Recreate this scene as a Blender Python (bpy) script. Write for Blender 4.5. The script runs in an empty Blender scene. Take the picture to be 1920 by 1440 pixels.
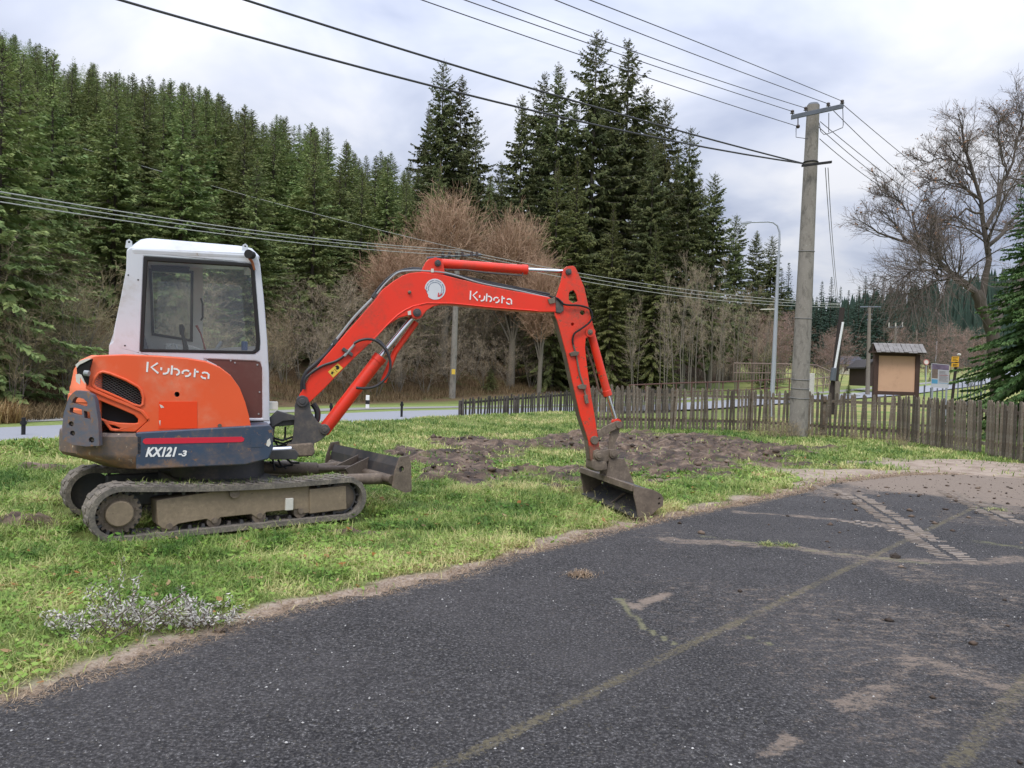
import bpy, bmesh, math, random
import numpy as np
from mathutils import Vector, Matrix
from mathutils.geometry import tessellate_polygon
R = math.radians
rng = np.random.default_rng(7)
random.seed(7)
scene = bpy.context.scene

# ---------------------------------------------------------------- camera, sky, sun, exposure
CAM_F, CAM_ROLL, CAM_H, HOR = 1442.0, R(1.8), 1.35, 703.0
cam = bpy.data.cameras.new('camera'); camo = bpy.data.objects.new('camera', cam)
scene.collection.objects.link(camo)
cam.sensor_width = 36.0; cam.lens = 36.0*CAM_F/1920.0
cam.clip_start = 0.05; cam.clip_end = 3000
camo.matrix_world = Matrix.Translation((0, 0, CAM_H)) @ Matrix.Rotation(R(90)-math.atan(17/CAM_F), 4, 'X') @ Matrix.Rotation(CAM_ROLL, 4, 'Z')
scene.camera = camo
scene.render.resolution_x, scene.render.resolution_y = 1024, 768
scene.view_settings.view_transform = 'Standard'
scene.view_settings.look = 'None'
scene.view_settings.exposure = 0.2
scene.view_settings.gamma = 1
scene.view_settings.use_curve_mapping = False
scene.render.engine = 'CYCLES'
try:
    scene.cycles.use_denoising = True
    scene.cycles.denoiser = 'OPENIMAGEDENOISE'
    scene.cycles.denoising_input_passes = 'RGB_ALBEDO_NORMAL'
except Exception:
    pass
scene.cycles.max_bounces = 6
scene.cycles.transparent_max_bounces = 12
SUN_EL, SUN_AZ = R(52), R(200)

world = bpy.data.worlds.new('World'); scene.world = world; world.use_nodes = True
nt = world.node_tree; nt.nodes.clear()
def wn(t, **k):
    n = nt.nodes.new(t)
    for a, b in k.items(): setattr(n, a, b)
    return n
wout = wn('ShaderNodeOutputWorld'); bg = wn('ShaderNodeBackground'); bg2 = wn('ShaderNodeBackground')
sky = wn('ShaderNodeTexSky', sky_type='NISHITA'); sky.sun_disc = False
sky.sun_elevation = SUN_EL; sky.sun_rotation = SUN_AZ; sky.air_density = 1.2; sky.dust_density = 2.0
bg.inputs['Strength'].default_value = 0.09
nt.links.new(sky.outputs[0], bg.inputs['Color'])
# closed cloud deck: CIE overcast brightening towards the zenith, broken by soft noise
tc = wn('ShaderNodeTexCoord'); sep = wn('ShaderNodeSeparateXYZ'); nt.links.new(tc.outputs['Generated'], sep.inputs[0])
def wm(op, a, b=None, c=None, clamp=False):
    n = wn('ShaderNodeMath', operation=op); n.use_clamp = clamp
    for i, v in enumerate((a, b, c)):
        if v is None: continue
        if isinstance(v, (int, float)): n.inputs[i].default_value = v
        else: nt.links.new(v, n.inputs[i])
    return n.outputs[0]
zc = wm('MAXIMUM', sep.outputs['Z'], 0.0)
grad = wm('MULTIPLY_ADD', wm('POWER', zc, 1.7), 2.1, 0.66)
comb = wn('ShaderNodeCombineXYZ')
den = wm('ADD', zc, 0.22)
nt.links.new(wm('DIVIDE', sep.outputs['X'], den), comb.inputs[0]); nt.links.new(wm('DIVIDE', sep.outputs['Y'], den), comb.inputs[1])
n1 = wn('ShaderNodeTexNoise'); n1.inputs['Scale'].default_value = 1.7; n1.inputs['Detail'].default_value = 5; n1.inputs['Roughness'].default_value = 0.5; n1.inputs['Distortion'].default_value = 0.35
nt.links.new(comb.outputs[0], n1.inputs['Vector'])
cr = wn('ShaderNodeValToRGB'); nt.links.new(n1.outputs['Fac'], cr.inputs[0])
cr.color_ramp.elements[0].position = 0.36; cr.color_ramp.elements[0].color = (0.50, 0.56, 0.74, 1)
cr.color_ramp.elements[1].position = 0.64; cr.color_ramp.elements[1].color = (0.98, 0.99, 1.05, 1)
e = cr.color_ramp.elements.new(0.50); e.color = (0.72, 0.77, 0.92, 1)
nt.links.new(cr.outputs[0], bg2.inputs['Color']); nt.links.new(grad, bg2.inputs['Strength'])
mixw = wn('ShaderNodeMixShader'); mixw.inputs[0].default_value = 0.9
nt.links.new(bg.outputs[0], mixw.inputs[1]); nt.links.new(bg2.outputs[0], mixw.inputs[2]); nt.links.new(mixw.outputs[0], wout.inputs[0])

sl = bpy.data.lights.new('sun', 'SUN'); sl.energy = 1.5; sl.angle = R(18); sl.color = (1.0, 0.94, 0.85)
so = bpy.data.objects.new('sun', sl); scene.collection.objects.link(so)
so.rotation_euler = (R(90)-SUN_EL, 0, R(180)-SUN_AZ+R(0))

# ---------------------------------------------------------------- picture geometry helpers (photo pixels -> places in the world)
CR, SR = math.cos(CAM_ROLL), math.sin(CAM_ROLL)
def lv(px, py):
    dx, dy = px-960.0, HOR-py
    return (dx*CR-dy*SR)/CAM_F, (dx*SR+dy*CR)/CAM_F
def G(px, py, z=0.0):
    a, b = lv(px, py); d = (z-CAM_H)/b
    return a*d, d
def D(px, py, d):
    a, b = lv(px, py)
    return Vector((a*d, d, CAM_H+b*d))
def PXN(x, y):
    return np.asarray(x)/np.maximum(np.asarray(y), 0.5)
class Fr:
    def __init__(s, o, yaw):
        s.o = o; s.c, s.s = math.cos(R(yaw)), math.sin(R(yaw)); s.yaw = R(yaw)
    def P(s, px, py, v=0.0):
        a, b = lv(px, py); ox, oy = s.o[0]-v*s.s, s.o[1]+v*s.c
        t = s.s/s.c; d = (oy-t*ox)/(1-t*a)
        return (a*d-ox)/s.c, CAM_H+b*d
    def W(s, x, v, z):
        return Vector((s.o[0]+x*s.c-v*s.s, s.o[1]+x*s.s+v*s.c, z))
    def PW(s, px, py, v=0.0):
        q = s.P(px, py, v); return s.W(q[0], v, q[1])

# ---------------------------------------------------------------- numpy noise
def _hash(i, j, seed):
    n = (i.astype(np.int64)*374761393 + j.astype(np.int64)*668265263 + seed*982451653) & 0xffffffff
    n = ((n ^ (n >> 13))*1274126177) & 0xffffffff
    return ((n ^ (n >> 16)) & 0xffff)/65535.0
def vnoise(x, y, seed=0):
    xi, yi = np.floor(x), np.floor(y); fx, fy = x-xi, y-yi
    fx = fx*fx*(3-2*fx); fy = fy*fy*(3-2*fy)
    a = _hash(xi, yi, seed); b = _hash(xi+1, yi, seed); c = _hash(xi, yi+1, seed); d = _hash(xi+1, yi+1, seed)
    return (a*(1-fx)+b*fx)*(1-fy)+(c*(1-fx)+d*fx)*fy
def fbm(x, y, oct=4, seed=0):
    s = 0; a = 0.5; t = 0
    for k in range(oct):
        s = s+a*vnoise(x*2**k+17.3*k, y*2**k+5.1*k, seed+k); t += a; a *= 0.5
    return s/t
def sstep(e0, e1, x):
    t = np.clip((np.asarray(x, dtype=float)-e0)/(e1-e0), 0, 1); return t*t*(3-2*t)

# ---------------------------------------------------------------- mesh building
COL = scene.collection
def org(o):
    v = Vector((0, 0, 0))
    while o is not None:
        v += o.location; o = o.parent
    return v
def setp(o, label=None, cat=None, group=None, kind=None):
    if label: o['label'] = label
    if cat: o['category'] = cat
    if group: o['group'] = group
    if kind: o['kind'] = kind
    return o
def empty(name, loc, label=None, cat=None, group=None, rz=0):
    o = bpy.data.objects.new(name, None); COL.objects.link(o); o.location = loc; o.rotation_euler = (0, 0, rz)
    o.empty_display_size = 0.2
    return setp(o, label, cat, group)
class MB:
    def __init__(s): s.v = []; s.f = []
    def add(s, vs, fs):
        n = len(s.v); s.v += [tuple(x) for x in vs]; s.f += [tuple(i+n for i in f) for f in fs]; return s
    def box(s, a, b):
        (x0, y0, z0), (x1, y1, z1) = a, b
        return s.hexa([(x0,y0,z0),(x1,y0,z0),(x1,y1,z0),(x0,y1,z0),(x0,y0,z1),(x1,y0,z1),(x1,y1,z1),(x0,y1,z1)])
    def hexa(s, p):
        return s.add(p, [(0,3,2,1),(4,5,6,7),(0,1,5,4),(1,2,6,5),(2,3,7,6),(3,0,4,7)])
    def fbox(s, F, a, b):
        (x0, y0, z0), (x1, y1, z1) = a, b
        return s.hexa([F.W(x, y, z) for (x, y, z) in [(x0,y0,z0),(x1,y0,z0),(x1,y1,z0),(x0,y1,z0),(x0,y0,z1),(x1,y0,z1),(x1,y1,z1),(x0,y1,z1)]])
    def cyl(s, p0, p1, r0, r1=None, n=16, caps=True):
        p0, p1 = Vector(p0), Vector(p1); r1 = r0 if r1 is None else r1
        d = (p1-p0).normalized(); a = d.orthogonal().normalized(); b = d.cross(a)
        vs = []
        for p, r in ((p0, r0), (p1, r1)):
            for k in range(n):
                t = 2*math.pi*k/n; vs.append(p+(a*math.cos(t)+b*math.sin(t))*r)
        fs = [(k, (k+1) % n, n+(k+1) % n, n+k) for k in range(n)]
        if caps: fs += [tuple(reversed(range(n))), tuple(range(n, 2*n))]
        return s.add(vs, fs)
    def tube(s, pts, r, n=8, caps=True):
        pts = [Vector(p) for p in pts]; m = len(pts); rr = r if isinstance(r, (list, tuple)) else [r]*m
        d0 = (pts[1]-pts[0]).normalized(); a = d0.orthogonal().normalized(); vs = []
        for i, p in enumerate(pts):
            d = (pts[min(i+1, m-1)]-pts[max(i-1, 0)]).normalized()
            a = (a-d*a.dot(d)).normalized(); b = d.cross(a)
            for k in range(n):
                t = 2*math.pi*k/n; vs.append(p+(a*math.cos(t)+b*math.sin(t))*rr[i])
        fs = [(i*n+k, i*n+(k+1) % n, (i+1)*n+(k+1) % n, (i+1)*n+k) for i in range(m-1) for k in range(n)]
        if caps: fs += [tuple(reversed(range(n))), tuple(range((m-1)*n, m*n))]
        return s.add(vs, fs)
    def loft(s, rings, closed=True, caps=True):
        n = len(rings[0]); vs = [p for r in rings for p in r]
        fs = [(i*n+k, i*n+(k+1) % n, (i+1)*n+(k+1) % n, (i+1)*n+k) for i in range(len(rings)-1) for k in range(n if closed else n-1)]
        if caps: fs += [tuple(reversed(range(n))), tuple(range((len(rings)-1)*n, len(rings)*n))]
        return s.add(vs, fs)
    def extr(s, loop, off, holes=()):
        """flat loop (3-D points) with holes, extruded by off"""
        off = Vector(off); loops = [[Vector(p) for p in l] for l in [loop]+list(holes)]
        flat = [p for l in loops for p in l]
        if holes: tris = [tuple(t) for t in tessellate_polygon(loops)]
        else: tris = [tuple(range(len(loop)))]
        n = len(flat); vs = flat+[p+off for p in flat]
        fs = list(tris)+[tuple(reversed([i+n for i in t])) for t in tris]; b = 0
        for l in loops:
            m = len(l); fs += [(b+k, b+(k+1) % m, n+b+(k+1) % m, n+b+k) for k in range(m)]; b += m
        return s.add(vs, fs)
    def plate(s, F, px, v0, v1, holes=()):
        def loop(q): return [F.PW(x, y, v0) for x, y in q]
        return s.extr(loop(px), F.W(0, v1-v0, 0)-F.W(0, 0, 0), [loop(h) for h in holes])
    def szplate(s, F, sz, v0, v1, holes=()):
        return s.extr([F.W(a, v0, b) for a, b in sz], F.W(0, v1-v0, 0)-F.W(0, 0, 0), [[F.W(a, v0, b) for a, b in h] for h in holes])
    def sphere(s, c, r, nu=12, nv=8, sc=(1, 1, 1)):
        c = Vector(c); vs = []; fs = []
        for j in range(nv+1):
            ph = math.pi*j/nv
            for i in range(nu):
                th = 2*math.pi*i/nu
                vs.append(c+Vector((r*sc[0]*math.sin(ph)*math.cos(th), r*sc[1]*math.sin(ph)*math.sin(th), r*sc[2]*math.cos(ph))))
        for j in range(nv):
            for i in range(nu): fs.append((j*nu+i, (j+1)*nu+i, (j+1)*nu+(i+1) % nu, j*nu+(i+1) % nu))
        return s.add(vs, fs)
    def build(s, name, mat, parent=None, smooth=False, bevel=0, segs=2, local=False):
        o_ = Vector((0, 0, 0)) if (parent is None or local) else org(parent)
        me = bpy.data.meshes.new(name)
        me.from_pydata([(v[0]-o_.x, v[1]-o_.y, v[2]-o_.z) for v in s.v], [], s.f)
        me.materials.append(mat)
        bm = bmesh.new(); bm.from_mesh(me); bmesh.ops.remove_doubles(bm, verts=bm.verts, dist=1e-5)
        bmesh.ops.recalc_face_normals(bm, faces=bm.faces)
        for f in bm.faces: f.smooth = bool(smooth)
        if smooth:
            for ed in bm.edges:
                if len(ed.link_faces) == 2 and ed.calc_face_angle(0) > R(38): ed.smooth = False
        bm.to_mesh(me); bm.free()
        o = bpy.data.objects.new(name, me); COL.objects.link(o)
        if parent is not None: o.parent = parent
        if bevel:
            m = o.modifiers.new('bevel', 'BEVEL'); m.width = bevel; m.segments = segs; m.limit_method = 'ANGLE'; m.angle_limit = R(35)
            m.harden_normals = False
            for p in me.polygons: p.use_smooth = True
            m2 = o.modifiers.new('wn', 'WEIGHTED_NORMAL'); m2.keep_sharp = True
        return o
def np_mesh(name, V, F, mat, parent=None, smooth=False, attrs=None, mats=None):
    """V (n,3); F (m,k) int array with k 3 or 4, or list of such arrays"""
    Fs = F if isinstance(F, list) else [F]
    me = bpy.data.meshes.new(name)
    nl = sum(f.size for f in Fs); nf = sum(len(f) for f in Fs)
    me.vertices.add(len(V)); me.vertices.foreach_set('co', np.ascontiguousarray(V, dtype=np.float32).ravel())
    me.loops.add(nl); me.polygons.add(nf)
    me.loops.foreach_set('vertex_index', np.concatenate([f.ravel() for f in Fs]).astype(np.int32))
    tot = np.concatenate([np.full(len(f), f.shape[1]) for f in Fs]).astype(np.int32)
    st = np.concatenate([[0], np.cumsum(tot)[:-1]]).astype(np.int32)
    me.polygons.foreach_set('loop_start', st)
    try: me.polygons.foreach_set('loop_total', tot)
    except Exception: pass
    if smooth: me.polygons.foreach_set('use_smooth', np.ones(nf, dtype=bool))
    me.update(calc_edges=True)
    for k, a in (attrs or {}).items():
        a = np.asarray(a, dtype=np.float32)
        if a.ndim == 1:
            at = me.attributes.new(k, 'FLOAT', 'POINT'); at.data.foreach_set('value', a)
        else:
            at = me.attributes.new(k, 'FLOAT_COLOR', 'POINT')
            if a.shape[1] == 3: a = np.concatenate([a, np.ones((len(a), 1), np.float32)], 1)
            at.data.foreach_set('color', a.ravel())
    me.materials.append(mat)
    o = bpy.data.objects.new(name, me); COL.objects.link(o)
    if parent is not None: o.parent = parent
    return o

# ---------------------------------------------------------------- materials
class NT:
    def __init__(s, name):
        s.m = bpy.data.materials.new(name); s.m.use_nodes = True; s.t = s.m.node_tree; s.t.nodes.clear()
        s.out = s.t.nodes.new('ShaderNodeOutputMaterial'); s.b = s.t.nodes.new('ShaderNodeBsdfPrincipled')
        s.t.links.new(s.b.outputs[0], s.out.inputs[0]); s._tc = None
    def n(s, t, **k):
        x = s.t.nodes.new(t)
        for a, b in k.items(): setattr(x, a, b)
        return x
    def l(s, a, b): s.t.links.new(a, b)
    def tc(s, w='Object'):
        if s._tc is None: s._tc = s.n('ShaderNodeTexCoord')
        return s._tc.outputs[w]
    def pos(s): return s.n('ShaderNodeNewGeometry').outputs['Position']
    def noise(s, scale, detail=4, rough=0.55, vec=None, dist=0.0, stretch=None, out='Fac'):
        x = s.n('ShaderNodeTexNoise'); x.inputs['Scale'].default_value = scale; x.inputs['Detail'].default_value = detail
        x.inputs['Roughness'].default_value = rough; x.inputs['Distortion'].default_value = dist
        v = vec if vec is not None else s.tc()
        if stretch:
            mp = s.n('ShaderNodeMapping'); mp.inputs['Scale'].default_value = stretch; s.l(v, mp.inputs[0]); v = mp.outputs[0]
        s.l(v, x.inputs['Vector']); return x.outputs[out]
    def ramp(s, fac, stops, interp='LINEAR'):
        x = s.n('ShaderNodeValToRGB'); x.color_ramp.interpolation = interp; s.l(fac, x.inputs[0]); el = x.color_ramp.elements
        def c(q): return (q, q, q, 1) if isinstance(q, (int, float)) else (*q, 1)
        el[0].position, el[0].color = stops[0][0], c(stops[0][1]); el[1].position, el[1].color = stops[-1][0], c(stops[-1][1])
        for p, q in stops[1:-1]:
            z = el.new(p); z.color = c(q)
        return x.outputs[0]
    def math(s, op, a, b=None, c=None, clamp=False):
        x = s.n('ShaderNodeMath', operation=op); x.use_clamp = clamp
        for i, v in enumerate((a, b, c)):
            if v is None: continue
            if isinstance(v, (int, float)): x.inputs[i].default_value = v
            else: s.l(v, x.inputs[i])
        return x.outputs[0]
    def mix(s, fac, a, b, mode='MIX'):
        x = s.n('ShaderNodeMix', data_type='RGBA', blend_type=mode)
        for i, v in ((0, fac), (6, a), (7, b)):
            if isinstance(v, (int, float)): x.inputs[i].default_value = v
            elif isinstance(v, tuple): x.inputs[i].default_value = (*v, 1)
            else: s.l(v, x.inputs[i])
        return x.outputs[2]
    def attr(s, name, out='Fac'):
        x = s.n('ShaderNodeAttribute'); x.attribute_name = name; return x.outputs[out]
    def bump(s, h, strength=0.3, dist=0.01):
        x = s.n('ShaderNodeBump'); x.inputs['Strength'].default_value = strength; x.inputs['Distance'].default_value = dist
        s.l(h, x.inputs['Height']); s.l(x.outputs[0], s.b.inputs['Normal'])
    def set(s, **k):
        for a, v in k.items():
            i = s.b.inputs[{'color': 'Base Color', 'rough': 'Roughness', 'metal': 'Metallic', 'spec': 'Specular IOR Level', 'trans': 'Transmission Weight'}[a]]
            if isinstance(v, (int, float)): i.default_value = v
            elif isinstance(v, tuple): i.default_value = (*v, 1)
            else: s.l(v, i)
        return s.m
def worn(name, base, rough=0.45, dirt=(0.16, 0.12, 0.085), amount=0.4, scale=3.0, chips=None, chip_amt=0.3, var=0.15, metal=0.0, low=None, bump=0.0):
    """painted / metal surface with grime, colour drift and chips; low=(z0,z1): mud splashed on the lowest part"""
    m = NT(name); col = m.mix(m.noise(scale*0.6, 3), tuple(c*(1-var) for c in base), tuple(min(1, c*(1+var)) for c in base))
    g = m.ramp(m.noise(scale, 8, 0.68, dist=0.3), [(0.62-amount*0.35, 0.0), (0.82-amount*0.25, 1.0)])
    g2 = m.ramp(m.noise(scale*9, 5, 0.7), [(0.35, 0.15), (0.75, 1.0)])
    fac = m.math('MULTIPLY', g, g2)
    if low:
        z = m.n('ShaderNodeSeparateXYZ'); m.l(m.pos(), z.inputs[0])
        lo = m.math('MULTIPLY_ADD', z.outputs[2], -1/(low[1]-low[0]), low[1]/(low[1]-low[0]), clamp=True)
        lo = m.math('ADD', lo, m.math('MULTIPLY_ADD', m.noise(scale*2.2, 6, 0.7), 1.6, -0.95))
        fac = m.math('MAXIMUM', fac, m.ramp(lo, [(0.25, 0.0), (0.6, 0.95)]))
    d2 = m.mix(m.noise(scale*5, 4), tuple(c*0.6 for c in dirt), tuple(c*1.5 for c in dirt))
    col = m.mix(fac, col, d2)
    r = m.math('MULTIPLY_ADD', fac, 0.4, rough, clamp=True)
    if chips:
        c = m.ramp(m.noise(scale*4.5, 9, 0.72, dist=0.6), [(0.70-chip_amt*0.22, 0.0), (0.715-chip_amt*0.22, 1.0)])
        col = m.mix(c, col, chips)
    m.set(color=col, rough=r, metal=metal)
    if bump: m.bump(m.noise(scale*14, 5), bump, 0.004)
    return m.m
def plain(name, c, rough=0.7, metal=0.0, var=0.2, scale=20, bump=0.0):
    m = NT(name); m.set(color=m.mix(m.noise(scale, 5), tuple(x*(1-var) for x in c), tuple(min(1, x*(1+var)) for x in c)), rough=rough, metal=metal)
    if bump: m.bump(m.noise(scale*3, 4), bump, 0.005)
    return m.m
# ================================================================ THE LIE OF THE LAND
FAR_EDGE = [(-24, -14), (-14, 6.5), (-9.5, 14.9), (-3.66, 25.4), (3.3, 33.8), (13.5, 45.5), (26.8, 60), (44, 80), (68, 110), (96, 150), (140, 215), (230, 350)]
FE = np.array(FAR_EDGE, dtype=float)
def q_road(x, y):
    """signed distance beyond the road's far edge (positive: forest side)"""
    x = np.asarray(x, dtype=float); y = np.asarray(y, dtype=float); best = np.full(x.shape, 1e9); sg = np.zeros(x.shape)
    for (ax, ay), (bx, by) in zip(FE[:-1], FE[1:]):
        ux, uy = bx-ax, by-ay; L = ux*ux+uy*uy
        t = np.clip(((x-ax)*ux+(y-ay)*uy)/L, 0, 1); dx, dy = x-ax-t*ux, y-ay-t*uy; d = np.hypot(dx, dy)
        s = np.sign(ux*(y-ay)-uy*(x-ax)); m = d < best
        best = np.where(m, d, best); sg = np.where(m, s, sg)
    return best*np.where(sg == 0, 1, sg)
def zv(y):
    return np.interp(y, [-1e3, 36, 60, 80, 110, 150, 220, 400], [0, 0, .73, 1.65, 2.95, 4.8, 7.5, 13])
def T(x, y):
    x = np.asarray(x, dtype=float); y = np.asarray(y, dtype=float)
    q = q_road(x, y); a = x/np.maximum(y, 3.0)
    q0 = np.interp(a, [-.6, -.3, 0, .3], [2.5, 4.5, 7.5, 12])
    sl = np.interp(a, [-1.2, -.66, -.4, -.2, 0, .2, .36, .6], [.36, .34, .27, .21, .16, .10, .03, .02])
    qq = np.maximum(q-q0, 0); h = sl*np.where(qq < 95, qq, 95+0.25*(qq-95))*sstep(0, 10, qq)
    h = h+np.where(qq > 0, (fbm(x*.08, y*.08, 3, 3)-.5)*1.2*sstep(0, 12, qq), 0)
    return zv(y)+h
def Tz(x, y): return float(T(np.array([x]), np.array([y]))[0])

# edge of the asphalt lot, traced along the photograph and laid on the ground
EDGE = [G(px, py) for px, py in [(-260, 1395), (0, 1322), (100, 1290), (230, 1248), (400, 1188), (560, 1138), (720, 1108), (850, 1080), (980, 1038), (1100, 1008), (1240, 975), (1400, 944), (1500, 922), (1545, 907), (1610, 899), (1700, 890), (1800, 890), (1920, 898), (2000, 903)]]
EDGE = [(-9, 0.9)]+EDGE+[(11, 9), (11, 0)]
ED = np.array(EDGE)
def dist_poly(x, y, P):
    x = np.asarray(x, dtype=float); y = np.asarray(y, dtype=float); best = np.full(x.shape, 1e9)
    for (ax, ay), (bx, by) in zip(P[:-1], P[1:]):
        ux, uy = bx-ax, by-ay; L = ux*ux+uy*uy+1e-9
        t = np.clip(((x-ax)*ux+(y-ay)*uy)/L, 0, 1); best = np.minimum(best, np.hypot(x-ax-t*ux, y-ay-t*uy))
    return best
def inside(x, y, P):
    x = np.asarray(x, dtype=float); y = np.asarray(y, dtype=float); r = np.zeros(x.shape, dtype=bool); n = len(P)
    for i in range(n):
        ax, ay = P[i]; bx, by = P[(i+1) % n]
        if ay == by: continue
        c = ((ay > y) != (by > y)) & (x < (bx-ax)*(y-ay)/(by-ay)+ax); r ^= c
    return r
LOT = EDGE+[(11, -6), (-12, -6), (-12, 0.9)]
def lot_d(x, y):
    """signed distance to the lot edge, negative on the asphalt"""
    d = dist_poly(x, y, ED); return np.where(inside(x, y, LOT), -d, d)
MUDP = [G(px, py) for px, py in [(752, 842), (830, 828), (960, 822), (1060, 816), (1200, 812), (1330, 818), (1430, 832), (1535, 842), (1500, 868), (1420, 876), (1330, 892), (1250, 905), (1150, 893), (1090, 893), (1060, 912), (960, 900), (880, 905), (790, 902), (755, 870)]]
MUDHOLE = [G(px, py) for px, py in [(955, 850), (1040, 838), (1095, 850), (1085, 880), (1000, 888), (940, 872)]]
def mudmask(x, y):
    d = dist_poly(x, y, MUDP+[MUDP[0]]); d = np.where(inside(x, y, MUDP), d, -d)
    dh = dist_poly(x, y, MUDHOLE+[MUDHOLE[0]]); dh = np.where(inside(x, y, MUDHOLE), -dh, dh)
    n = (fbm(x*1.1, y*1.1, 4, 11)-.5)*2.8+(fbm(x*4, y*6, 4, 12)-.5)*2.2
    m = sstep(-0.1, 0.3, np.minimum(d, dh*0.8)+n*0.75)
    for cx, cy, r in [(-1.28, 6.35, .38), (-5.6, 9.3, .5), (-3.05, 4.05, .22), (-3.9, 6.15, .35)]:
        m = np.maximum(m, sstep(1, .4, np.hypot((x-cx)/r, (y-cy)/(r*.7))+(n*.35)))
    return m
TRC, TRA = (-2.67, 7.05), R(37.5)
def pressed(x, y):
    """1 where the machine's weight presses the turf flat"""
    dx, dy = x-TRC[0], y-TRC[1]; s = dx*math.cos(TRA)+dy*math.sin(TRA); v = -dx*math.sin(TRA)+dy*math.cos(TRA); k = 0
    for c in (-.72, .6): k = np.maximum(k, sstep(.46, .3, np.abs(v-c))*sstep(1.4, 1.2, np.abs(s)))
    k = np.maximum(k, sstep(.28, .12, dist_poly(x, y, [(1.25, 7.4), (.85, 8.8)])))
    return k
def dirtmask(x, y):
    """sandy bare earth round the lot's far corner and in a strip along its edge"""
    d = lot_d(x, y)
    n = (fbm(x*2.3, y*2.3, 4, 21)-.5)*0.5
    strip = sstep(0.17, 0.02, d+n*1.0-0.014*y)*(d > -0.5)
    G1 = np.minimum(np.hypot((x-8.6)/3.0, (y-12.6)/2.3), np.hypot((x-5.6)/1.8, (y-11.4)/1.2))
    far = sstep(1.05, .7, G1+n*1.3)
    return np.clip(np.maximum(strip, far), 0, 1)

def groundmat():
    m = NT('soil_and_turf')
    p = m.pos(); mud = m.attr('mud'); dirt = m.attr('dirt'); field = m.attr('field')
    big = m.noise(0.9, 5, .6, vec=p); fine = m.noise(60, 6, .7, vec=p); mid = m.noise(9, 6, .65, vec=p)
    turf = m.mix(mid, (0.075, 0.11, 0.022), (0.19, 0.23, 0.06)); turf = m.mix(m.ramp(big, [(.45, 0.), (.7, .5)]), turf, (0.20, 0.19, 0.07))
    mudc = m.ramp(m.noise(3.5, 9, .75, vec=p, dist=.6), [(.36, (0.022, 0.014, 0.009)), (.48, (0.065, 0.040, 0.024)), (.57, (0.145, 0.098, 0.064)), (.72, (0.33, 0.25, 0.19))])
    sand = m.mix(fine, (0.22, 0.17, 0.13), (0.50, 0.41, 0.33)); sand = m.mix(m.ramp(m.noise(3.2, 7, .7, vec=p), [(.45, 0.), (.65, .8)]), sand, (0.17, 0.12, 0.085))
    leaf = m.ramp(m.noise(14, 8, .75, vec=p), [(.3, (0.035, 0.025, 0.015)), (.5, (0.11, 0.07, 0.035)), (.7, (0.22, 0.13, 0.06))])
    moss = m.mix(m.noise(4, 6, .7, vec=p), (0.05, 0.07, 0.02), (0.12, 0.13, 0.04)); leaf = m.mix(m.ramp(m.noise(1.1, 6, .7, vec=p), [(.5, 0.), (.62, .8)]), leaf, moss)
    fg = m.mix(m.ramp(m.noise(.22, 5, .6, vec=p, stretch=(1, 3, 1)), [(.4, 0.), (.6, 1.)]), (0.15, 0.24, 0.05), (0.38, 0.33, 0.12))
    fg = m.mix(m.math('MULTIPLY', fine, .5), fg, (0.08, 0.10, 0.03))
    c = m.mix(mud, turf, mudc); c = m.mix(dirt, c, sand); c = m.mix(m.attr('litter'), c, leaf); c = m.mix(field, c, fg)
    m.set(color=c, rough=m.math('MULTIPLY_ADD', mud, -0.33, .95), spec=.35)
    m.bump(m.math('ADD', fine, m.math('MULTIPLY', mid, 2.)), .6, .02)
    return m.m
GM = groundmat()
# near ground: one fine sheet from the camera to the road
nx, ny = 420, 500
xs = np.linspace(-12, 11.5, nx); ys = 1.2+(27.5-1.2)*(np.linspace(0, 1, ny)**1.25)
X, Y = np.meshgrid(xs, ys); X = X.ravel(); Y = Y.ravel()
mud = mudmask(X, Y); dirt = dirtmask(X, Y); qd = q_road(X, Y); ld = lot_d(X, Y)
und = (fbm(X*.7, Y*.7, 3, 5)-.5)*.09*sstep(.1, 1.2, ld)
lump = (fbm(X*1.6, Y*1.8, 3, 31)-.42)*.26+(np.abs(fbm(X*3.2, Y*6, 5, 33)-.5))*.26-.02
Z = und+mud*np.clip(lump, -.06, .26)-.006*(ld < 0.04)+.012*np.clip(dirt, 0, 1)*(ld > .05)*fbm(X*12, Y*12, 3, 8)
Z = Z-.045*pressed(X, Y); Z = Z*sstep(-2.4, -3.4, qd)+.13*np.exp(-((qd+3.9)/.9)**2)
def quads(nx, ny):
    i = np.arange(nx-1)[None, :]+np.arange(ny-1)[:, None]*nx; i = i.ravel()
    return np.stack([i, i+1, i+nx+1, i+nx], 1)
g = np_mesh('ground', np.stack([X, Y, Z], 1), quads(nx, ny), GM, smooth=True, attrs={'mud': mud, 'dirt': dirt, 'field': np.zeros(len(X)), 'litter': sstep(1.2, 3.0, qd-1.5)})
setp(g, 'grassy ground with churned mud beside the parking lot', None, kind='structure')
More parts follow.
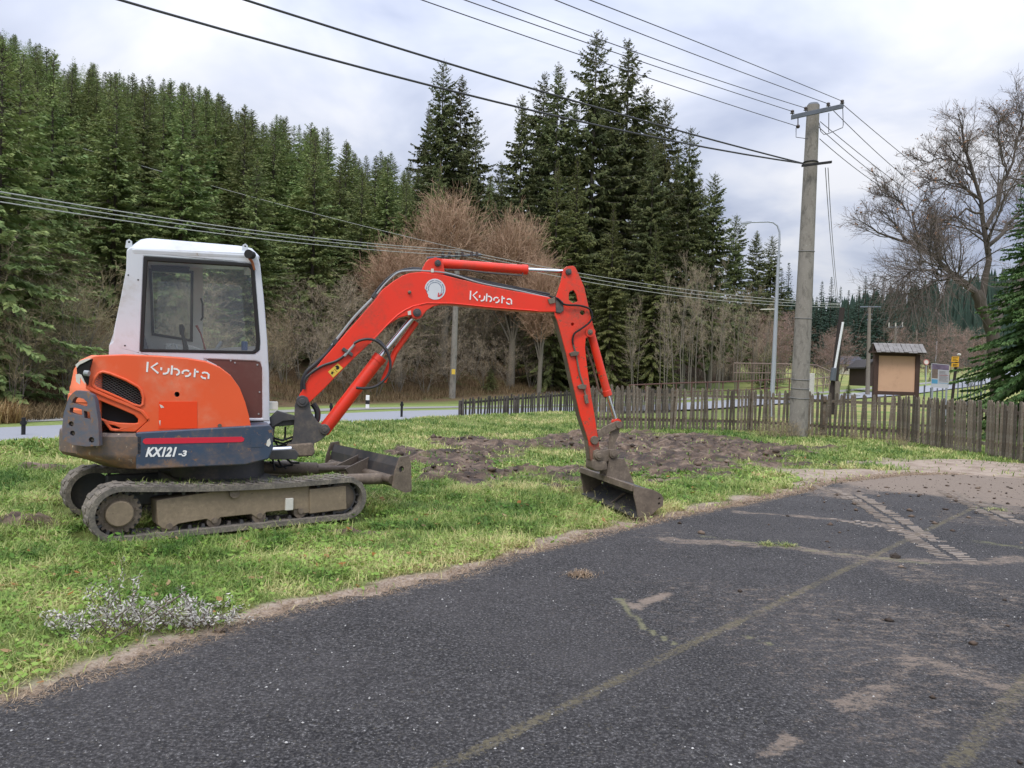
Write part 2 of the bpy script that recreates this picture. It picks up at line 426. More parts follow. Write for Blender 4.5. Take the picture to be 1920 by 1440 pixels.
# far terrain: valley floor and wooded slope
def graded(a, b, n0, n1, k):
    return None
xs = np.concatenate([-12-np.linspace(1, 0, 90)**1.6*210, np.linspace(-11.7, 11.5, 60), 11.6+np.linspace(0, 1, 110)**1.5*330])
ys = np.concatenate([np.linspace(-25, 1.2, 16), np.linspace(1.8, 60, 130), 60+np.linspace(0.01, 1, 80)**1.4*420])
X, Y = np.meshgrid(xs, ys); nx, ny = len(xs), len(ys); X = X.ravel(); Y = Y.ravel(); Z = T(X, Y)
nearm = (X > -12.05) & (X < 11.55) & (Y > 1.1) & (Y < 27.6) & (q_road(X, Y) < 6)
Z = Z-np.where(nearm, .35, .03)
qd = q_road(X, Y); q0 = np.interp(X/np.maximum(Y, 3), [-.6, -.3, 0, .3], [2.5, 4.5, 7.5, 14])
fieldm = sstep(.27, .33, X/np.maximum(Y, 3))*sstep(60, 40, qd)
lit = sstep(-1, 1.0, qd-q0)*(1-fieldm)
g = np_mesh('hillside_terrain', np.stack([X, Y, Z], 1), quads(nx, ny), GM, smooth=True, attrs={'mud': X*0, 'dirt': X*0, 'field': fieldm, 'litter': lit})
setp(g, 'valley floor rising to the wooded hillside', kind='structure')

# ---------------------------------------------------------------- asphalt lot
def asphaltmat():
    m = NT('old_asphalt'); p = m.pos()
    fine = m.noise(75, 5, .8, vec=p); mid = m.noise(38, 5, .7, vec=p); big = m.noise(.8, 6, .65, vec=p)
    c = m.ramp(fine, [(.36, (0.008, 0.008, 0.009)), (.49, (0.036, 0.035, 0.036)), (.59, (0.104, 0.100, 0.099)), (.70, (0.36, 0.355, 0.35))])
    c = m.mix(m.ramp(big, [(.38, 0.), (.7, .45)]), c, m.mix(fine, (0.055, 0.052, 0.055), (0.15, 0.14, 0.135)))
    v = m.n('ShaderNodeTexVoronoi'); v.inputs['Scale'].default_value = 60; m.l(p, v.inputs['Vector'])
    chip = m.ramp(v.outputs['Distance'], [(.10, 1.), (.2, 0.)])
    sp = m.n('ShaderNodeSeparateColor'); m.l(v.outputs['Color'], sp.inputs[0]); chip = m.math('MULTIPLY', chip, m.math('GREATER_THAN', sp.outputs[0], .84))
    c = m.mix(m.math('MULTIPLY', chip, .85), c, (0.42, 0.41, 0.39))
    # straight joints grown over with moss: distance to world lines
    s = m.n('ShaderNodeSeparateXYZ'); m.l(p, s.inputs[0])
    for (p0, p1, w) in JOINTS:
        d = np.array(p1)-np.array(p0); L = np.hypot(*d); nx_, ny_ = -d[1]/L, d[0]/L; off = nx_*p0[0]+ny_*p0[1]
        dd = m.math('ABSOLUTE', m.math('SUBTRACT', m.math('ADD', m.math('MULTIPLY', s.outputs[0], float(nx_)), m.math('MULTIPLY', s.outputs[1], float(ny_))), float(off)))
        dd = m.math('ADD', dd, m.math('MULTIPLY_ADD', mid, .05, -.025))
        k = m.ramp(m.math('MULTIPLY', dd, 1/w), [(.45, 1.), (1.0, 0.)]); k = m.math('MULTIPLY', k, m.ramp(m.noise(26, 5, .7, vec=p), [(.25, .25), (.6, .95)]))
        k = m.math('MULTIPLY', m.math('MULTIPLY', m.math('ADD', m.math('SUBTRACT', m.math('MULTIPLY', k, m.ramp(m.noise(2.2, 4, .6, vec=p), [(.35, .55), (.6, 1.)])), .8), m.ramp(m.noise(60, 6, .8, vec=p), [(.36, 0.), (.64, 1.)])), 1.8, clamp=True), .75); c = m.mix(k, c, m.mix(mid, (0.11, 0.095, 0.055), (0.22, 0.19, 0.12)))
    dz = m.math('ADD', m.math('MULTIPLY', m.ramp(m.noise(9, 10, .78, vec=p, stretch=(1, 1.8, 1)), [(.36, 0.), (.64, 1.)]), .6), m.math('MULTIPLY', m.ramp(m.noise(70, 4, .8, vec=p), [(.36, 0.), (.64, 1.)]), .4)); dn = m.math('MULTIPLY', m.math('MULTIPLY', m.math('ADD', m.math('SUBTRACT', m.math('MULTIPLY', m.attr('dirt'), .88), .92), dz), 2.6, clamp=True), .9)
    dcol = m.mix(m.noise(50, 5, .7, vec=p), (0.11, 0.082, 0.06), (0.38, 0.31, 0.25)); c = m.mix(dn, c, dcol)
    mn = m.math('MULTIPLY', m.math('MULTIPLY', m.math('ADD', m.math('SUBTRACT', m.attr('moss'), .95), dz), 2.6, clamp=True), .8)
    c = m.mix(mn, c, m.mix(fine, (0.11, 0.11, 0.05), (0.28, 0.27, 0.17)))
    m.set(color=c, rough=.93, spec=.22)
    m.bump(m.math('ADD', fine, m.math('MULTIPLY', chip, .6)), .9, .012)
    return m.m
JOINTS = [(G(835, 1440), G(1625, 1052), .042), (G(1795, 1440), G(1925, 1285), .055)]
nx, ny = 520, 420
xs = np.linspace(-9, 11, nx); ys = .4+(15.6-.4)*np.linspace(0, 1, ny)**1.3
X, Y = np.meshgrid(xs, ys); Xf, Yf = X.ravel(), Y.ravel()
ld = lot_d(Xf, Yf)+(fbm(Xf*3, Yf*3, 4, 41)-.5)*.22+(fbm(Xf*13, Yf*13, 4, 42)-.5)*.16
q = quads(nx, ny); cx = (ld[q].mean(1)); keep = cx < 0; q = q[keep]
Zf = .004+.003*np.clip(-ld/.1, 0, 1)+(fbm(Xf*.8, Yf*.8, 2, 43)-.5)*.012
def blob(pts, w, jit=1.0, seed=50):
    P = [G(*p) for p in pts]; d = dist_poly(Xf, Yf, P)
    return sstep(w, w*.25, d+(fbm(Xf*5, Yf*5, 3, seed)-.5)*w*1.1*jit)
d_edge = sstep(.35, 0, -ld)*.55
nn = fbm(Xf*1.2, Yf*1.2, 4, 61)
dirt = d_edge
far = sstep(1.25, .55, np.hypot((Xf-7.6)/4.2, (Yf-11.2)/2.5)+(nn-.5)*.9); dirt = np.maximum(dirt, far*1.15)
dirt = np.maximum(dirt, blob([(1560, 925), (1700, 905), (1920, 960)], .7)*.7)
dirt = np.maximum(dirt, blob([(1250, 1015), (1450, 1025), (1640, 1050), (1850, 1060), (1920, 1050)], .16, 1, 52)*.75)
dirt = np.maximum(dirt, blob([(1380, 962), (1560, 975), (1650, 985), (1740, 1010)], .13, 1, 53)*.75)
dirt = np.maximum(dirt, blob([(1650, 1050), (1780, 1090), (1920, 1130)], .5, 1, 54)*.5)
dirt = np.maximum(dirt, blob([(1600, 1330), (1700, 1270), (1720, 1240), (1870, 1290)], .10, 1, 55)*.75)
dirt = np.maximum(dirt, blob([(1440, 1420), (1490, 1395)], .07, 1, 56)*.9)
dirt = np.maximum(dirt, blob([(1170, 1130), (1190, 1140), (1250, 1117)], .10, 1, 57)*1.1)
dirt = np.maximum(dirt, blob([(1620, 1140), (1700, 1150), (1920, 1190)], .33, 1, 58)*.5)
dirt = np.maximum(dirt, sstep(.48, .70, fbm(Xf*.9, Yf*.9, 4, 71))*.5*sstep(-1.5, 2.5, Xf))
moss = blob([(1160, 1125), (1185, 1155), (1205, 1180), (1265, 1214)], .035, .8, 59)*1.0
moss = np.maximum(moss, blob([(1390, 1195), (1460, 1218)], .03, 1, 60)*.8)
moss = np.maximum(moss, blob([(1320, 1008), (1430, 1022), (1560, 1040), (1750, 1060)], .10, 1, 62)*.6)
moss = np.maximum(moss, blob([(1840, 1020), (1920, 1030)], .12, 1, 63)*.6)
used = np.unique(q); re = np.full(len(Xf), -1); re[used] = np.arange(len(used))
lot = np_mesh('asphalt_lot', np.stack([Xf, Yf, Zf], 1)[used], re[q], asphaltmat(), smooth=True, attrs={'dirt': dirt[used], 'moss': moss[used]})
setp(lot, 'dark worn asphalt of the parking lot with mossy joints', kind='structure')

# ---------------------------------------------------------------- country road, path and verges beyond
def offset_line(P, off):
    P = np.array(P, dtype=float); t = np.gradient(P, axis=0); t /= np.hypot(t[:, 0], t[:, 1])[:, None]
    return P+np.stack([-t[:, 1], t[:, 0]], 1)*off
def resample(P, n):
    P = np.array(P, dtype=float); d = np.concatenate([[0], np.cumsum(np.hypot(*np.diff(P, axis=0).T))]); s = np.linspace(0, d[-1], n)
    return np.stack([np.interp(s, d, P[:, 0]), np.interp(s, d, P[:, 1])], 1)
RC = resample(FE, 260)
def strip(name, o0, o1, dz, mat, label, rag=0.0, seed=0):
    a = offset_line(RC, o0); b = offset_line(RC, o1); n = len(a); k = 5; V = []
    for j in range(k):
        t = j/(k-1); p = a*(1-t)+b*t
        if rag and j in (0, k-1): p = p+np.stack([vnoise(p[:, 0]*1.3, p[:, 1]*1.3, seed)-.5]*2, 1)*rag
        z = zv(p[:, 1])+dz+(fbm(p[:, 0], p[:, 1], 2, seed)-.5)*.01
        V.append(np.stack([p[:, 0], p[:, 1], z], 1))
    V = np.concatenate(V); i = (np.arange(n-1)[None, :]+np.arange(k-1)[:, None]*n).ravel()
    return setp(np_mesh(name, V, np.stack([i, i+1, i+n+1, i+n], 1), mat, smooth=True), label, kind='structure')
m = NT('grey_road_asphalt'); p = m.pos()
m.set(color=m.mix(m.noise(30, 6, .7, vec=p), (0.19, 0.20, 0.22), (0.33, 0.34, 0.37)), rough=.8, spec=.5); ROADM = m.m
m = NT('path_gravel'); p = m.pos()
m.set(color=m.mix(m.noise(20, 6, .7, vec=p), (0.16, 0.16, 0.14), (0.33, 0.32, 0.30)), rough=.9); PATHM = m.m
m = NT('verge_grass'); p = m.pos()
m.set(color=m.mix(m.noise(6, 6, .7, vec=p), (0.10, 0.15, 0.03), (0.27, 0.32, 0.09)), rough=.95); m.bump(m.noise(40, 5, vec=p), .8, .03); VERGM = m.m
strip('road', -3.0, 0, .05, ROADM, 'pale grey country road passing behind the lawn')
strip('road_verge', -0.1, 3.6, .03, VERGM, 'strip of short grass between the road and the trees', .3, 4)
strip('footpath', 1.2, 2.2, .045, PATHM, 'narrow grey footpath beyond the road', .25, 5)

# ================================================================ GRASS
def grassmat(name, a, b, c, rough=.6):
    m = NT(name); h = m.attr('tint')
    col = m.ramp(h, [(0, a), (.55, b), (1, c)]); m.set(color=col, rough=rough, spec=.3)
    tr = m.n('ShaderNodeBsdfTranslucent'); m.l(col, tr.inputs[0]); mx = m.n('ShaderNodeMixShader'); mx.inputs[0].default_value = .3
    m.l(m.b.outputs[0], mx.inputs[1]); m.l(tr.outputs[0], mx.inputs[2]); m.l(mx.outputs[0], m.out.inputs[0]); return m.m
def grass_z(x, y):
    ld = lot_d(x, y); mud = mudmask(x, y)
    und = (fbm(x*.7, y*.7, 3, 5)-.5)*.09*sstep(.1, 1.2, ld)
    lump = (fbm(x*1.6, y*1.8, 3, 31)-.42)*.26+(np.abs(fbm(x*3.2, y*6, 5, 33)-.5))*.26-.02
    return und+mud*np.clip(lump, -.06, .26)+.13*np.exp(-((q_road(x, y)+3.9)/.9)**2)
def lawn_points(n, d0, d1, seed, power=1.5):
    r = np.random.default_rng(seed); out = []
    m = n*3
    u = r.random(m); k = 2-power+1e-9  # density ~ d^-power in depth with width ~ d
    d = (d0**k+u*(d1**k-d0**k))**(1/k); a = r.uniform(-.74, .72, m)
    x = a*(d+.6); y = d+r.normal(0, .02, m)
    qd = q_road(x, y); ld = lot_d(x, y)+(fbm(x*3, y*3, 4, 41)-.5)*.22
    mudm = mudmask(x, y); dm = dirtmask(x, y)
    prob = (1-np.clip(mudm*1.05, 0, .97))*(1-np.clip(dm*1.15, 0, .96))*(ld > .0)*(qd < -3.0)
    prob = prob*(1-.97*pressed(x, y))*(.22+.95*sstep(.36, .58, fbm(x*2.5, y*2.5, 4, 91)))
    # nothing grows under the machine's tracks or beyond the picket fence
    k = r.random(m) < prob
    x, y = x[k][:n], y[k][:n]
    return x, y, r
def tint_at(x, y, r):
    t = (fbm(x*.9, y*.9, 4, 101)-.5)*1.3+(fbm(x*5, y*5, 3, 102)-.5)*1.3+.46
    ed = sstep(.9, .1, lot_d(x, y)); return np.clip(t+r.normal(0, .16, len(x))+ed*.28, 0, 1)
def blades(x, y, z, r, L, W, lean):
    n = len(x); az = r.random(n)*6.283+fbm(x*1.5, y*1.5, 2, 77)*5; ln = L*(.45+r.random(n)*.9); w = W*(.6+.8*r.random(n))
    ls = lean*(.3+r.random(n)); dx, dy = np.cos(az), np.sin(az); sx, sy = -dy*w/2, dx*w/2
    b = np.stack([x, y, z-.005], 1); s = np.stack([sx, sy, 0*sx], 1)
    mid = b+np.stack([dx*ln*.35*np.sin(ls), dy*ln*.35*np.sin(ls), ln*.5*np.cos(ls*.6)], 1)
    tip = b+np.stack([dx*ln*np.sin(ls)*1.0, dy*ln*np.sin(ls), ln*.85*np.cos(ls)+.004], 1)
    V = np.stack([b-s, b+s, mid+s*.8, mid-s*.8, tip], 1).reshape(-1, 3); i = np.arange(n)*5
    return V, [np.stack([i, i+1, i+2, i+3], 1), np.stack([i+3, i+2, i+4], 1)], 5
GRM = grassmat('lawn_blades', (0.07, 0.15, 0.028), (0.29, 0.375, 0.10), (0.62, 0.56, 0.27))
def field_of(name, n, d0, d1, seed, L, W, lean, label, power=1.5):
    x, y, r = lawn_points(n, d0, d1, seed, power); z = grass_z(x, y); t = tint_at(x, y, r)
    d = np.hypot(x, y); sc = np.clip(d/4.5, .8, 2.6)**.6
    V, F, k = blades(x, y, z, r, L*sc*(.8+.5*fbm(x*2, y*2, 2, 88)), W*sc, lean)
    return setp(np_mesh(name, V, F, GRM, attrs={'tint': np.repeat(t, k)}), label, kind='stuff')
field_of('grass', 210000, 2.2, 10, 1, .075, .0050, 1.35, 'short mown green grass of the lawn round the excavator', 1.7)
field_of('distant_grass', 110000, 10, 27, 2, .055, .010, 1.3, 'short grass on the far part of the lawn', 1.2)
# low broad leaves: clover, dandelion, dropped leaves
def leaves(name, n, d0, d1, seed, size, mat, label, tmode=0, onlot=0.0):
    x, y, r = lawn_points(n, d0, d1, seed, 1.6); z = grass_z(x, y)+r.uniform(.008, .05, len(x)); m = len(x)
    if tmode == 0: t = np.clip(tint_at(x, y, r)*.8-.05, 0, 1)
    else: t = r.random(m)
    s = size*(.5+r.random(m))*np.clip(np.hypot(x, y)/5, .85, 2.)**.5; az = r.random(m)*6.283; til = r.normal(0, .55, m)
    u = np.stack([np.cos(az), np.sin(az), til*.6], 1); w = np.stack([-np.sin(az), np.cos(az), r.normal(0, .4, m)], 1)
    c = np.stack([x, y, z], 1); s = s[:, None]
    P = [c-u*s, c-w*s*.5-u*s*.2, c+u*s*.5-w*s*.42, c+u*s+np.array([0, 0, .004]), c+u*s*.5+w*s*.42, c+w*s*.5-u*s*.2]
    V = np.stack(P, 1).reshape(-1, 3); i = np.arange(m)*6
    F = np.stack([i, i+1, i+2, i+3, i+4, i+5], 1)
    return setp(np_mesh(name, V, F, mat, attrs={'tint': np.repeat(t, 6)}), label, kind='stuff')
CLM = grassmat('clover_leaves', (0.10, 0.22, 0.03), (0.28, 0.42, 0.08), (0.50, 0.58, 0.20))
leaves('clover_leaves', 42000, 2.2, 12, 5, .016, CLM, 'small broad weed leaves among the lawn grass')
DRM = grassmat('dry_leaves', (0.30, 0.12, 0.03), (0.36, 0.22, 0.10), (0.48, 0.36, 0.22), .8)
leaves('dry_leaves', 1600, 2.4, 14, 6, .019, DRM, 'brown fallen leaves scattered over the lawn', 1)
# ragged dry straw along the lot's edge
def edge_straw():
    r = np.random.default_rng(9); P = resample(ED[1:18], 4000); n = 21000
    p = P[r.integers(0, 4000, n)]; w = np.clip(.06+.016*p[:, 1], 0, .3)*(.3+1.6*fbm(p[:, 0]*1.2, p[:, 1]*1.2, 3, 19)); off = r.normal(0, 1, (n, 2))*w[:, None]*.6
    x, y = p[:, 0]+off[:, 0], p[:, 1]+off[:, 1]; k = (y > 1.8) & (y < 15.5) & (lot_d(x, y) > -.12); x, y = x[k], y[k]
    V, F, kk = blades(x, y, 0*x+.006, r, .05*np.clip(np.hypot(x, y)/5, .8, 2)**.5, .0028*np.clip(np.hypot(x, y)/4, .8, 2.2), 2.1); V[:, 2] = .008+(V[:, 2]-.008)*.35
    M = grassmat('straw', (0.17, 0.115, 0.07), (0.36, 0.26, 0.17), (0.55, 0.43, 0.30), .8)
    return setp(np_mesh('straw', V, F, M, attrs={'tint': np.repeat(r.random(len(x)), kk)}), 'dry straw and roots along the edge of the asphalt', kind='stuff')
edge_straw()
# mud clods and crumbs
def clods(name, pts, sizes, mat, label, seed=3, flat=.6):
    r = np.random.default_rng(seed); base = np.array([[1,0,0],[-1,0,0],[0,1,0],[0,-1,0],[0,0,1],[0,0,-1],[.62,.62,.4],[-.62,.62,.35],[.62,-.62,.3],[-.62,-.62,.45]], float)
    tri = np.array([[6,4,0],[6,2,4],[6,0,2],[7,4,2],[7,1,4],[7,2,1],[8,0,4],[8,4,3],[8,3,0],[9,4,1],[9,3,4],[9,1,3],[0,3,5],[3,1,5],[1,2,5],[2,0,5]])
    n = len(pts); B = base[None]*(1+r.normal(0, .22, (n, 10, 3))); B[:, :, 2] *= flat
    a = r.random(n)*6.283; ca, sa = np.cos(a)[:, None], np.sin(a)[:, None]
    Bx = B[:, :, 0]*ca-B[:, :, 1]*sa*.7; By = B[:, :, 0]*sa+B[:, :, 1]*ca*.7
    V = np.stack([Bx, By, B[:, :, 2]], 2)*sizes[:, None, None]+pts[:, None, :]
    F = (tri[None]+np.arange(n)[:, None, None]*10).reshape(-1, 3)
    return setp(np_mesh(name, V.reshape(-1, 3), F, mat, smooth=False, attrs={'tint': np.repeat(r.random(n), 10)}), label, kind='stuff')
m = NT('clod_mud'); m.set(color=m.ramp(m.attr('tint'), [(0, (0.03, 0.02, 0.013)), (.6, (0.09, 0.06, 0.04)), (1, (0.20, 0.15, 0.11))]), rough=.75); CLODM = m.m
r = np.random.default_rng(12); n = 16000
x = r.uniform(-2.5, 7.5, n); y = r.uniform(8.8, 18, n); k = (mudmask(x, y) > .5) & (r.random(n) < .6*sstep(.5, .62, fbm(x*2, y*2, 3, 201))); x, y = x[k], y[k]
clods('mud_clods', np.stack([x, y, grass_z(x, y)+.01], 1), .004+.09*r.random(len(x))**12+.011*r.random(len(x)), CLODM, 'clods of wet brown mud dug up by the excavator')
n = 2600; x = r.uniform(1.5, 9.5, n); y = 2.2+r.random(n)*12; k = (lot_d(x, y) < 0) & (r.random(n) < .15+.85*sstep(1.4, .4, np.hypot((x-7)/4.2, (y-10)/3.2))); x, y = x[k], y[k]
clods('mud_crumbs', np.stack([x, y, 0*x+.012], 1), .004+.035*r.random(len(x))**5+.006*r.random(len(x)), CLODM, 'crumbs of mud dropped on the asphalt', 4)
n = 5200; x = r.uniform(-4, 6, n); y = 1.7+r.random(n)**1.5*9; k = lot_d(x, y) < -.1; x, y = x[k], y[k]
m = NT('white_grit'); m.set(color=m.ramp(m.attr('tint'), [(0, (0.22, 0.21, 0.2)), (1, (0.62, 0.61, 0.58))]), rough=.7)
clods('white_grit', np.stack([x, y, 0*x+.010], 1), .0015+.006*r.random(len(x))**3, m.m, 'pale grit lying on the dark asphalt', 8)

# tyre prints of light mud: herringbone bars pressed out as thin low cakes
def tread(name, p0, p1, w, label, pitch=.068, skip=.12, seed=1):
    r = random.Random(seed); a = Vector((*G(*p0), 0)); b = Vector((*G(*p1), 0)); u = (b-a).normalized(); n = Vector((-u.y, u.x, 0)); L = (b-a).length; mb = MB(); s = 0
    while s < L:
        for sd in (-1, 1):
            if r.random() < skip: continue
            i0, i1 = .018+r.uniform(0, .015), w/2*r.uniform(.8, 1.05); sl = .55*(i1-i0)
            c = a+u*(s+(pitch/2 if sd > 0 else 0)); t = pitch*r.uniform(.10, .42); i1 *= 1-.35*r.random()**3
            q = [c+n*sd*i0, c+n*sd*i0+u*t, c+n*sd*i1+u*(t*.8-sl*.35), c+n*sd*i1+u*(-sl*.35)]
            z0, z1 = .006, r.uniform(.013, .018)
            mb.hexa([(p.x, p.y, z0) for p in q]+[(p.x*.999, p.y, z1) for p in q])
        s += pitch
    m_ = bpy.data.materials.get('print_mud')
    if not m_:
        m = NT('print_mud'); m.set(color=m.mix(m.noise(60, 5, vec=m.pos()), (0.17, 0.14, 0.115), (0.42, 0.36, 0.305)), rough=.9); m_ = m.m
    o = mb.build(name, m_); return setp(o, label, kind='stuff')
tread('tyre_print', (1598, 928), (1795, 1052), .34, 'pale mud tyre print crossing the asphalt', seed=1)
tread('tyre_print', (1775, 922), (1905, 985), .32, 'pale mud tyre print near the right edge', seed=2, skip=.2)
tread('tyre_print', (1520, 905), (1600, 940), .28, 'faint pale mud print near the lawn corner', seed=3, skip=.45)
tread('tyre_print', (1540, 968), (1700, 1002), .22, 'pale crossing mud print on the asphalt', seed=4, skip=.45)
# heaps of uprooted turf lying on the lot
def turf_heap(cx, cy, rad, n, label, seed):
    r = np.random.default_rng(seed); x = cx+r.normal(0, rad, n); y = cy+r.normal(0, rad*.8, n); h = np.exp(-((x-cx)**2+(y-cy)**2)/(rad*rad))*.03
    root = empty('turf_heap', (cx, cy, 0), label, 'turf')
    V, F, k = blades(x-cx, y-cy, h+.006, r, .07, .0035, 2.0); V[:, 2] = .008+(V[:, 2]-.008)*.6
    np_mesh('grass_blades', V, F, bpy.data.materials['straw'] if seed % 2 else GRM, root, attrs={'tint': np.repeat(r.random(n), k)})['kind'] = 'stuff'
    m = max(8, n//14); rr = np.random.default_rng(seed+1)
    o = clods('soil', np.stack([rr.normal(0, rad*.6, m), rr.normal(0, rad*.45, m), np.full(m, .012)], 1), .006+.016*rr.random(m), CLODM, None, seed)
    o.parent = root; 
for (px, py, rad, n, s, lab) in [(1090, 1082, .055, 260, 1, 'brown tuft of dug-up turf lying on the asphalt'), (1440, 1024, .045, 160, 2, 'left of two green grass tufts lying on the asphalt'), (1476, 1026, .045, 160, 4, 'right of two green grass tufts lying on the asphalt'), (1868, 958, .07, 140, 6, 'green grass tuft beside the muddy print at the right edge')]:
    x_, y_ = G(px, py); turf_heap(x_, y_, rad, n, lab, s)
for px, py, lab in [(1680, 1049, 'brown clod of mud on the asphalt beside the tyre print')]:
    x_, y_ = G(px, py); mb = MB(); mb.sphere((x_, y_, .02), .036, 7, 5, (1.2, .8, .7)); mb.v = [(a+random.uniform(-.008, .008), b+random.uniform(-.008, .008), c+random.uniform(-.006, .008)) for a, b, c in mb.v]; setp(mb.build('mud_clod', CLODM), lab, 'clod')
# ================================================================ EXCAVATOR
ORANGE = worn('hood_orange', (0.78, 0.105, 0.028), .42, dirt=(.62, .24, .14), amount=.42, scale=1.6, chips=(.62, .38, .28), chip_amt=.02, var=.16)
ORANGE2 = plain('patch_orange', (0.82, 0.055, 0.005), .4, var=.04)
FADED = worn('faded_orange', (0.82, 0.20, 0.09), .5, dirt=(.4, .2, .12), amount=.2, scale=3, var=.10)
RED = worn('boom_red', (0.80, 0.036, 0.013), .36, dirt=(.20, .06, .035), amount=.42, scale=2.6, chips=(.20, .07, .045), chip_amt=.22, var=.14)
REDLOW = worn('arm_red', (0.82, 0.04, 0.014), .34, dirt=(.16, .09, .06), amount=.55, scale=3.4, chips=(.22, .09, .05), chip_amt=.42, var=.14, low=(.45, 1.0))
WHITE = worn('cab_white', (0.56, 0.59, 0.64), .38, dirt=(.32, .28, .22), amount=.30, scale=2.0, chips=(.25, .15, .09), chip_amt=.07, var=.08)
NAVY = worn('navy_paint', (0.040, 0.062, 0.105), .42, dirt=(.20, .13, .085), amount=.42, scale=3.5, chips=(.20, .12, .08), chip_amt=.45, var=.3, low=(.42, .66))
RUSTY = worn('scraped_weight', (0.085, 0.080, 0.085), .55, dirt=(.30, .17, .09), amount=.75, scale=3.2, chips=(.50, .42, .32), chip_amt=.42, var=.3, low=(.35, .95))
GUARD = worn('guard_steel', (0.085, 0.11, 0.155), .5, dirt=(.22, .13, .08), amount=.75, scale=3.5, chips=(.22, .13, .08), chip_amt=.55, var=.3)
DARK = plain('black_rubber', (0.009, 0.009, 0.010), .75)
HOSE = plain('hose_black', (0.028, 0.028, 0.032), .45)
STEELD = worn('dark_cast_steel', (0.055, 0.055, 0.06), .5, dirt=(.20, .16, .12), amount=.45, scale=4, var=.3)
MUDSTEEL = worn('muddy_steel', (0.11, 0.085, 0.065), .65, dirt=(.27, .215, .16), amount=.75, scale=5, chips=(.06, .045, .035), chip_amt=.3, var=.3, bump=.5)
CHROME = NT('chrome_rod').m; CHROME.node_tree.nodes['Principled BSDF'].inputs['Metallic'].default_value = 1; CHROME.node_tree.nodes['Principled BSDF'].inputs['Roughness'].default_value = .16; CHROME.node_tree.nodes['Principled BSDF'].inputs['Base Color'].default_value = (.72, .72, .74, 1)
BROWNP = worn('brown_panel', (0.115, 0.04, 0.032), .4, dirt=(.14, .09, .07), amount=.3, scale=4, var=.2)
MUDM = plain('dried_mud', (0.25, 0.20, 0.15), .9, var=.45, scale=14, bump=.5)
TRACKM = worn('muddy_rubber', (0.085, 0.078, 0.07), .75, dirt=(.31, .27, .215), amount=.95, scale=6, var=.4, bump=.7)
FRAMEM = worn('muddy_track_frame', (0.20, 0.155, 0.105), .75, dirt=(.30, .235, .16), amount=.9, scale=4, chips=(.08, .065, .05), chip_amt=.25, var=.3, bump=.4)
GREY = plain('grey_plastic', (.30, .32, .33), .5)
PALE = plain('pale_plate', (.62, .60, .54), .6)
BEIGE = plain('cab_lining', (.50, .50, .46), .6, var=.12)
WHITEP = plain('white_lettering', (.80, .80, .80), .45, var=.03)
YEL = plain('yellow_label', (.72, .50, .07), .45, var=.05)
def glass(name, tint=(.93, .96, .95), dirt=.08):
    m = NT(name); t = m.n('ShaderNodeBsdfTransparent'); t.inputs[0].default_value = (*tint, 1)
    gl = m.n('ShaderNodeBsdfGlossy'); gl.inputs['Roughness'].default_value = .03; lw = m.n('ShaderNodeLayerWeight'); lw.inputs[0].default_value = .5; fr = m.math('MULTIPLY_ADD', m.math('POWER', lw.outputs['Facing'], 4.0), .7, .045)
    df = m.n('ShaderNodeBsdfDiffuse'); df.inputs[0].default_value = (.4, .42, .38, 1)
    a = m.n('ShaderNodeMixShader'); m.l(fr, a.inputs[0]); m.l(t.outputs[0], a.inputs[1]); m.l(gl.outputs[0], a.inputs[2])
    b = m.n('ShaderNodeMixShader'); m.l(m.math('MULTIPLY', m.noise(5, 6, .7), dirt*1.6), b.inputs[0]); m.l(a.outputs[0], b.inputs[1]); m.l(df.outputs[0], b.inputs[2]); m.l(b.outputs[0], m.out.inputs[0]); return m.m
GLASS = glass('cab_glass', (.96, .97, .97), .012); GLASSD = glass('door_glass', (.86, .90, .89), .08)

CX, CY_ = -2.67, 7.05
HF = Fr((CX, CY_), 22); TF = Fr((CX, CY_), 37.5)
_b = HF.W(.74, 0, 0); BF = Fr((_b.x, _b.y), 16)
EX = empty('mini_excavator', (CX, CY_, 0), 'orange mini excavator with white cab, red boom and muddy rubber tracks parked on the lawn', 'excavator')
def P_(mb, name, mat, parent=None, **k): return mb.build(name, mat, parent or EX, **k)

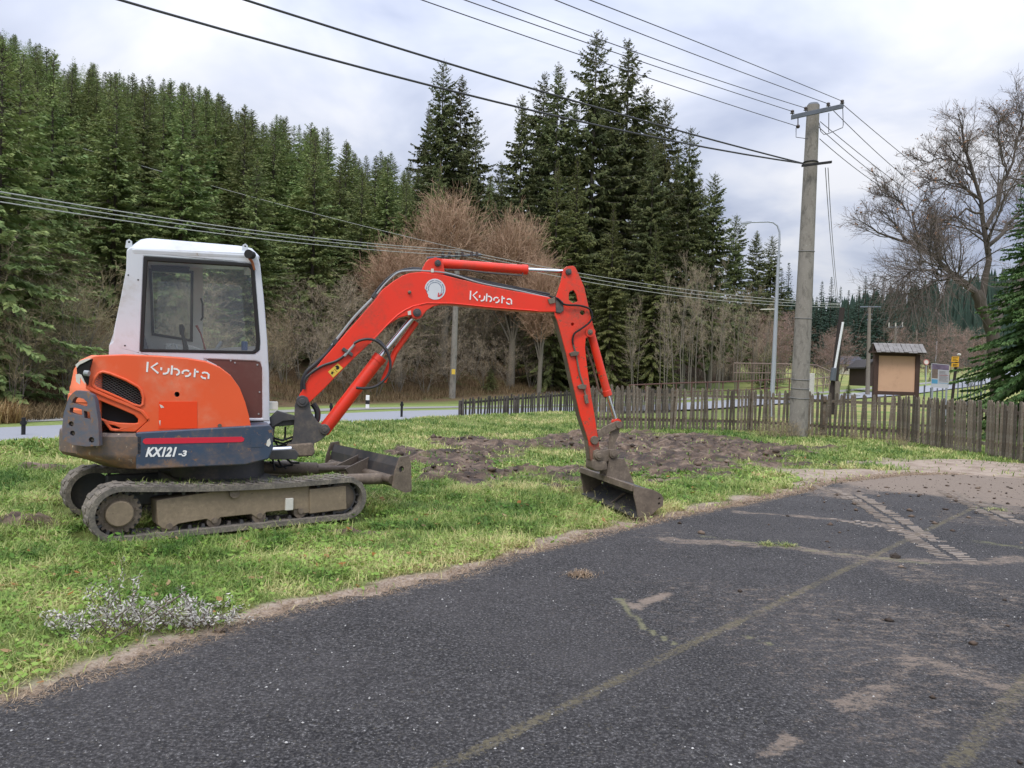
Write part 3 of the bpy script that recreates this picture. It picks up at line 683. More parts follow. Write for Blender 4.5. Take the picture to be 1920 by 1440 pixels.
# ---- undercarriage
def track(v0, v1, name, near):
    """one rubber track with everything that turns inside it; v0 outer edge, v1 inner edge"""
    F = TF; rs, ri = (-.946, .185, .218), (.936, .172, .190)
    def path(off):
        pts = []
        for t in np.linspace(R(270), R(90), 18): pts.append((rs[0]+(rs[2]+off)*math.cos(t), rs[1]+(rs[2]+off)*math.sin(t)))
        for t in np.linspace(.08, .92, 14):
            s = rs[0]+(ri[0]-rs[0])*t; z = (rs[1]+rs[2])+((ri[1]+ri[2])-(rs[1]+rs[2]))*t+off-.03*math.sin(math.pi*t); pts.append((s, z))
        for t in np.linspace(R(90), R(-90), 18): pts.append((ri[0]+(ri[2]+off)*math.cos(t), ri[1]+(ri[2]+off)*math.sin(t)))
        for t in np.linspace(.08, .92, 14):
            s = ri[0]+(rs[0]-ri[0])*t; z = (ri[1]-ri[2])+((rs[1]-rs[2])-(ri[1]-ri[2]))*t-off; pts.append((s, z))
        return pts
    po, pi_ = path(0), path(-.042); n = len(po); mb = MB()
    mb.loft([[F.W(a, v0, b) for a, b in po], [F.W(a, v1, b) for a, b in po], [F.W(a, v1, b) for a, b in pi_], [F.W(a, v0, b) for a, b in pi_], [F.W(a, v0, b) for a, b in po]], caps=False)
    belt = P_(mb, 'rubber_track', TRACKM, smooth=True)
    # lugs outside and teeth inside
    per = [0]
    for k in range(n): a, b = po[k], po[(k+1) % n]; per.append(per[-1]+math.hypot(b[0]-a[0], b[1]-a[1]))
    def at(s, P):
        s %= per[-1]
        for k in range(n):
            if per[k+1] >= s:
                t = (s-per[k])/(per[k+1]-per[k]+1e-9); a, b = P[k], P[(k+1) % n]; return (a[0]+(b[0]-a[0])*t, a[1]+(b[1]-a[1])*t)
    lug = MB(); teeth = MB(); N = 48; pu = path(.011); sgn = 1 if v1 > v0 else -1; w = abs(v1-v0)
    ptt = path(-.075)
    for k in range(N):
        s = per[-1]*k/N; hw = .026
        for side, (u0, u1) in enumerate(((.06, .50), (.50, .94))):
            s2 = s+(per[-1]/N/2 if side else 0); vv0, vv1 = v0+sgn*w*u0, v0+sgn*w*u1
            a0, a1 = at(s2-hw, po), at(s2+hw, po); b0, b1 = at(s2-hw*.6, pu), at(s2+hw*.6, pu)
            lug.hexa([F.W(*(a0[0], vv0, a0[1])), F.W(a1[0], vv0, a1[1]), F.W(a1[0], vv1, a1[1]), F.W(a0[0], vv1, a0[1]), F.W(b0[0], vv0, b0[1]), F.W(b1[0], vv0, b1[1]), F.W(b1[0], vv1, b1[1]), F.W(b0[0], vv1, b0[1])])
        if True:
            vv0, vv1 = v0+sgn*w*.22, v0+sgn*w*.42; a0, a1 = at(s-.016, pi_), at(s+.016, pi_); b0, b1 = at(s-.01, ptt), at(s+.01, ptt)
            teeth.hexa([F.W(a0[0], vv0, a0[1]), F.W(a1[0], vv0, a1[1]), F.W(a1[0], vv1, a1[1]), F.W(a0[0], vv1, a0[1]), F.W(b0[0], vv0, b0[1]), F.W(b1[0], vv0, b1[1]), F.W(b1[0], vv1, b1[1]), F.W(b0[0], vv1, b0[1])])
    P_(lug, 'tread_lug', TRACKM, belt, bevel=.004, segs=1)['kind'] = 'stuff'
    P_(teeth, 'guide_tooth', STEELD, belt)['kind'] = 'stuff'
    vm = (v0+v1)/2
    # sprocket with hub
    mb = MB(); c = rs[:2]; nt_ = 21; pts = []
    for k in range(nt_*4):
        t = 2*math.pi*k/(nt_*4); r_ = .166 if k % 4 in (0, 1) else .146; pts.append((c[0]+r_*math.cos(t), c[1]+r_*math.sin(t)))
    mb.szplate(F, pts, v0+sgn*.075, v0+sgn*.10); spr = P_(mb, 'sprocket', MUDSTEEL)
    mb = MB(); mb.cyl(F.W(c[0], v0+sgn*.03, c[1]), F.W(c[0], v0+sgn*.09, c[1]), .098, .108, 28); P_(mb, 'hub', FRAMEM, spr, smooth=True, bevel=.008)
    mb = MB()
    for k in range(9):
        t = 2*math.pi*k/9+.2; p = (c[0]+.128*math.cos(t), c[1]+.128*math.sin(t)); mb.cyl(F.W(p[0], v0+sgn*.065, p[1]), F.W(p[0], v0+sgn*.09, p[1]), .011, n=6)
    P_(mb, 'hub_bolts', MUDSTEEL, spr)['kind'] = 'stuff'; mb = MB(); mb.cyl(F.W(c[0], v0+sgn*.11, c[1]), F.W(c[0], v0+sgn*.2, c[1]), .172, n=28); P_(mb, 'sprocket_drum', STEELD, spr, smooth=True)
    mb = MB(); mb.cyl(F.W(ri[0]-.03, v0+sgn*.07, ri[1]), F.W(ri[0]-.03, v1-sgn*.07, ri[1]), .143, n=32); idl = P_(mb, 'idler', STEELD, smooth=True)
    mb = MB(); mb.cyl(F.W(ri[0]-.03, v0+sgn*.055, ri[1]), F.W(ri[0]-.03, v0+sgn*.072, ri[1]), .105, .13, n=32); P_(mb, 'idler_rim', MUDSTEEL, idl, smooth=True)
    return belt
track(-.75, -.45, 'near', True); track(.75, .45, 'far', False)
v = -.70
def beam(sg):
    F = TF; mb = MB()
    px = [(291, 939), (440, 915), (578, 905), (582, 962), (566, 964), (560, 955), (498, 961), (484, 975), (470, 965), (412, 971), (400, 983), (386, 974), (333, 983), (315, 995), (302, 992), (294, 985)]
    sz = [F.P(x, y, v) for x, y in px]
    mb.szplate(F, sz, sg*.70, sg*.50); b = P_(mb, 'track_beam', FRAMEM, bevel=.008)
    mb = MB(); sz = [F.P(x, y, -.715) for x, y in [(579, 918), (648, 911), (649, 955), (580, 964)]]; mb.szplate(F, sz, sg*.715, sg*.56); P_(mb, 'tension_box', FRAMEM, b, bevel=.006)
    mb = MB(); a = F.P(540, 945, v); mb.fbox(F, (a[0]-.035, min(sg*.722, sg*.69), a[1]-.055), (a[0]+.035, max(sg*.722, sg*.69), a[1]+.05)); P_(mb, 'step_plate', PALE, b, bevel=.005)
    for (x, y) in [(315, 990), (400, 979), (485, 970), (562, 961)]:
        a = F.P(x, y, v); mb = MB(); mb.cyl(F.W(a[0], sg*.69, a[1]+.005), F.W(a[0], sg*.52, a[1]+.005), .058, n=20); mb.cyl(F.W(a[0], sg*.712, a[1]+.012), F.W(a[0], sg*.69, a[1]+.012), .025, n=12)
        P_(mb, 'bottom_roller', MUDSTEEL, smooth=True)
    a = F.P(437, 924, v); mb = MB(); mb.cyl(F.W(a[0], sg*.725, a[1]), F.W(a[0], sg*.52, a[1]), .043, n=20); P_(mb, 'top_roller', MUDSTEEL, smooth=True)
    return b
beam(-1); beam(1)
mb = MB(); F = TF
mb.fbox(F, (-.42, -.52, .14), (.42, .52, .36)); mb.fbox(F, (-.85, -.5, .2), (-.3, -.42, .34)); mb.fbox(F, (-.85, .42, .2), (-.3, .5, .34)); P_(mb, 'undercarriage_frame', STEELD, bevel=.02)
mb = MB(); mb.cyl((CX, CY_, .34), (CX, CY_, .50), .40, n=40); P_(mb, 'swing_ring', STEELD, smooth=True)

# ---- dozer blade
def blade():
    F = TF; n = Fr((CX, CY_), 37.5); s0 = 1.50
    prof = [(s0-.02, .52), (s0+.035, .50), (s0-.01, .42), (s0-.025, .33), (s0+.01, .27), (s0+.07, .215), (s0+.05, .205), (s0-.03, .25), (s0-.06, .33), (s0-.05, .44)]
    mb = MB(); mb.szplate(F, prof, -.76, .76); b = P_(mb, 'dozer_blade', STEELD)
    for sg in (-1, 1):
        mb = MB(); hole = [(s0-.035+.03*math.cos(t), .42+.03*math.sin(t)) for t in np.linspace(0, 6.283, 13)[:-1]]
        mb.szplate(F, [(s0-.05, .535), (s0+.04, .545), (s0+.07, .46), (s0+.085, .20), (s0+.02, .19), (s0-.12, .25), (s0-.10, .40)], sg*.765, sg*.79, [hole]); P_(mb, 'end_plate', MUDSTEEL, b)
    mb = MB(); mb.tube([F.W(s0-.08, -.70, .31), F.W(s0-.08, .70, .31)], .045, 10); P_(mb, 'cross_rib', MUDSTEEL, b, smooth=True)
    for sg in (-1, 1):
        mb = MB(); mb.tube([F.W(.35, sg*.30, .27), F.W(.8, sg*.32, .29), F.W(s0-.08, sg*.52, .30)], .055, 12); P_(mb, 'push_arm', MUDSTEEL, b, smooth=True)
    mb = MB(); mb.tube([F.W(.38, 0, .40), F.W(.95, 0, .36)], .06, 14); mb.tube([F.W(.95, 0, .36), F.W(s0-.06, 0, .34)], .028, 10); P_(mb, 'blade_cylinder', MUDSTEEL, b, smooth=True)
    mb = MB()
    for sg in (-.12, .12): mb.szplate(F, [(s0-.30, .36), (s0-.03, .47), (s0-.03, .22), (s0-.22, .24)], sg-.012, sg+.012)
    P_(mb, 'gusset', MUDSTEEL, b)
blade()

# ---- house: belly plate, counterweight, side skirt
F = HF
def ring_at(z, so, inset=0.0, tail=0.0, n=12):
    """plan outline of the rear half at height z: rounded tail"""
    x1 = -.60; pts = []
    w = .735-inset
    pts.append((x1, -w)); xc = -.74
    for t in np.linspace(R(270), R(180), n): pts.append((xc+tail*.4+(.50-tail*.3)*math.cos(t), -(w-.50)+.50*math.sin(t)*1.0))
    for t in np.linspace(R(180), R(90), n): pts.append((xc+tail*.4+(.50-tail*.3)*math.cos(t), (w-.50)+.50*math.sin(t)*1.0))
    pts.append((x1, w))
    return [F.W(a, b, z) for a, b in pts]
z_top = F.P(250, 812, -.735)[1]; z_bot = F.P(250, 881, -.735)[1]
mb = MB(); mb.loft([ring_at(z_top-.005, 0, .03), ring_at(z_top-.03, 0, 0), ring_at(z_top-.17, 0, 0), ring_at(z_top-.20, 0, .012, .03), ring_at(z_bot+.05, 0, .03, .26), ring_at(z_bot, 0, .06, .42)])
cw = P_(mb, 'counterweight', RUSTY, smooth=True, bevel=.012)
mb = MB(); mb.cyl(F.W(-.95, -.75, .62), F.W(-.93, -.70, .62), .02, n=10)
# skirt (navy panel) from the joint to the front corner
def skirt_ring(v, px):
    return [F.W(F.P(x, y, -.735)[0], v, F.P(x, y, -.735)[1]) for x, y in px]
mb = MB(); J = [(253, 811), (505, 796), (512, 806), (511, 842), (503, 861), (460, 872), (253, 881)]
mb.plate(F, J, -.735, -.40); sk = P_(mb, 'side_skirt', NAVY, bevel=.014, segs=3)
mb = MB(); a = F.P(253, 811, -.735); b = F.P(505, 797, -.735)
mb.hexa([F.W(a[0], -.40, .53), F.W(b[0], -.40, .58), F.W(b[0], .735, .58), F.W(a[0], .735, .53), F.W(a[0], -.40, a[1]-.01), F.W(b[0], -.40, b[1]-.01), F.W(b[0], .735, b[1]-.01), F.W(a[0], .735, a[1]-.01)])
P_(mb, 'deck', STEELD, bevel=.01)
mb = MB(); px = [(268, 824), (272, 822), (452, 819), (457, 822), (456, 827), (451, 829), (271, 833), (266, 829)]
mb.plate(F, px, -.739, -.7345); P_(mb, 'red_stripe', plain('stripe_red', (.60, .018, .045), .4, var=.05), sk)
mb = MB(); mb.plate(F, [(500, 826), (505, 822), (507, 832), (503, 838), (498, 835)], -.7395, -.735); P_(mb, 'round_reflector', PALE, sk)
mb = MB(); mb.plate(F, [(470, 815), (492, 813), (492, 838), (469, 839)], -.738, -.735); P_(mb, 'patch_plate', NAVY, sk)
# guard with lamp holes at the rear corner
gv = -.80
def rp(cx, cy, r, n=10, v=None): return [(cx+r*math.cos(t), cy+r*math.sin(t)) for t in np.linspace(0, 2*math.pi, n+1)[:-1]]
G_ = Fr((F.W(-1.0, -.74, 0).x, F.W(-1.0, -.74, 0).y), 5)
outer = [(135, 737), (142, 732), (160, 734), (173, 741), (177, 750), (183, 790), (184.5, 836), (160, 837.5), (135, 834), (116, 825), (115, 800), (118, 775), (128, 745)]
holes = [[(136, 749), (141, 744), (156, 748), (163, 755), (162, 763), (150, 761), (134, 755)], [(130, 765), (139, 764), (152, 768), (153, 779), (143, 778), (129, 773)], [(156, 770), (167, 773), (169, 787), (157, 784)], rp(132, 795, 5), rp(134.5, 812.5, 5), rp(170, 825, 5.5)]
mb = MB(); mb.plate(G_, outer, -.03, .03, holes); gd = P_(mb, 'lamp_guard', GUARD, bevel=.005)
mb = MB()
for (x, y) in ((132, 795), (134.5, 812.5), (170, 825)):
    p = G_.PW(x, y, -.03); d = G_.W(0, 1, 0)-G_.W(0, 0, 0); mb.cyl(p+d*.035, p+d*.05, .03, n=12)
P_(mb, 'recessed_bolt', DARK, gd)
mb = MB()
for (x, y) in ((132, 795), (134.5, 812.5), (170, 825)):
    p = G_.PW(x, y, -.03); d = G_.W(0, 1, 0)-G_.W(0, 0, 0); mb.cyl(p+d*.020, p+d*.036, .014, n=6)
P_(mb, 'bolt_head', MUDSTEEL, gd)['kind'] = 'stuff'
mb = MB(); p0 = G_.PW(150, 815, .03); mb.hexa([G_.W(*q) for q in [(-.12, .02, z_top-.10), (.12, .02, z_top-.10), (.12, .22, z_top-.10), (-.12, .22, z_top-.10), (-.12, .02, z_top-.02), (.12, .02, z_top-.02), (.12, .22, z_top-.02), (-.12, .22, z_top-.02)]]) if False else None

# ---- hood (orange): side plate with openings, domed front, top
hv = -.70
hood_px = [(163, 690), (167, 672), (178, 668), (230, 666), (300, 669), (350, 673), (385, 679), (412, 690), (433, 706), (449, 728), (459, 754), (466, 780), (470, 803), (400, 806), (330, 809), (253, 811), (268, 797), (276, 790), (277, 784), (262, 768), (240, 757), (200, 741), (160, 724)]
grille = [(173, 722), (175, 712), (184, 700), (192, 697), (205, 700), (235, 712), (258, 725), (264, 732), (268, 745), (267, 758), (262, 762), (250, 759), (225, 747), (200, 736), (180, 728)]
hole = rp(331, 739.5, 5, 12)
mb = MB(); sz = [F.P(x, y, hv) for x, y in hood_px]
mb.szplate(F, sz, hv, hv+.045, [[F.P(x, y, hv) for x, y in grille], [F.P(x, y, hv) for x, y in hole]])
hood = P_(mb, 'side_hood', ORANGE, bevel=.014, segs=3)
# body of the hood behind the plate, rounded towards the cab
def loft_profile(pxs, steps):
    rings = []
    base = [F.P(x, y, hv) for x, y in pxs]; cx = sum(a for a, b in base)/len(base); zb = z_top
    for v_, sc, dz in steps: rings.append([F.W(cx+(a-cx)*sc, v_, zb+(b-zb)*sc+dz) for a, b in base])
    return rings
dome = [(178, 668), (230, 666), (300, 669), (350, 673), (385, 679), (412, 690), (433, 706), (449, 728), (459, 754), (466, 780), (470, 803), (400, 806), (253, 811), (185, 812), (172, 740)]
mb = MB(); mb.loft(loft_profile(dome, [(hv+.04, .995, 0), (hv+.10, .985, 0), (-.42, .97, 0), (-.165, .94, 0)])); P_(mb, 'hood_body', plain('hood_inner', (.02, .02, .02), .7), hood) if False else None
# shell strip following the top and front of the profile
top = [(163, 700), (167, 672), (178, 668), (230, 666), (300, 669), (350, 673), (385, 679), (412, 690), (433, 706), (449, 728), (459, 754), (466, 780), (470, 803)]
szt = [F.P(x, y, hv) for x, y in top]; mb = MB()
mb.loft([[F.W(a, v_, b-dz) for a, b in szt] for v_, dz in ((hv+.04, .004), (hv+.12, -.006), (-.45, -.012), (-.17, -.012))], closed=False, caps=False)
o = P_(mb, 'hood_top', ORANGE, hood, smooth=True)
sm = o.modifiers.new('solid', 'SOLIDIFY'); sm.thickness = .012; sm.offset = -1
# radiator block coloured black to stand for the engine bay's darkness behind the openings
mb = MB(); a = F.P(178, 780, -.6); b = F.P(275, 700, -.6); mb.fbox(F, (a[0], -.60, .84), (b[0], -.25, 1.30)); P_(mb, 'radiator_shade_block', DARK, bevel=.01)
# expanded metal in the grille: crossing wires as one mesh
mb = MB(); gl = [F.P(x, y, hv+.03) for x, y in grille]
def in_poly(p, P):
    r = False; n = len(P)
    for i in range(n):
        (ax, ay), (bx, by) = P[i], P[(i+1) % n]
        if (ay > p[1]) != (by > p[1]) and p[0] < (bx-ax)*(p[1]-ay)/(by-ay)+ax: r = not r
    return r
s0, s1 = min(p[0] for p in gl), max(p[0] for p in gl); z0, z1 = min(p[1] for p in gl), max(p[1] for p in gl)
dirs = [(1, .42), (1, -.75)]
for (dx, dz) in dirs:
    L = math.hypot(dx, dz); dx, dz = dx/L, dz/L; nx_, nz_ = -dz, dx
    c = -.8
    while c < .8:
        seg = None; t = -.6; ox, oz = (s0+s1)/2+nx_*c, (z0+z1)/2+nz_*c
        while t < .6:
            ins = in_poly((ox+dx*t, oz+dz*t), gl)
            if ins and seg is None: seg = t
            if (not ins) and seg is not None:
                if t-seg > .015: mb.tube([F.W(ox+dx*seg, hv+.03, oz+dz*seg), F.W(ox+dx*t, hv+.03, oz+dz*t)], .0016, 3, False)
                seg = None
            t += .008
        c += .0175
o = P_(mb, 'grille_mesh', plain('mesh_wire', (.16, .165, .17), .45), hood); o['kind'] = 'stuff'
# raised rim round grille
def rimloop(px, v, r, name, mat, parent):
    pts = [F.PW(x, y, v) for x, y in px]; mb = MB(); mb.tube(pts+[pts[0]], r, 8, False); return P_(mb, name, mat, parent, smooth=True)
rimloop(grille, hv-.004, .011, 'grille_rim', ORANGE, hood)
# lower flap with the triangular opening
flap = [(163, 727), (200, 744), (240, 760), (262, 771), (275, 784), (275, 790), (267, 797), (252, 810), (215, 809), (205, 808), (192, 790), (184, 787), (182, 775), (178, 748)]
fh = [(183, 750), (215, 763), (250, 778), (258, 786), (257, 793), (250, 794), (222, 793), (200, 789), (186, 783)]
fh2 = [(203, 796), (210, 797), (225, 803), (222, 805), (209, 803)]
mb = MB(); mb.plate(F, flap, hv+.005, hv+.045, [fh, fh2]); fl = P_(mb, 'lower_flap', ORANGE, hood, bevel=.01)
mb = MB(); mb.plate(F, [(160, 722), (202, 741), (245, 758), (268, 770), (279, 785), (275, 788), (262, 773), (240, 763), (200, 747), (160, 729)], hv-.012, hv+.01); P_(mb, 'moulding', ORANGE, hood, bevel=.006)
mb = MB(); mb.plate(F, [(297, 753), (369, 753), (369, 803), (296, 804)], hv-.004, hv-.0005); P_(mb, 'repaint_patch', ORANGE2, hood)
mb = MB(); mb.plate(F, [(298, 758), (303, 760), (307, 764), (301, 765)], hv-.006, hv-.004); mb.plate(F, [(297, 789), (300, 788), (299, 799)], hv-.006, hv-.004); P_(mb, 'paint_chip', PALE, hood)
mb = MB(); p = F.PW(411, 798, hv); d = F.W(0, 1, 0)-F.W(0, 0, 0); mb.cyl(p-d*.012, p, .016, n=12); P_(mb, 'lock', MUDSTEEL, hood)
mb = MB(); a = F.PW(384, 684, -.45); mb.tube([a+Vector((0, 0, -.03)), a+Vector((0, 0, .05))], .014, 8); P_(mb, 'hood_pin', GREY, hood)
# rear bonnet: rounded shell over the tail
def bon(z, ins, tl=0): 
    pts = []; w = .70-ins; xc = -.74
    pts.append((-.985, -w+.002)); 
    for t in np.linspace(R(238), R(180), 8): pts.append((xc+.46*math.cos(t)+tl, -(w-.46)+.46*math.sin(t)))
    for t in np.linspace(R(180), R(122), 8): pts.append((xc+.46*math.cos(t)+tl, (w-.46)+.46*math.sin(t)))
    pts.append((-.985+.0, w-.002)); return [F.W(max(a, -1.21), b, z) for a, b in pts]
zz = [(z_top-.01, .02, .03), (.92, .0, .0), (.96, 0, -.005), (.965, .006, .004), (1.02, .006, 0.0), (1.025, 0, -.006), (1.08, 0, -.002), (1.085, .006, .006), (1.14, .008, .008), (1.15, .016, .012), (1.28, .03, .03), (1.36, .05, .07), (1.405, .09, .15)]
mb = MB(); rings = []
for z, ins, tl in zz:
    w = .69-ins; xc = -.74; pts = []
    for t in np.linspace(R(232), R(180), 9): pts.append((xc+.44*math.cos(t)+tl, -(w-.44)+.44*math.sin(t)))
    for t in np.linspace(R(180), R(128), 9): pts.append((xc+.44*math.cos(t)+tl, (w-.44)+.44*math.sin(t)))
    pts.append((-.88, w)); pts.append((-.88, -w*.4)); pts.append((-.90, -w+.03))
    rings.append([F.W(a, b, z) for a, b in pts])
mb.loft(rings); bn = P_(mb, 'rear_bonnet', FADED, smooth=True)
# torn corner: black plate painted as the dark between bonnet and hood, with the bare torn edge
HT = Fr((F.W(-.98, -.70, 0).x, F.W(-.98, -.70, 0).y), 10)
mb = MB(); mb.plate(HT, [(144, 706), (143, 688), (148, 683), (160, 677), (172, 673), (167, 690), (163, 722), (158, 715), (152, 702)], -.035, -.008); P_(mb, 'torn_gap_shade', plain('gap_shade_black', (.006, .006, .006), .9), bn)
mb = MB(); mb.plate(HT, [(141, 684), (150, 676), (163, 672), (172, 672), (160, 678), (148, 684), (143, 690)], -.045, -.037); mb.plate(HT, [(141, 702), (147, 701), (152, 703), (158, 716), (159, 721), (153, 713), (150, 707), (149, 721), (142, 716)], -.045, -.037); P_(mb, 'torn_edge', PALE, bn)
mb = MB(); p = HT.PW(158, 699, -.05); mb.tube([p, p+Vector((.035, .0, -.005))], .022, 10); P_(mb, 'exposed_hinge', GREY, bn)

# ---- cab
cv, fv = -.17, .72
out = [(505, 790), (504, 700), (501, 640), (495, 560), (488, 495), (484, 482), (478, 474), (244, 464), (238, 470), (237, 505), (226, 560), (213, 620), (211, 640), (204, 646), (203, 672), (300, 674), (350, 790)]
win = [(270.5, 481), (467, 494), (473, 497), (477, 505), (487, 640), (486, 656), (477, 663), (262, 659)]
pan = [(383, 673), (478, 677), (488, 680), (491, 690), (491, 784), (455, 784), (452, 738), (430, 702), (405, 684)]
mb = MB(); mb.plate(F, out, cv, cv+.05, [win, pan]); cab = P_(mb, 'cab', WHITE, bevel=.012, segs=3)
mb = MB(); mb.plate(F, [(370, 668), (480, 674), (493, 682), (494, 786), (440, 788), (430, 720)], cv+.012, cv+.03); P_(mb, 'lower_panel', BROWNP, cab)
mb = MB()
for (x, y) in [(482, 684), (486, 735), (484, 776), (440, 680), (432, 676)]:
    p = F.PW(x, y, cv+.012); d = F.W(0, 1, 0)-F.W(0, 0, 0); mb.cyl(p-d*.008, p, .008, n=6)
P_(mb, 'rivets', GREY, cab)
osz = [F.P(x, y, cv) for x, y in out]
def inset_poly(px, k):
    cx = sum(p[0] for p in px)/len(px); cy = sum(p[1] for p in px)/len(px); return [(cx+(x-cx)*(1-k[0]), cy+(y-cy)*(1-k[1])) for x, y in px]
win_in = [(277, 489), (467, 500), (471, 505), (481, 642), (479, 654), (473, 658), (268, 654)]
mb = MB(); mb.plate(F, win, cv-.008, cv+.055, [win_in]); wf = P_(mb, 'window_seal', DARK, cab, bevel=.004)
mb = MB(); mb.plate(F, win_in, cv+.02, cv+.026); P_(mb, 'side_pane', GLASS, wf)
# far side wall with its openings, seen through the cab
dg = [F.P(x, y, fv) for x, y in [(286, 510), (358, 514), (356, 636), (290, 625)]]
fg_ = [F.P(x, y, fv) for x, y in [(381, 500), (474, 508), (486, 648), (380, 655)]]
fo = [osz[0], osz[2], osz[4], osz[6], osz[7], osz[8], osz[9], osz[10], osz[11], osz[13], (osz[14][0], .86)]
mb = MB(); mb.szplate(F, fo, fv-.05, fv, [dg, fg_]); fw = P_(mb, 'far_wall', BEIGE, cab)
mb = MB(); k = [(a*1.0, b) for a, b in dg]; cxd = sum(a for a, b in k)/4; czd = sum(b for a, b in k)/4
big = [(cxd+(a-cxd)*1.16, czd+(b-czd)*1.08) for a, b in k]
mb.szplate(F, big, fv-.062, fv-.052, [k]); P_(mb, 'door_frame', DARK, cab)
mb = MB(); mb.szplate(F, dg, fv-.03, fv-.025); P_(mb, 'door_pane', GLASSD, cab)
mb = MB(); mb.szplate(F, fg_, fv-.03, fv-.025); P_(mb, 'front_side_pane', GLASS, cab)
# rear wall, front posts, roof
ra = [osz[8], osz[9], osz[10], osz[11], osz[13], (osz[14][0], .90)]
mb = MB(); rr_ = []
for (a, b) in ra: rr_.append((a, b))
outerp = rr_; innerp = [(a+.035, b) for a, b in rr_]
mb.szplate(F, outerp+innerp[::-1], cv+.05, fv-.05); P_(mb, 'rear_wall', WHITE, cab)
fr_ = [osz[6], osz[4], osz[3], osz[2], osz[1], osz[0]]
for v0, v1 in ((cv+.05, cv+.09), (fv-.09, fv-.05)):
    mb = MB(); mb.szplate(F, fr_+[(a-.03, b) for a, b in fr_[::-1]], v0, v1); P_(mb, 'front_post', WHITE, cab)
mb = MB(); ft = F.P(478, 474, cv); mb.szplate(F, [(ft[0]-.05, ft[1]-.12), (ft[0]+.01, ft[1]-.12), (ft[0], ft[1]), (ft[0]-.06, ft[1])], cv+.09, fv-.09); P_(mb, 'front_header', WHITE, cab)
mb = MB(); mb.szplate(F, [(fr_[1][0]-.015, fr_[1][1]-.05), (fr_[4][0]-.012, .95), (fr_[4][0]-.006, .95), (fr_[1][0]-.009, fr_[1][1]-.05)], cv+.09, fv-.09); P_(mb, 'windscreen', GLASS, cab)
rb = [F.P(x, y, cv) for x, y in [(238, 470), (244, 463), (480, 474), (487, 486)]]
rt = [F.P(x, y, cv+.10) for x, y in [(262, 446), (272, 444.5), (452, 460), (470, 467)]]
s_a, s_b = rb[0][0], rb[3][0]
def rring(sa, sb, za, zb, va, vb, rad):
    pts = []
    for (cx_, cv_, t0) in ((sa+rad, va+rad, 180), (sb-rad, va+rad, 270), (sb-rad, vb-rad, 0), (sa+rad, vb-rad, 90)):
        for t in np.linspace(R(t0), R(t0+90), 6):
            s_ = cx_+rad*math.cos(t); v_ = cv_+rad*math.sin(t); z_ = za+(zb-za)*(s_-sa)/(sb-sa); pts.append(F.W(s_, v_, z_))
    return pts
zA, zB = rb[0][1], rb[3][1]; zTa, zTb = rt[1][1], rt[2][1]
mb = MB(); mb.loft([rring(s_a+.0, s_b, zA-.03, zB-.0, cv, fv, .06), rring(s_a-.004, s_b+.004, zA+.015, zB+.03, cv-.006, fv+.006, .07), rring(s_a+.09, s_b-.055, zTa-.02, zTb-.015, cv+.10, fv-.10, .08), rring(s_a+.13, s_b-.12, zTa, zTb, cv+.15, fv-.15, .08)])
P_(mb, 'roof', WHITE, cab, smooth=True, bevel=.008)
for (x, y) in ((243, 455), (460, 463)):
    p = F.P(x, y, cv+.06); mb = MB(); mb.szplate(F, [(p[0]-.028, p[1]-.05), (p[0]+.028, p[1]-.05), (p[0]+.022, p[1]+.012), (p[0], p[1]+.028), (p[0]-.022, p[1]+.012)], cv+.05, cv+.065, [[(p[0]+.010*math.cos(t), p[1]+.003+.010*math.sin(t)) for t in np.linspace(0, 6.283, 9)[:-1]]]); P_(mb, 'lifting_eye', WHITE, cab)
mb = MB(); p = F.PW(467, 479, cv); d = F.W(0, 1, 0)-F.W(0, 0, 0); u = F.W(1, 0, 0)-F.W(0, 0, 0); mb.cyl(p-d*.09-u*.01, p-d*.02+u*.03, .040, .034, 16); lp = P_(mb, 'work_lamp', DARK, cab, smooth=True)
mb = MB(); mb.tube([p-d*.04+Vector((0, 0, -.03)), p-d*.01+u*.03+Vector((0, 0, -.06)), p+u*.05+Vector((0, 0, -.13))], .012, 6); P_(mb, 'lamp_bracket', worn('rusty_bracket', (.35, .12, .04), .7), lp)
mb = MB()
for (x, y) in ((241, 516), (259.5, 525), (234, 648)):
    p = F.PW(x, y, cv); mb.cyl(p-d*.002, p+d*.004, .007, n=10)
P_(mb, 'bolt_hole', DARK, cab)
mb = MB(); mb.tube([F.PW(477, 466, cv+.2)+Vector((0, 0, 0)), F.PW(492, 486, cv+.2)], .01, 6)
# interior
mb = MB(); a = F.P(283, 640, .25)
mb.szplate(F, [(a[0]-.16, .95), (a[0]+.02, .95), (a[0]-.02, 1.45), (a[0]-.10, 1.72), (a[0]-.17, 1.72), (a[0]-.20, 1.45)], .05, .50); seat = P_(mb, 'seat_back', plain('seat_cloth', (.085, .085, .095), .85), cab, bevel=.05, segs=3)
mb = MB(); mb.fbox(F, (a[0]-.05, .05, 1.12), (a[0]+.42, .50, 1.26)); P_(mb, 'seat_cushion', bpy.data.materials['seat_cloth'], cab, bevel=.04)
mb = MB(); c0 = F.PW(348, 652, .15); c1 = F.PW(341, 622, .15); mb.tube([c0+Vector((0, 0, -.25)), c0, c1], [.03, .026, .012], 8); P_(mb, 'control_lever', DARK, cab, smooth=True)
mb = MB(); mb.tube([c1+Vector((0, 0, -.03)), c1+Vector((0, 0, .03)), c1+Vector((-.01, 0, .065))], [.018, .026, .017], 10); P_(mb, 'lever_grip', DARK, cab, smooth=True)
mb = MB(); mb.tube([F.PW(385, 656, .5), F.PW(376, 625, .5), F.PW(368, 610, .5)], [.008, .007, .014], 8); P_(mb, 'throttle_lever', plain('dull_red', (.25, .06, .05), .6), cab)
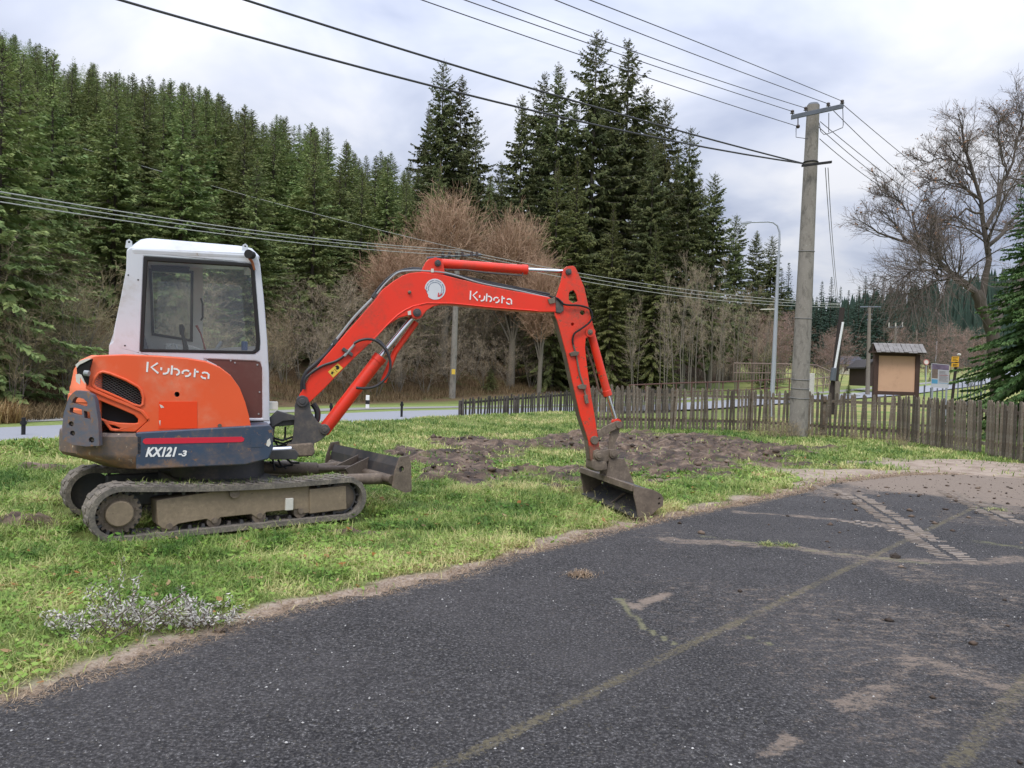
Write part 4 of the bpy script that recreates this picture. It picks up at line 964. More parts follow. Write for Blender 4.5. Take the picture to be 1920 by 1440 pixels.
mb = MB(); mb.tube([F.PW(377, 560, fv-.07), F.PW(380, 570, fv-.10), F.PW(380, 595, fv-.10), F.PW(377, 600, fv-.07)], .010, 6); P_(mb, 'grab_handle', DARK, cab, smooth=True)
mb = MB(); mb.plate(F, [(310, 644), (360, 648), (380, 657), (308, 657)], .30, .60); P_(mb, 'console', BEIGE, cab, bevel=.01)
mb = MB(); mb.tube([F.PW(405, 656, .3), F.PW(415, 640, .3)], .018, 8); mb.tube([F.PW(318, 650, .1), F.PW(324, 644, .1), F.PW(330, 648, .1), F.PW(332, 658, .1)], .008, 6); P_(mb, 'pedal_lever', GREY, cab)
mb = MB(); mb.tube([F.PW(458, 657, .35), F.PW(458, 640, .35)], [.03, .03], 10); P_(mb, 'bottle', plain('bottle_blue', (.05, .10, .22), .3), cab)
mb = MB(); mb.plate(F, [(283, 497), (356, 501), (354, 512), (285, 508)], .55, .60); P_(mb, 'sun_visor', DARK, cab)
mb = MB(); mb.fbox(F, (-.62, cv+.05, .86), (.38, fv-.05, .93)); P_(mb, 'cab_floor', DARK, cab)

# ---- swing bracket at the front of the house
B = BF
mb = MB(); brk = [(552, 760), (556, 748), (566, 741), (576, 745), (580, 756), (583, 773), (594, 790), (604, 797), (614, 797), (619, 805), (616, 812), (600, 826), (588, 832), (586, 850), (560, 853), (540, 852), (536, 840), (548, 826), (550, 800), (551, 784)]
mb.plate(B, brk, -.13, -.09); mb.plate(B, brk, .09, .13); sb = P_(mb, 'swing_bracket', STEELD, bevel=.006)
mb = MB(); mb.plate(B, [(553, 800), (590, 800), (586, 850), (540, 852)], -.09, .09); P_(mb, 'bracket_core', STEELD, sb, bevel=.01)
mb = MB(); mb.plate(B, [(536, 834), (586, 830), (590, 848), (586, 856), (536, 858)], -.15, .15); P_(mb, 'bracket_foot', MUDSTEEL, sb, bevel=.02)
for (px, rad) in (((566, 752), .052), ((608, 805), .046)):
    p = B.PW(*px, -.13); d = B.W(0, 1, 0)-B.W(0, 0, 0); mb = MB(); mb.cyl(p-d*.025, p+d*.30, rad, n=24); mb.cyl(p-d*.035, p, rad*.55, n=16); P_(mb, 'bracket_pin', STEELD, sb, smooth=True, bevel=.004)
F = HF
mb = MB(); mb.plate(F, [(505, 784), (520, 770), (552, 779), (552, 788), (530, 790), (508, 802)], -.12, -.05)
mb.plate(F, [(506, 797), (530, 786), (556, 785), (556, 797), (515, 800), (512, 824), (505, 824)], -.08, .10)
mb.plate(F, [(500, 845), (552, 842), (560, 852), (555, 862), (505, 862)], -.30, .15)
P_(mb, 'front_bracket', STEELD, bevel=.008)
mb = MB(); mb.tube([F.PW(503, 844, -.25), F.PW(545, 842, -.25)], .028, 12); P_(mb, 'swing_cylinder_rod', CHROME, smooth=True)
mb = MB(); mb.fbox(F, (.40, -.12, .96), (.50, .02, 1.03)); P_(mb, 'aluminium_bracket', PALE)
hs = MB()
for k, (a, b, c_) in enumerate([((508, 820), (528, 826), (552, 818)), ((508, 826), (530, 832), (553, 823)), ((506, 815), (520, 836), (552, 832)), ((533, 822), (534, 812), (534, 800)), ((511, 800), (509, 815), (508, 826)), ((520, 862), (526, 872), (536, 878)), ((510, 858), (512, 872), (514, 882)), ((530, 855), (545, 868), (560, 868)), ((505, 866), (522, 876), (548, 872))]):
    hs.tube([F.PW(*a, -.02+.03*(k % 3)), F.PW(*b, -.03+.03*(k % 3)), F.PW(*c_, -.02+.03*(k % 3))], .011, 6)
P_(hs, 'bracket_hose', HOSE, smooth=True)

# ---- boom
boom_px = [(561, 741), (580, 708), (602, 677), (634, 641), (670, 600), (705, 560), (717, 543), (738, 527), (754, 517), (769, 512), (790, 510), (817, 514), (829, 515), (899, 533), (958, 545), (1027, 557), (1041, 560), (1044, 585), (1008, 585), (960, 581.5), (918, 578), (849, 571), (826, 571), (812, 575), (800, 582), (794, 590), (788, 595), (778, 595), (765, 592), (748, 596), (727, 610), (710, 627), (692, 645), (665, 670), (644, 691), (609, 727), (583, 752), (573, 762), (562, 760), (556, 752)]
mb = MB(); mb.plate(B, boom_px, -.085, .085); boom = P_(mb, 'boom', RED, bevel=.007)
mb = MB(); mb.plate(B, [(567, 760), (584, 750), (609, 725), (590, 715), (575, 728)], -.088, -.0855) ; 
# lower flange line that sweeps over the cylinder boss
fl_pts = [(692, 645), (727, 608), (745, 591), (760, 581), (775, 574), (800, 568.5), (849, 569), (918, 576), (1008, 583)]
mb = MB(); mb.tube([B.PW(x, y, -.088) for x, y in fl_pts], .006, 6); P_(mb, 'weld_edge', RED, boom, smooth=True)
mb = MB(); mb.plate(B, [(788, 512), (798, 492), (804, 486), (817, 483), (826, 486), (831, 494), (834, 514), (815, 514)], -.075, -.045); mb.plate(B, [(788, 512), (798, 492), (804, 486), (817, 483), (826, 486), (831, 494), (834, 514), (815, 514)], .045, .075); P_(mb, 'cylinder_lug', RED, boom, bevel=.005)
d = B.W(0, 1, 0)-B.W(0, 0, 0)
def pin(px, r, v0, v1, parent, mat=STEELD, name='pin', n=20):
    p = B.PW(*px, v0); mb = MB(); mb.cyl(p, p+d*(v1-v0), r, n=n); mb.cyl(p-d*.008, p, r*.6, n=n); return P_(mb, name, mat, parent, smooth=True, bevel=.003)
pin((821, 493.5), .032, -.095, .095, boom); pin((782, 586), .040, -.12, .12, boom); mb = MB(); p = B.PW(782, 586, -.10); mb.cyl(p, p+d*.2, .062, n=24); P_(mb, 'pin_boss', RED, boom, smooth=True)
pin((768, 548), .016, -.11, -.08, boom, MUDSTEEL, 'grease_nipple')
for q, a, b in (([(764, 584), (770, 582), (771, 590), (765, 591)], -.10, -.087), ([(808, 504), (813, 504), (813, 511), (808, 511)], -.083, -.076)): mb = MB(); mb.plate(B, q, a, b); P_(mb, 'paint_label', PALE, boom)
# sticker discs and labels
def disc(F, px, r, v, n=36):
    c = F.P(*px, v); return [(c[0]+r*math.cos(t), c[1]+r*math.sin(t)) for t in np.linspace(0, 2*math.pi, n+1)[:-1]], c
pts, c = disc(B, (815.5, 542.5), .103, -.0855); pts = [p for p in pts]
for i in range(19, 23): pts[i] = (c[0]+(pts[i][0]-c[0])*.86, c[1]+(pts[i][1]-c[1])*.86)
mb = MB(); mb.szplate(B, pts, -.0885, -.0855); st = P_(mb, 'round_sticker', plain('sticker_grey', (.60, .62, .66), .5, var=.08, scale=8), boom)
mb = MB(); rr2 = random.Random(5)
for rad, n, h in ((.086, 40, .010), (.067, 34, .007)):
    for k in range(n):
        t = R(200)-R(250)*k/n
        if rr2.random() < .12: continue
        cc = (c[0]+rad*math.cos(t), c[1]+rad*math.sin(t)); tx, tz = -math.sin(t), math.cos(t); nx_, nz_ = math.cos(t), math.sin(t); w = rr2.uniform(.002, .004); hh = h*rr2.uniform(.4, .55)
        mb.szplate(B, [(cc[0]+tx*w*a+nx_*hh*b, cc[1]+tz*w*a+nz_*hh*b) for a, b in ((-1, -1), (1, -1), (1, 1), (-1, 1))], -.0897, -.0886)
P_(mb, 'sticker_lettering', plain('sticker_ink', (.14, .18, .26), .6), st)
mb = MB(); q = [B.P(x, y, -.09) for x, y in [(822, 548), (823.5, 551), (822, 554), (826, 552), (828, 549.5), (829, 552), (825, 556.5), (820, 557), (820.5, 552)]]; mb.szplate(B, q, -.0897, -.0886); P_(mb, 'sticker_emblem', plain('emblem_red', (.55, .04, .04), .5), st)
mb = MB(); mb.plate(B, [(614.5, 697), (633, 681), (642.5, 690), (624, 708)], -.0885, -.0855); yl = P_(mb, 'warning_label', YEL, boom)
mb = MB(); q = [(628, 687), (631.5, 685), (634.5, 686), (636, 689), (635, 692), (631.5, 693.5), (628.5, 691.5), (630.5, 690)]; mb.plate(B, q, -.0897, -.0886)
mb.plate(B, [(620, 702), (621, 695.5), (622, 697.5), (625, 694), (624, 698), (627.5, 699), (623.5, 700), (624, 703.5), (622, 701)], -.0897, -.0886)
mb.plate(B, [(626.5, 691.5), (632, 697.5), (631.5, 698), (626, 692)], -.0897, -.0886); P_(mb, 'label_pictogram', DARK, yl)

# ---- lettering
LET = {
 'K': [[(0, 0), (0, 1)], [(.62, 1.0), (.24, .52), (.70, 0)]],
 'u': [[(0, .62), (0, .34)], [(.46, .62), (.46, .34), (.40, .14), (.26, .04), (.12, .02)]],
 'b': [[(0, .92), (0, .30), (.0, .02)], [(.10, .62), (.30, .62), (.44, .50), (.48, .32), (.42, .14), (.30, .03)]],
 'o': [[(.04, .22), (.02, .40), (.12, .56), (.28, .62), (.44, .55)], [(.52, .42), (.50, .22), (.38, .06), (.20, .02)]],
 't': [[(.10, .86), (.10, .02)], [(.10, .60), (.34, .60)]],
 'a': [[(.06, .52), (.22, .62), (.38, .60), (.50, .46), (.50, .02)], [(.02, .22), (.12, .06), (.34, .02)]]}
ADV = {'K': .86, 'u': .66, 'b': .66, 'o': .70, 't': .50, 'a': .6}
def logo(F, p0, p1, h, v, parent, w=.13, slant=0.0):
    """stroke lettering from baseline pixel p0 to p1, h metres high, lying on plane v"""
    a, b = F.P(*p0, v), F.P(*p1, v); L = math.hypot(b[0]-a[0], b[1]-a[1]); ex = ((b[0]-a[0])/L, (b[1]-a[1])/L); ez = (-ex[1]*.5, 1)
    tot = sum(ADV[c] for c in 'Kubota'); sx = L/tot; x = 0; mb = MB()
    for c in 'Kubota':
        for st_ in LET[c]:
            pts = [((x+q[0])*sx, q[1]*h) for q in st_]
            Lp, Rp = [], []
            for i, q in enumerate(pts):
                q0, q1 = pts[max(i-1, 0)], pts[min(i+1, len(pts)-1)]; dx, dz = q1[0]-q0[0], q1[1]-q0[1]; l = math.hypot(dx, dz)+1e-9; n_ = (-dz/l*h*w/2, dx/l*h*w/2)
                Lp.append((q[0]+n_[0], q[1]+n_[1])); Rp.append((q[0]-n_[0], q[1]-n_[1]))
            poly = Lp+Rp[::-1]
            mb.szplate(F, [(a[0]+ex[0]*q[0]+ez[0]*q[1], a[1]+ex[1]*q[0]+ez[1]*q[1]) for q in poly], v-.003, v)
        x += ADV[c]
    return P_(mb, 'brand_lettering', WHITEP, parent)
logo(HF, (275, 697.5), (393, 711), .082, hv-.001, hood, .17)
logo(BF, (881, 562), (960, 571.5), .088, -.0865, boom, .15)
def textmesh(txt, F, p0, height, width, v, parent, mat, shear=.25, name='lettering'):
    cu = bpy.data.curves.new('t', 'FONT'); cu.body = txt; cu.shear = shear; cu.extrude = .0; cu.offset = .045
    o = bpy.data.objects.new('t', cu); COL.objects.link(o); bpy.context.view_layer.update()
    me = bpy.data.meshes.new_from_object(o.evaluated_get(bpy.context.evaluated_depsgraph_get()))
    xs_ = [q.co.x for q in me.vertices]; ys_ = [q.co.y for q in me.vertices]; x0, x1, y0, y1 = min(xs_), max(xs_), min(ys_), max(ys_)
    a = F.P(*p0, v); og = org(parent)
    for q in me.vertices:
        s_ = (q.co.x-x0)/(x1-x0)*width; z_ = (q.co.y-y0)/(y1-y0)*height; w_ = F.W(a[0]+s_, v-.002, a[1]+z_); q.co = w_-og
    bpy.data.objects.remove(o); bpy.data.curves.remove(cu)
    me.name = name; me.materials.clear(); me.materials.append(mat); o = bpy.data.objects.new(name, me); COL.objects.link(o); o.parent = parent; return o
pa = F.P(271, 856, -.737); pb = F.P(330, 855, -.737); pt = F.P(271, 837, -.737)
textmesh('KX121', F, (271, 857), (pt[1]-pa[1])*.98, (pb[0]-pa[0])*1.0, -.737, sk, WHITEP, .3)
pc = F.P(333, 855, -.737); pd = F.P(349, 855, -.737)
textmesh('-3', F, (333, 856), (pt[1]-pa[1])*.62, (pd[0]-pc[0]), -.737, sk, WHITEP, .15)

# ---- arm (dipper)
arm_px = [(1073, 498.5), (1062, 500), (1056, 505), (1051, 529), (1042, 559), (1036, 572), (1040, 592), (1044, 600), (1061, 662), (1074, 720), (1087.5, 779), (1103, 826), (1107, 862), (1113, 874), (1124, 872), (1130, 860), (1124, 838), (1119.5, 811), (1114, 776), (1108, 741), (1100.5, 688), (1096.5, 652), (1098, 634), (1104, 631), (1112, 628), (1114, 620), (1111, 606), (1106, 590), (1101, 566), (1095, 539), (1084, 513), (1078, 501)]
cut = [(1066, 551), (1068, 546), (1075, 544), (1080, 552), (1083, 565), (1074, 569), (1066, 563)]
cut2 = rp(1091.5, 586.5, 4.5, 12); cut3 = rp(1073, 608, 3, 8)
mb = MB(); mb.plate(B, arm_px, -.075, -.055, [cut, cut2, cut3]); mb.plate(B, arm_px, .055, .075, [cut, cut2]); arm = P_(mb, 'dipper_arm', REDLOW, bevel=.004)
az_ = [B.P(x, y, -.075) for x, y in arm_px]
mb = MB(); ring = [az_[i] for i in (6, 7, 8, 9, 10, 11, 12)]; mb.szplate(B, ring+[(a+.02, b) for a, b in ring[::-1]], -.055, .055); P_(mb, 'arm_underside', MUDSTEEL, arm)
ring = [az_[i] for i in (17, 18, 19, 20, 21)]; mb = MB(); mb.szplate(B, ring+[(a-.02, b) for a, b in ring[::-1]], -.055, .055)
ring = [az_[i] for i in (28, 29, 30)]; mb.szplate(B, ring+[(a-.02, b) for a, b in ring[::-1]], -.055, .055); P_(mb, 'arm_top_plate', REDLOW, arm)
rib = [(1058, 508), (1053, 530), (1044, 560)]; mb = MB(); mb.tube([B.PW(x, y, -.07) for x, y in [(1063, 575), (1075, 578), (1083, 590), (1088, 610), (1093, 640), (1096, 668)]], .007, 6); P_(mb, 'weld_edge', REDLOW, arm, smooth=True)
mb = MB(); mb.plate(B, [(1041, 560), (1056, 565), (1057, 583), (1050, 588), (1042, 586)], -.094, .094); P_(mb, 'boom_tip', STEELD, arm, bevel=.01)
pin((1066, 510), .032, -.095, .095, arm); pin((1106.5, 622.5), .028, -.10, .10, arm, MUDSTEEL)
mb = MB(); p = B.PW(1106.5, 622.5, -.088); mb.cyl(p, p+d*.176, .052, n=24); P_(mb, 'pin_boss', REDLOW, arm, smooth=True)
# ---- cylinders
def cylinder(name, a, b, c_, r, rr, v=0, mat=RED, off=0, gland=True):
    A, Bp, Cp = B.PW(*a, v+off), B.PW(*b, v+off), B.PW(*c_, v+off); u = (Cp-A).normalized()
    mb = MB(); mb.cyl(A, Bp, r, n=24); mb.cyl(Bp-u*.05, Bp+u*.012, r*1.1, n=24); cy = P_(mb, name, mat, smooth=True, bevel=.004)
    mb = MB(); mb.cyl(Bp, Cp, rr, n=16); P_(mb, 'piston_rod', CHROME, cy, smooth=True)
    mb = MB(); mb.cyl(Cp-d*.04, Cp+d*.04, rr*2.1, n=16); mb.cyl(A-d*.04, A+d*.04, r*.95, n=16); P_(mb, 'rod_eye', mat, cy, smooth=True); return cy
ac = cylinder('arm_cylinder', (822, 494), (986, 506), (1066, 510), .047, .021)
mb = MB(); mb.tube([B.PW(x, y, -.03) for x, y in [(834, 506), (872, 506.5), (905, 511), (940, 514), (978, 517), (980, 512)]], .009, 8); P_(mb, 'hard_line', STEELD, ac, smooth=True)
bc = cylinder('boom_cylinder', (608, 805), (712, 670), (782, 586), .062, .028)
# red guard box over the lift cylinder
mb = MB(); mb.tube([B.PW(718, 716, .05), B.PW(740, 660, .05), B.PW(780, 604, .05)], .03, 8); P_(mb, 'cylinder_guard', RED, bc, smooth=True)
kc = cylinder('bucket_cylinder', (1106.5, 622.5), (1139, 740), (1155, 792), .043, .020, mat=REDLOW)
mb = MB(); mb.tube([B.PW(x, y, .05) for x, y in [(1098, 650), (1112, 690), (1122, 730), (1136, 746)]], .012, 8); P_(mb, 'hard_line', MUDSTEEL, kc, smooth=True)
# ---- hoses
def hose(name, px, v, r, parent, mat=HOSE, n=8, sub=5):
    pts = [B.PW(x, y, v if not isinstance(v, (list, tuple)) else v[i]) for i, (x, y) in enumerate(px)]
    # Catmull-Rom
    Q = []; P4 = [pts[0]]+pts+[pts[-1]]
    for i in range(1, len(P4)-2):
        for k in range(sub):
            t = k/sub; a, b_, c_, e_ = P4[i-1], P4[i], P4[i+1], P4[i+2]
            Q.append(.5*((2*b_)+(-a+c_)*t+(2*a-5*b_+4*c_-e_)*t*t+(-a+3*b_-3*c_+e_)*t**3))
    Q.append(pts[-1]); mb = MB(); mb.tube(Q, r, n); return P_(mb, name, mat, parent, smooth=True)
hose('hose', [(566, 735), (567, 715), (575, 697), (592, 682), (615, 660), (625, 645)], -.05, .020, boom)
hose('hose', [(570, 730), (571, 712), (582, 700), (604, 686), (630, 677), (645, 667)], -.10, .013, boom)
hose('hard_line', [(622, 648), (640, 625), (665, 594), (698, 560)], -.055, .014, boom, GREY)
hose('hard_line', [(626, 646), (646, 621), (672, 589), (702, 556)], -.02, .012, boom, DARK)
hose('hose', [(698, 556), (712, 538), (730, 520), (750, 510), (775, 506), (790, 506), (830, 515), (900, 529), (960, 541), (1030, 556)], -.05, .012, boom)
hose('hose', [(700, 553), (716, 534), (738, 514), (762, 505), (788, 504), (830, 511), (900, 526), (960, 538), (1030, 552)], -.02, .012, boom)
hose('hose', [(705, 553), (722, 532), (745, 512), (768, 508), (792, 508), (840, 513), (900, 531), (965, 544), (1035, 560)], -.07, .009, boom, GREY)
hose('hose', [(1030, 556), (1045, 560), (1058, 571), (1085, 573), (1104, 579), (1110, 592), (1105, 604), (1090, 616), (1077, 625), (1073, 636), (1074, 646)], [-.08, -.10, -.11, -.11, -.11, -.11, -.11, -.11, -.10, -.09, -.09], .010, arm, DARK)
hose('hose', [(663, 644), (675, 638), (692, 636), (708, 641), (722, 655), (730, 672), (731, 692), (722, 710), (704, 724), (684, 728), (667, 727)], -.13, .013, boom)
hose('hose', [(705, 636), (714, 642), (724, 655), (729, 668)], -.10, .012, boom)
hose('hard_line', [(1074, 646), (1080, 668), (1086, 700), (1093, 722), (1098, 745)], -.085, .010, arm, MUDSTEEL)
hose('hose', [(586, 757), (594, 770), (594, 785), (588, 795)], .0, .03, boom)
for px, ang in (((649, 661), .9), ((657, 653), .9)): pass
mb = MB(); mb.plate(B, [(640, 656), (644, 651), (662, 663), (660, 669)], -.12, -.086); P_(mb, 'hose_clamp', STEELD, boom, bevel=.003)
mb = MB(); mb.tube([B.PW(645, 668, -.11), B.PW(665, 645, -.11)], .013, 8); P_(mb, 'hose_fitting', GREY, boom, smooth=True)
for q in ([(696, 556), (703, 548), (708, 552), (702, 560)], [(622, 640), (630, 634), (634, 640), (626, 648)]):
    mb = MB(); mb.plate(B, q, -.08, -.03); P_(mb, 'line_clamp', STEELD, boom, bevel=.003)
for q in ([(1068, 662), (1078, 658), (1086, 660), (1083, 667), (1070, 668)], [(1083, 724), (1091, 720), (1100, 722), (1098, 730), (1085, 729)], [(1027, 561), (1040, 557), (1041, 568), (1030, 570)], [(1095, 742), (1101, 740), (1104, 756), (1098, 757)]):
    mb = MB(); mb.plate(B, q, -.105, -.076); P_(mb, 'line_clamp', MUDSTEEL, arm, bevel=.003)

# ---- linkage and ditching bucket
def zb(x, y): return (1080+x/6.545, 760+y/6.545)
mb = MB(); lk = [zb(*q) for q in [(265, 330), (330, 270), (420, 225), (505, 190), (560, 205), (580, 245), (560, 280), (500, 290), (430, 325), (360, 360), (290, 405), (270, 400)]]
mb.plate(B, lk, -.085, -.065); mb.plate(B, lk, .065, .085); link = P_(mb, 'tipping_link', MUDSTEEL, bevel=.006)
mb = MB(); hk = [zb(*q) for q in [(425, 320), (540, 280), (520, 380), (480, 460), (490, 560), (500, 640), (430, 640), (400, 560), (400, 470)]]; mb.plate(B, hk, -.05, -.03); mb.plate(B, hk, .03, .05); P_(mb, 'coupling_link', MUDSTEEL, link, bevel=.006)
for q, rr0 in (((530, 240), .038), ((230, 430), .045)): mb = MB(); p = B.PW(*zb(*q), -.10); mb.cyl(p, p+d*.2, rr0, n=16); P_(mb, 'link_pin', MUDSTEEL, link, smooth=True, bevel=.004)
mb = MB(); hook = [zb(*q) for q in [(215, 560), (260, 540), (330, 560), (400, 540), (460, 545), (510, 580), (510, 650), (460, 690), (380, 690), (370, 760), (300, 800), (240, 790), (240, 700), (210, 640)]]
mb.plate(B, hook, -.09, -.06); mb.plate(B, hook, .06, .09); qh = P_(mb, 'quick_coupler', MUDSTEEL, bevel=.008)
for q in ((285, 620), (465, 600)):
    p = B.PW(*zb(*q), -.12); mb = MB(); mb.cyl(p, p+d*.24, .048, n=20); mb.cyl(p-d*.01, p, .03, n=14); P_(mb, 'coupler_pin', MUDSTEEL, qh, smooth=True, bevel=.005)
mb = MB(); mb.plate(B, [zb(*q) for q in [(200, 660), (380, 690), (400, 800), (250, 820), (190, 780)]], -.10, .10); P_(mb, 'coupler_body', MUDSTEEL, qh, bevel=.02)
# bucket profile read at its near cheek
bv = -.72
t0, t1, t2, t3, t4 = B.P(1187, 912, bv), B.P(1222, 919, bv), B.P(1241, 928, bv), B.P(1212, 971, bv), B.P(1197, 970, bv)
prof = [t0, t1, t2, (t2[0]-.005, t2[1]-.10), (t2[0]-.05, t3[1]+.10), (t3[0], t3[1]+.02), t4]
inn = [(t4[0]+.01, t4[1]+.02), (t3[0]-.01, t3[1]+.045), (t2[0]-.07, t3[1]+.12), (t2[0]-.028, t2[1]-.10), (t2[0]-.03, t2[1]-.01), (t1[0], t1[1]-.022), (t0[0], t0[1]-.028)]
bv2 = .70
mb = MB(); mb.szplate(B, prof+inn, bv, bv2); bk = P_(mb, 'bucket', STEELD, bevel=.004)
for v0 in (bv-.018, bv2):
    mb = MB(); hl = [[(t2[0]-.035+.012*math.cos(t), z_+.012*math.sin(t)) for t in np.linspace(0, 6.283, 9)[:-1]] for z_ in (t2[1]-.035, t2[1]-.085)]
    mb.szplate(B, [(t0[0]-.005, t0[1]+.005), (t1[0], t1[1]+.006), (t2[0]-.02, t2[1]+.012), (t2[0]+.012, t2[1]-.03), (t2[0]+.005, t2[1]-.11), (t2[0]-.04, t3[1]+.09), (t3[0]+.005, t3[1]-.005), (t4[0]-.01, t4[1]-.012), (t4[0]-.035, t4[1]+.11), (t0[0]+.005, t0[1]-.10)], v0, v0+.018, hl); P_(mb, 'cheek_plate', MUDSTEEL, bk, bevel=.003)
mb = MB(); mb.szplate(B, [(t0[0]-.022, t0[1]-.05), (t0[0]+.012, t0[1]-.05), (t0[0]+.02, t0[1]+.012), (t0[0]-.015, t0[1]+.012)], bv, bv2); P_(mb, 'top_beam', MUDSTEEL, bk, bevel=.006)
mb = MB(); mb.szplate(B, inn[:]+[(inn[-1][0]+.0, inn[-1][1]-.03)], -.02, 0.0) if False else mb.szplate(B, [(t4[0]+.005, t4[1]+.02), (t4[0]+.02, t4[1]+.025), (t2[0]-.06, t3[1]+.13), (t2[0]-.10, t3[1]+.13)], -.03, -.01); P_(mb, 'inner_rib', MUDSTEEL, bk)
mb = MB(); mb.szplate(B, [(t4[0]-.045, t4[1]-.004), (t4[0]+.03, t4[1]+.004), (t4[0]+.03, t4[1]+.022), (t4[0]-.045, t4[1]+.01)], bv, bv2); P_(mb, 'cutting_edge', STEELD, bk)
for v0 in (-.10, .08):
    mb = MB(); mb.szplate(B, [(t0[0]-.02, t0[1]), (t0[0]+.01, t0[1]+.20), (t0[0]+.18, t0[1]+.20), (t2[0], t2[1])], v0, v0+.02); P_(mb, 'bucket_ear', MUDSTEEL, bk, bevel=.004)
mb = MB(); mb.plate(B, [zb(*q) for q in [(420, 800), (520, 810), (650, 860), (650, 890), (560, 880), (430, 830)]], .1, .5); P_(mb, 'back_plate', STEELD, bk)
# mud and torn grass riding on the near track
rt_ = np.random.default_rng(44); n = 420; s_ = rt_.uniform(-.85, .95, n); v_ = rt_.uniform(-.74, -.46, n); zt = .405-.04*(s_+.9)/1.8-.03*np.sin(np.pi*(s_+.9)/1.8)
wx = CX+s_*TF.c-v_*TF.s; wy = CY_+s_*TF.s+v_*TF.c
V, Fc, k = blades(wx-CX, wy-CY_, zt+.015, rt_, .05, .0035, 2.0); np_mesh('grass_scraps', V, Fc, GRM, EX, attrs={'tint': np.repeat(rt_.random(n)*.8, k)})['kind'] = 'stuff'
# ================================================================ VEGETATION BEYOND
def tubes_np(P, Rr, sides, r):
    """P (n,k,3) polylines, Rr (n,k) radii -> verts, quads; sides 2 = flat ribbon"""
    n, k, _ = P.shape; d = np.gradient(P, axis=1); d /= np.linalg.norm(d, axis=2, keepdims=True)+1e-9
    ref = r.normal(0, 1, (n, 1, 3)); a = np.cross(d, ref); a /= np.linalg.norm(a, axis=2, keepdims=True)+1e-9; b = np.cross(d, a)
    if sides == 2:
        V = np.stack([P+a*Rr[..., None], P-a*Rr[..., None]], 2)
    else:
        V = np.stack([P+(a*math.cos(2*math.pi*j/sides)+b*math.sin(2*math.pi*j/sides))*Rr[..., None] for j in range(sides)], 2)
    V = V.reshape(-1, 3); base = (np.arange(n)*k*sides)[:, None, None]+(np.arange(k-1)*sides)[None, :, None]; j = np.arange(sides if sides > 2 else 1)[None, None, :]
    j2 = (j+1) % sides
    F = np.stack([base+j, base+j2, base+sides+j2, base+sides+j], -1).reshape(-1, 4); return V, F
def cat(parts):
    V, F, o = [], [], 0
    for v, f in parts: V.append(v); F.append(f+o); o += len(v)
    return np.concatenate(V), np.concatenate(F)
def norm(v): return v/(np.linalg.norm(v, axis=-1, keepdims=True)+1e-9)
def grow(start, dirn, length, rad, k, wob, up, r, taper=.35):
    """vectorised curved shoots: (n,k+1,3) points"""
    n = len(start); P = np.zeros((n, k+1, 3)); P[:, 0] = start; d = norm(dirn); st = (length/k)[:, None]
    for i in range(k):
        d = norm(d+r.normal(0, wob, (n, 3))+np.array([0, 0, 1])*up); P[:, i+1] = P[:, i]+d*st
    t = np.linspace(1, taper, k+1)[None]; return P, rad[:, None]*t
def children(P, Rr, nper, t0, t1, ang, lr, length, r, rr=.5, t_bias=1.0):
    n, k, _ = P.shape; idx = np.repeat(np.arange(n), nper); t = t0+(t1-t0)*r.random(len(idx))**t_bias; f = t*(k-1); i = np.minimum(f.astype(int), k-2); w = (f-i)[:, None]
    s = P[idx, i]*(1-w)+P[idx, i+1]*w; tg = norm(P[idx, i+1]-P[idx, i]); side = norm(np.cross(tg, r.normal(0, 1, (len(idx), 3))))
    a = ang*(1+r.normal(0, .22, len(idx)))[:, None]; d = tg*np.cos(a)+side*np.sin(a)
    L = length[idx]*lr*(1-.45*t)*(.65+.7*r.random(len(idx))); rad = (Rr[idx, i]*(1-w[:, 0])+Rr[idx, i+1]*w[:, 0])*rr
    return s, d, L, rad
def barkmat(name, a, b, c=None):
    m = NT(name); oi = m.n('ShaderNodeObjectInfo'); col = m.mix(m.noise(2.5, 5, .7), a, b); col = m.mix(m.math('MULTIPLY', oi.outputs['Random'], .5), col, c or b)
    m.set(color=col, rough=.9, spec=.2); return m.m
BARK = barkmat('grey_bark', (.11, .095, .075), (.22, .20, .165)); BARKD = barkmat('dark_bark', (.05, .042, .035), (.11, .095, .08))
TWIG_TAN = barkmat('tan_twigs', (.26, .20, .13), (.40, .32, .21), (.30, .28, .14)); TWIG_RED = barkmat('rusty_twigs', (.34, .215, .14), (.46, .31, .215), (.40, .29, .20))
TWIG_GREY = barkmat('grey_twigs', (.25, .20, .145), (.42, .345, .25), (.36, .29, .20)); TWIG_PINK = barkmat('purplish_twigs', (.24, .15, .125), (.36, .24, .20), (.30, .24, .20))
TWIG_LIME = barkmat('lime_twigs', (.11, .09, .078), (.21, .175, .155), (.17, .14, .12))
def foliage(name, a, b, tip, rnd=.5):
    m = NT(name); oi = m.n('ShaderNodeObjectInfo'); n1 = m.noise(1.6, 5, .7, vec=m.pos()); n2 = m.noise(9, 4, .7)
    c = m.mix(n2, a, b); c = m.mix(m.ramp(n1, [(.42, 0.), (.68, .75)]), c, tip); h = m.n('ShaderNodeHueSaturation'); m.l(c, h.inputs['Color'])
    m.l(m.math('MULTIPLY_ADD', oi.outputs['Random'], rnd, 1-rnd/2), h.inputs['Value']); m.l(m.math('MULTIPLY_ADD', oi.outputs['Random'], .035, .482), h.inputs['Hue'])
    m.set(color=h.outputs[0], rough=.75, spec=.25)
    tr = m.n('ShaderNodeBsdfTranslucent'); m.l(h.outputs[0], tr.inputs[0]); mx = m.n('ShaderNodeMixShader'); mx.inputs[0].default_value = .22
    m.l(m.b.outputs[0], mx.inputs[1]); m.l(tr.outputs[0], mx.inputs[2]); m.l(mx.outputs[0], m.out.inputs[0]); return m.m
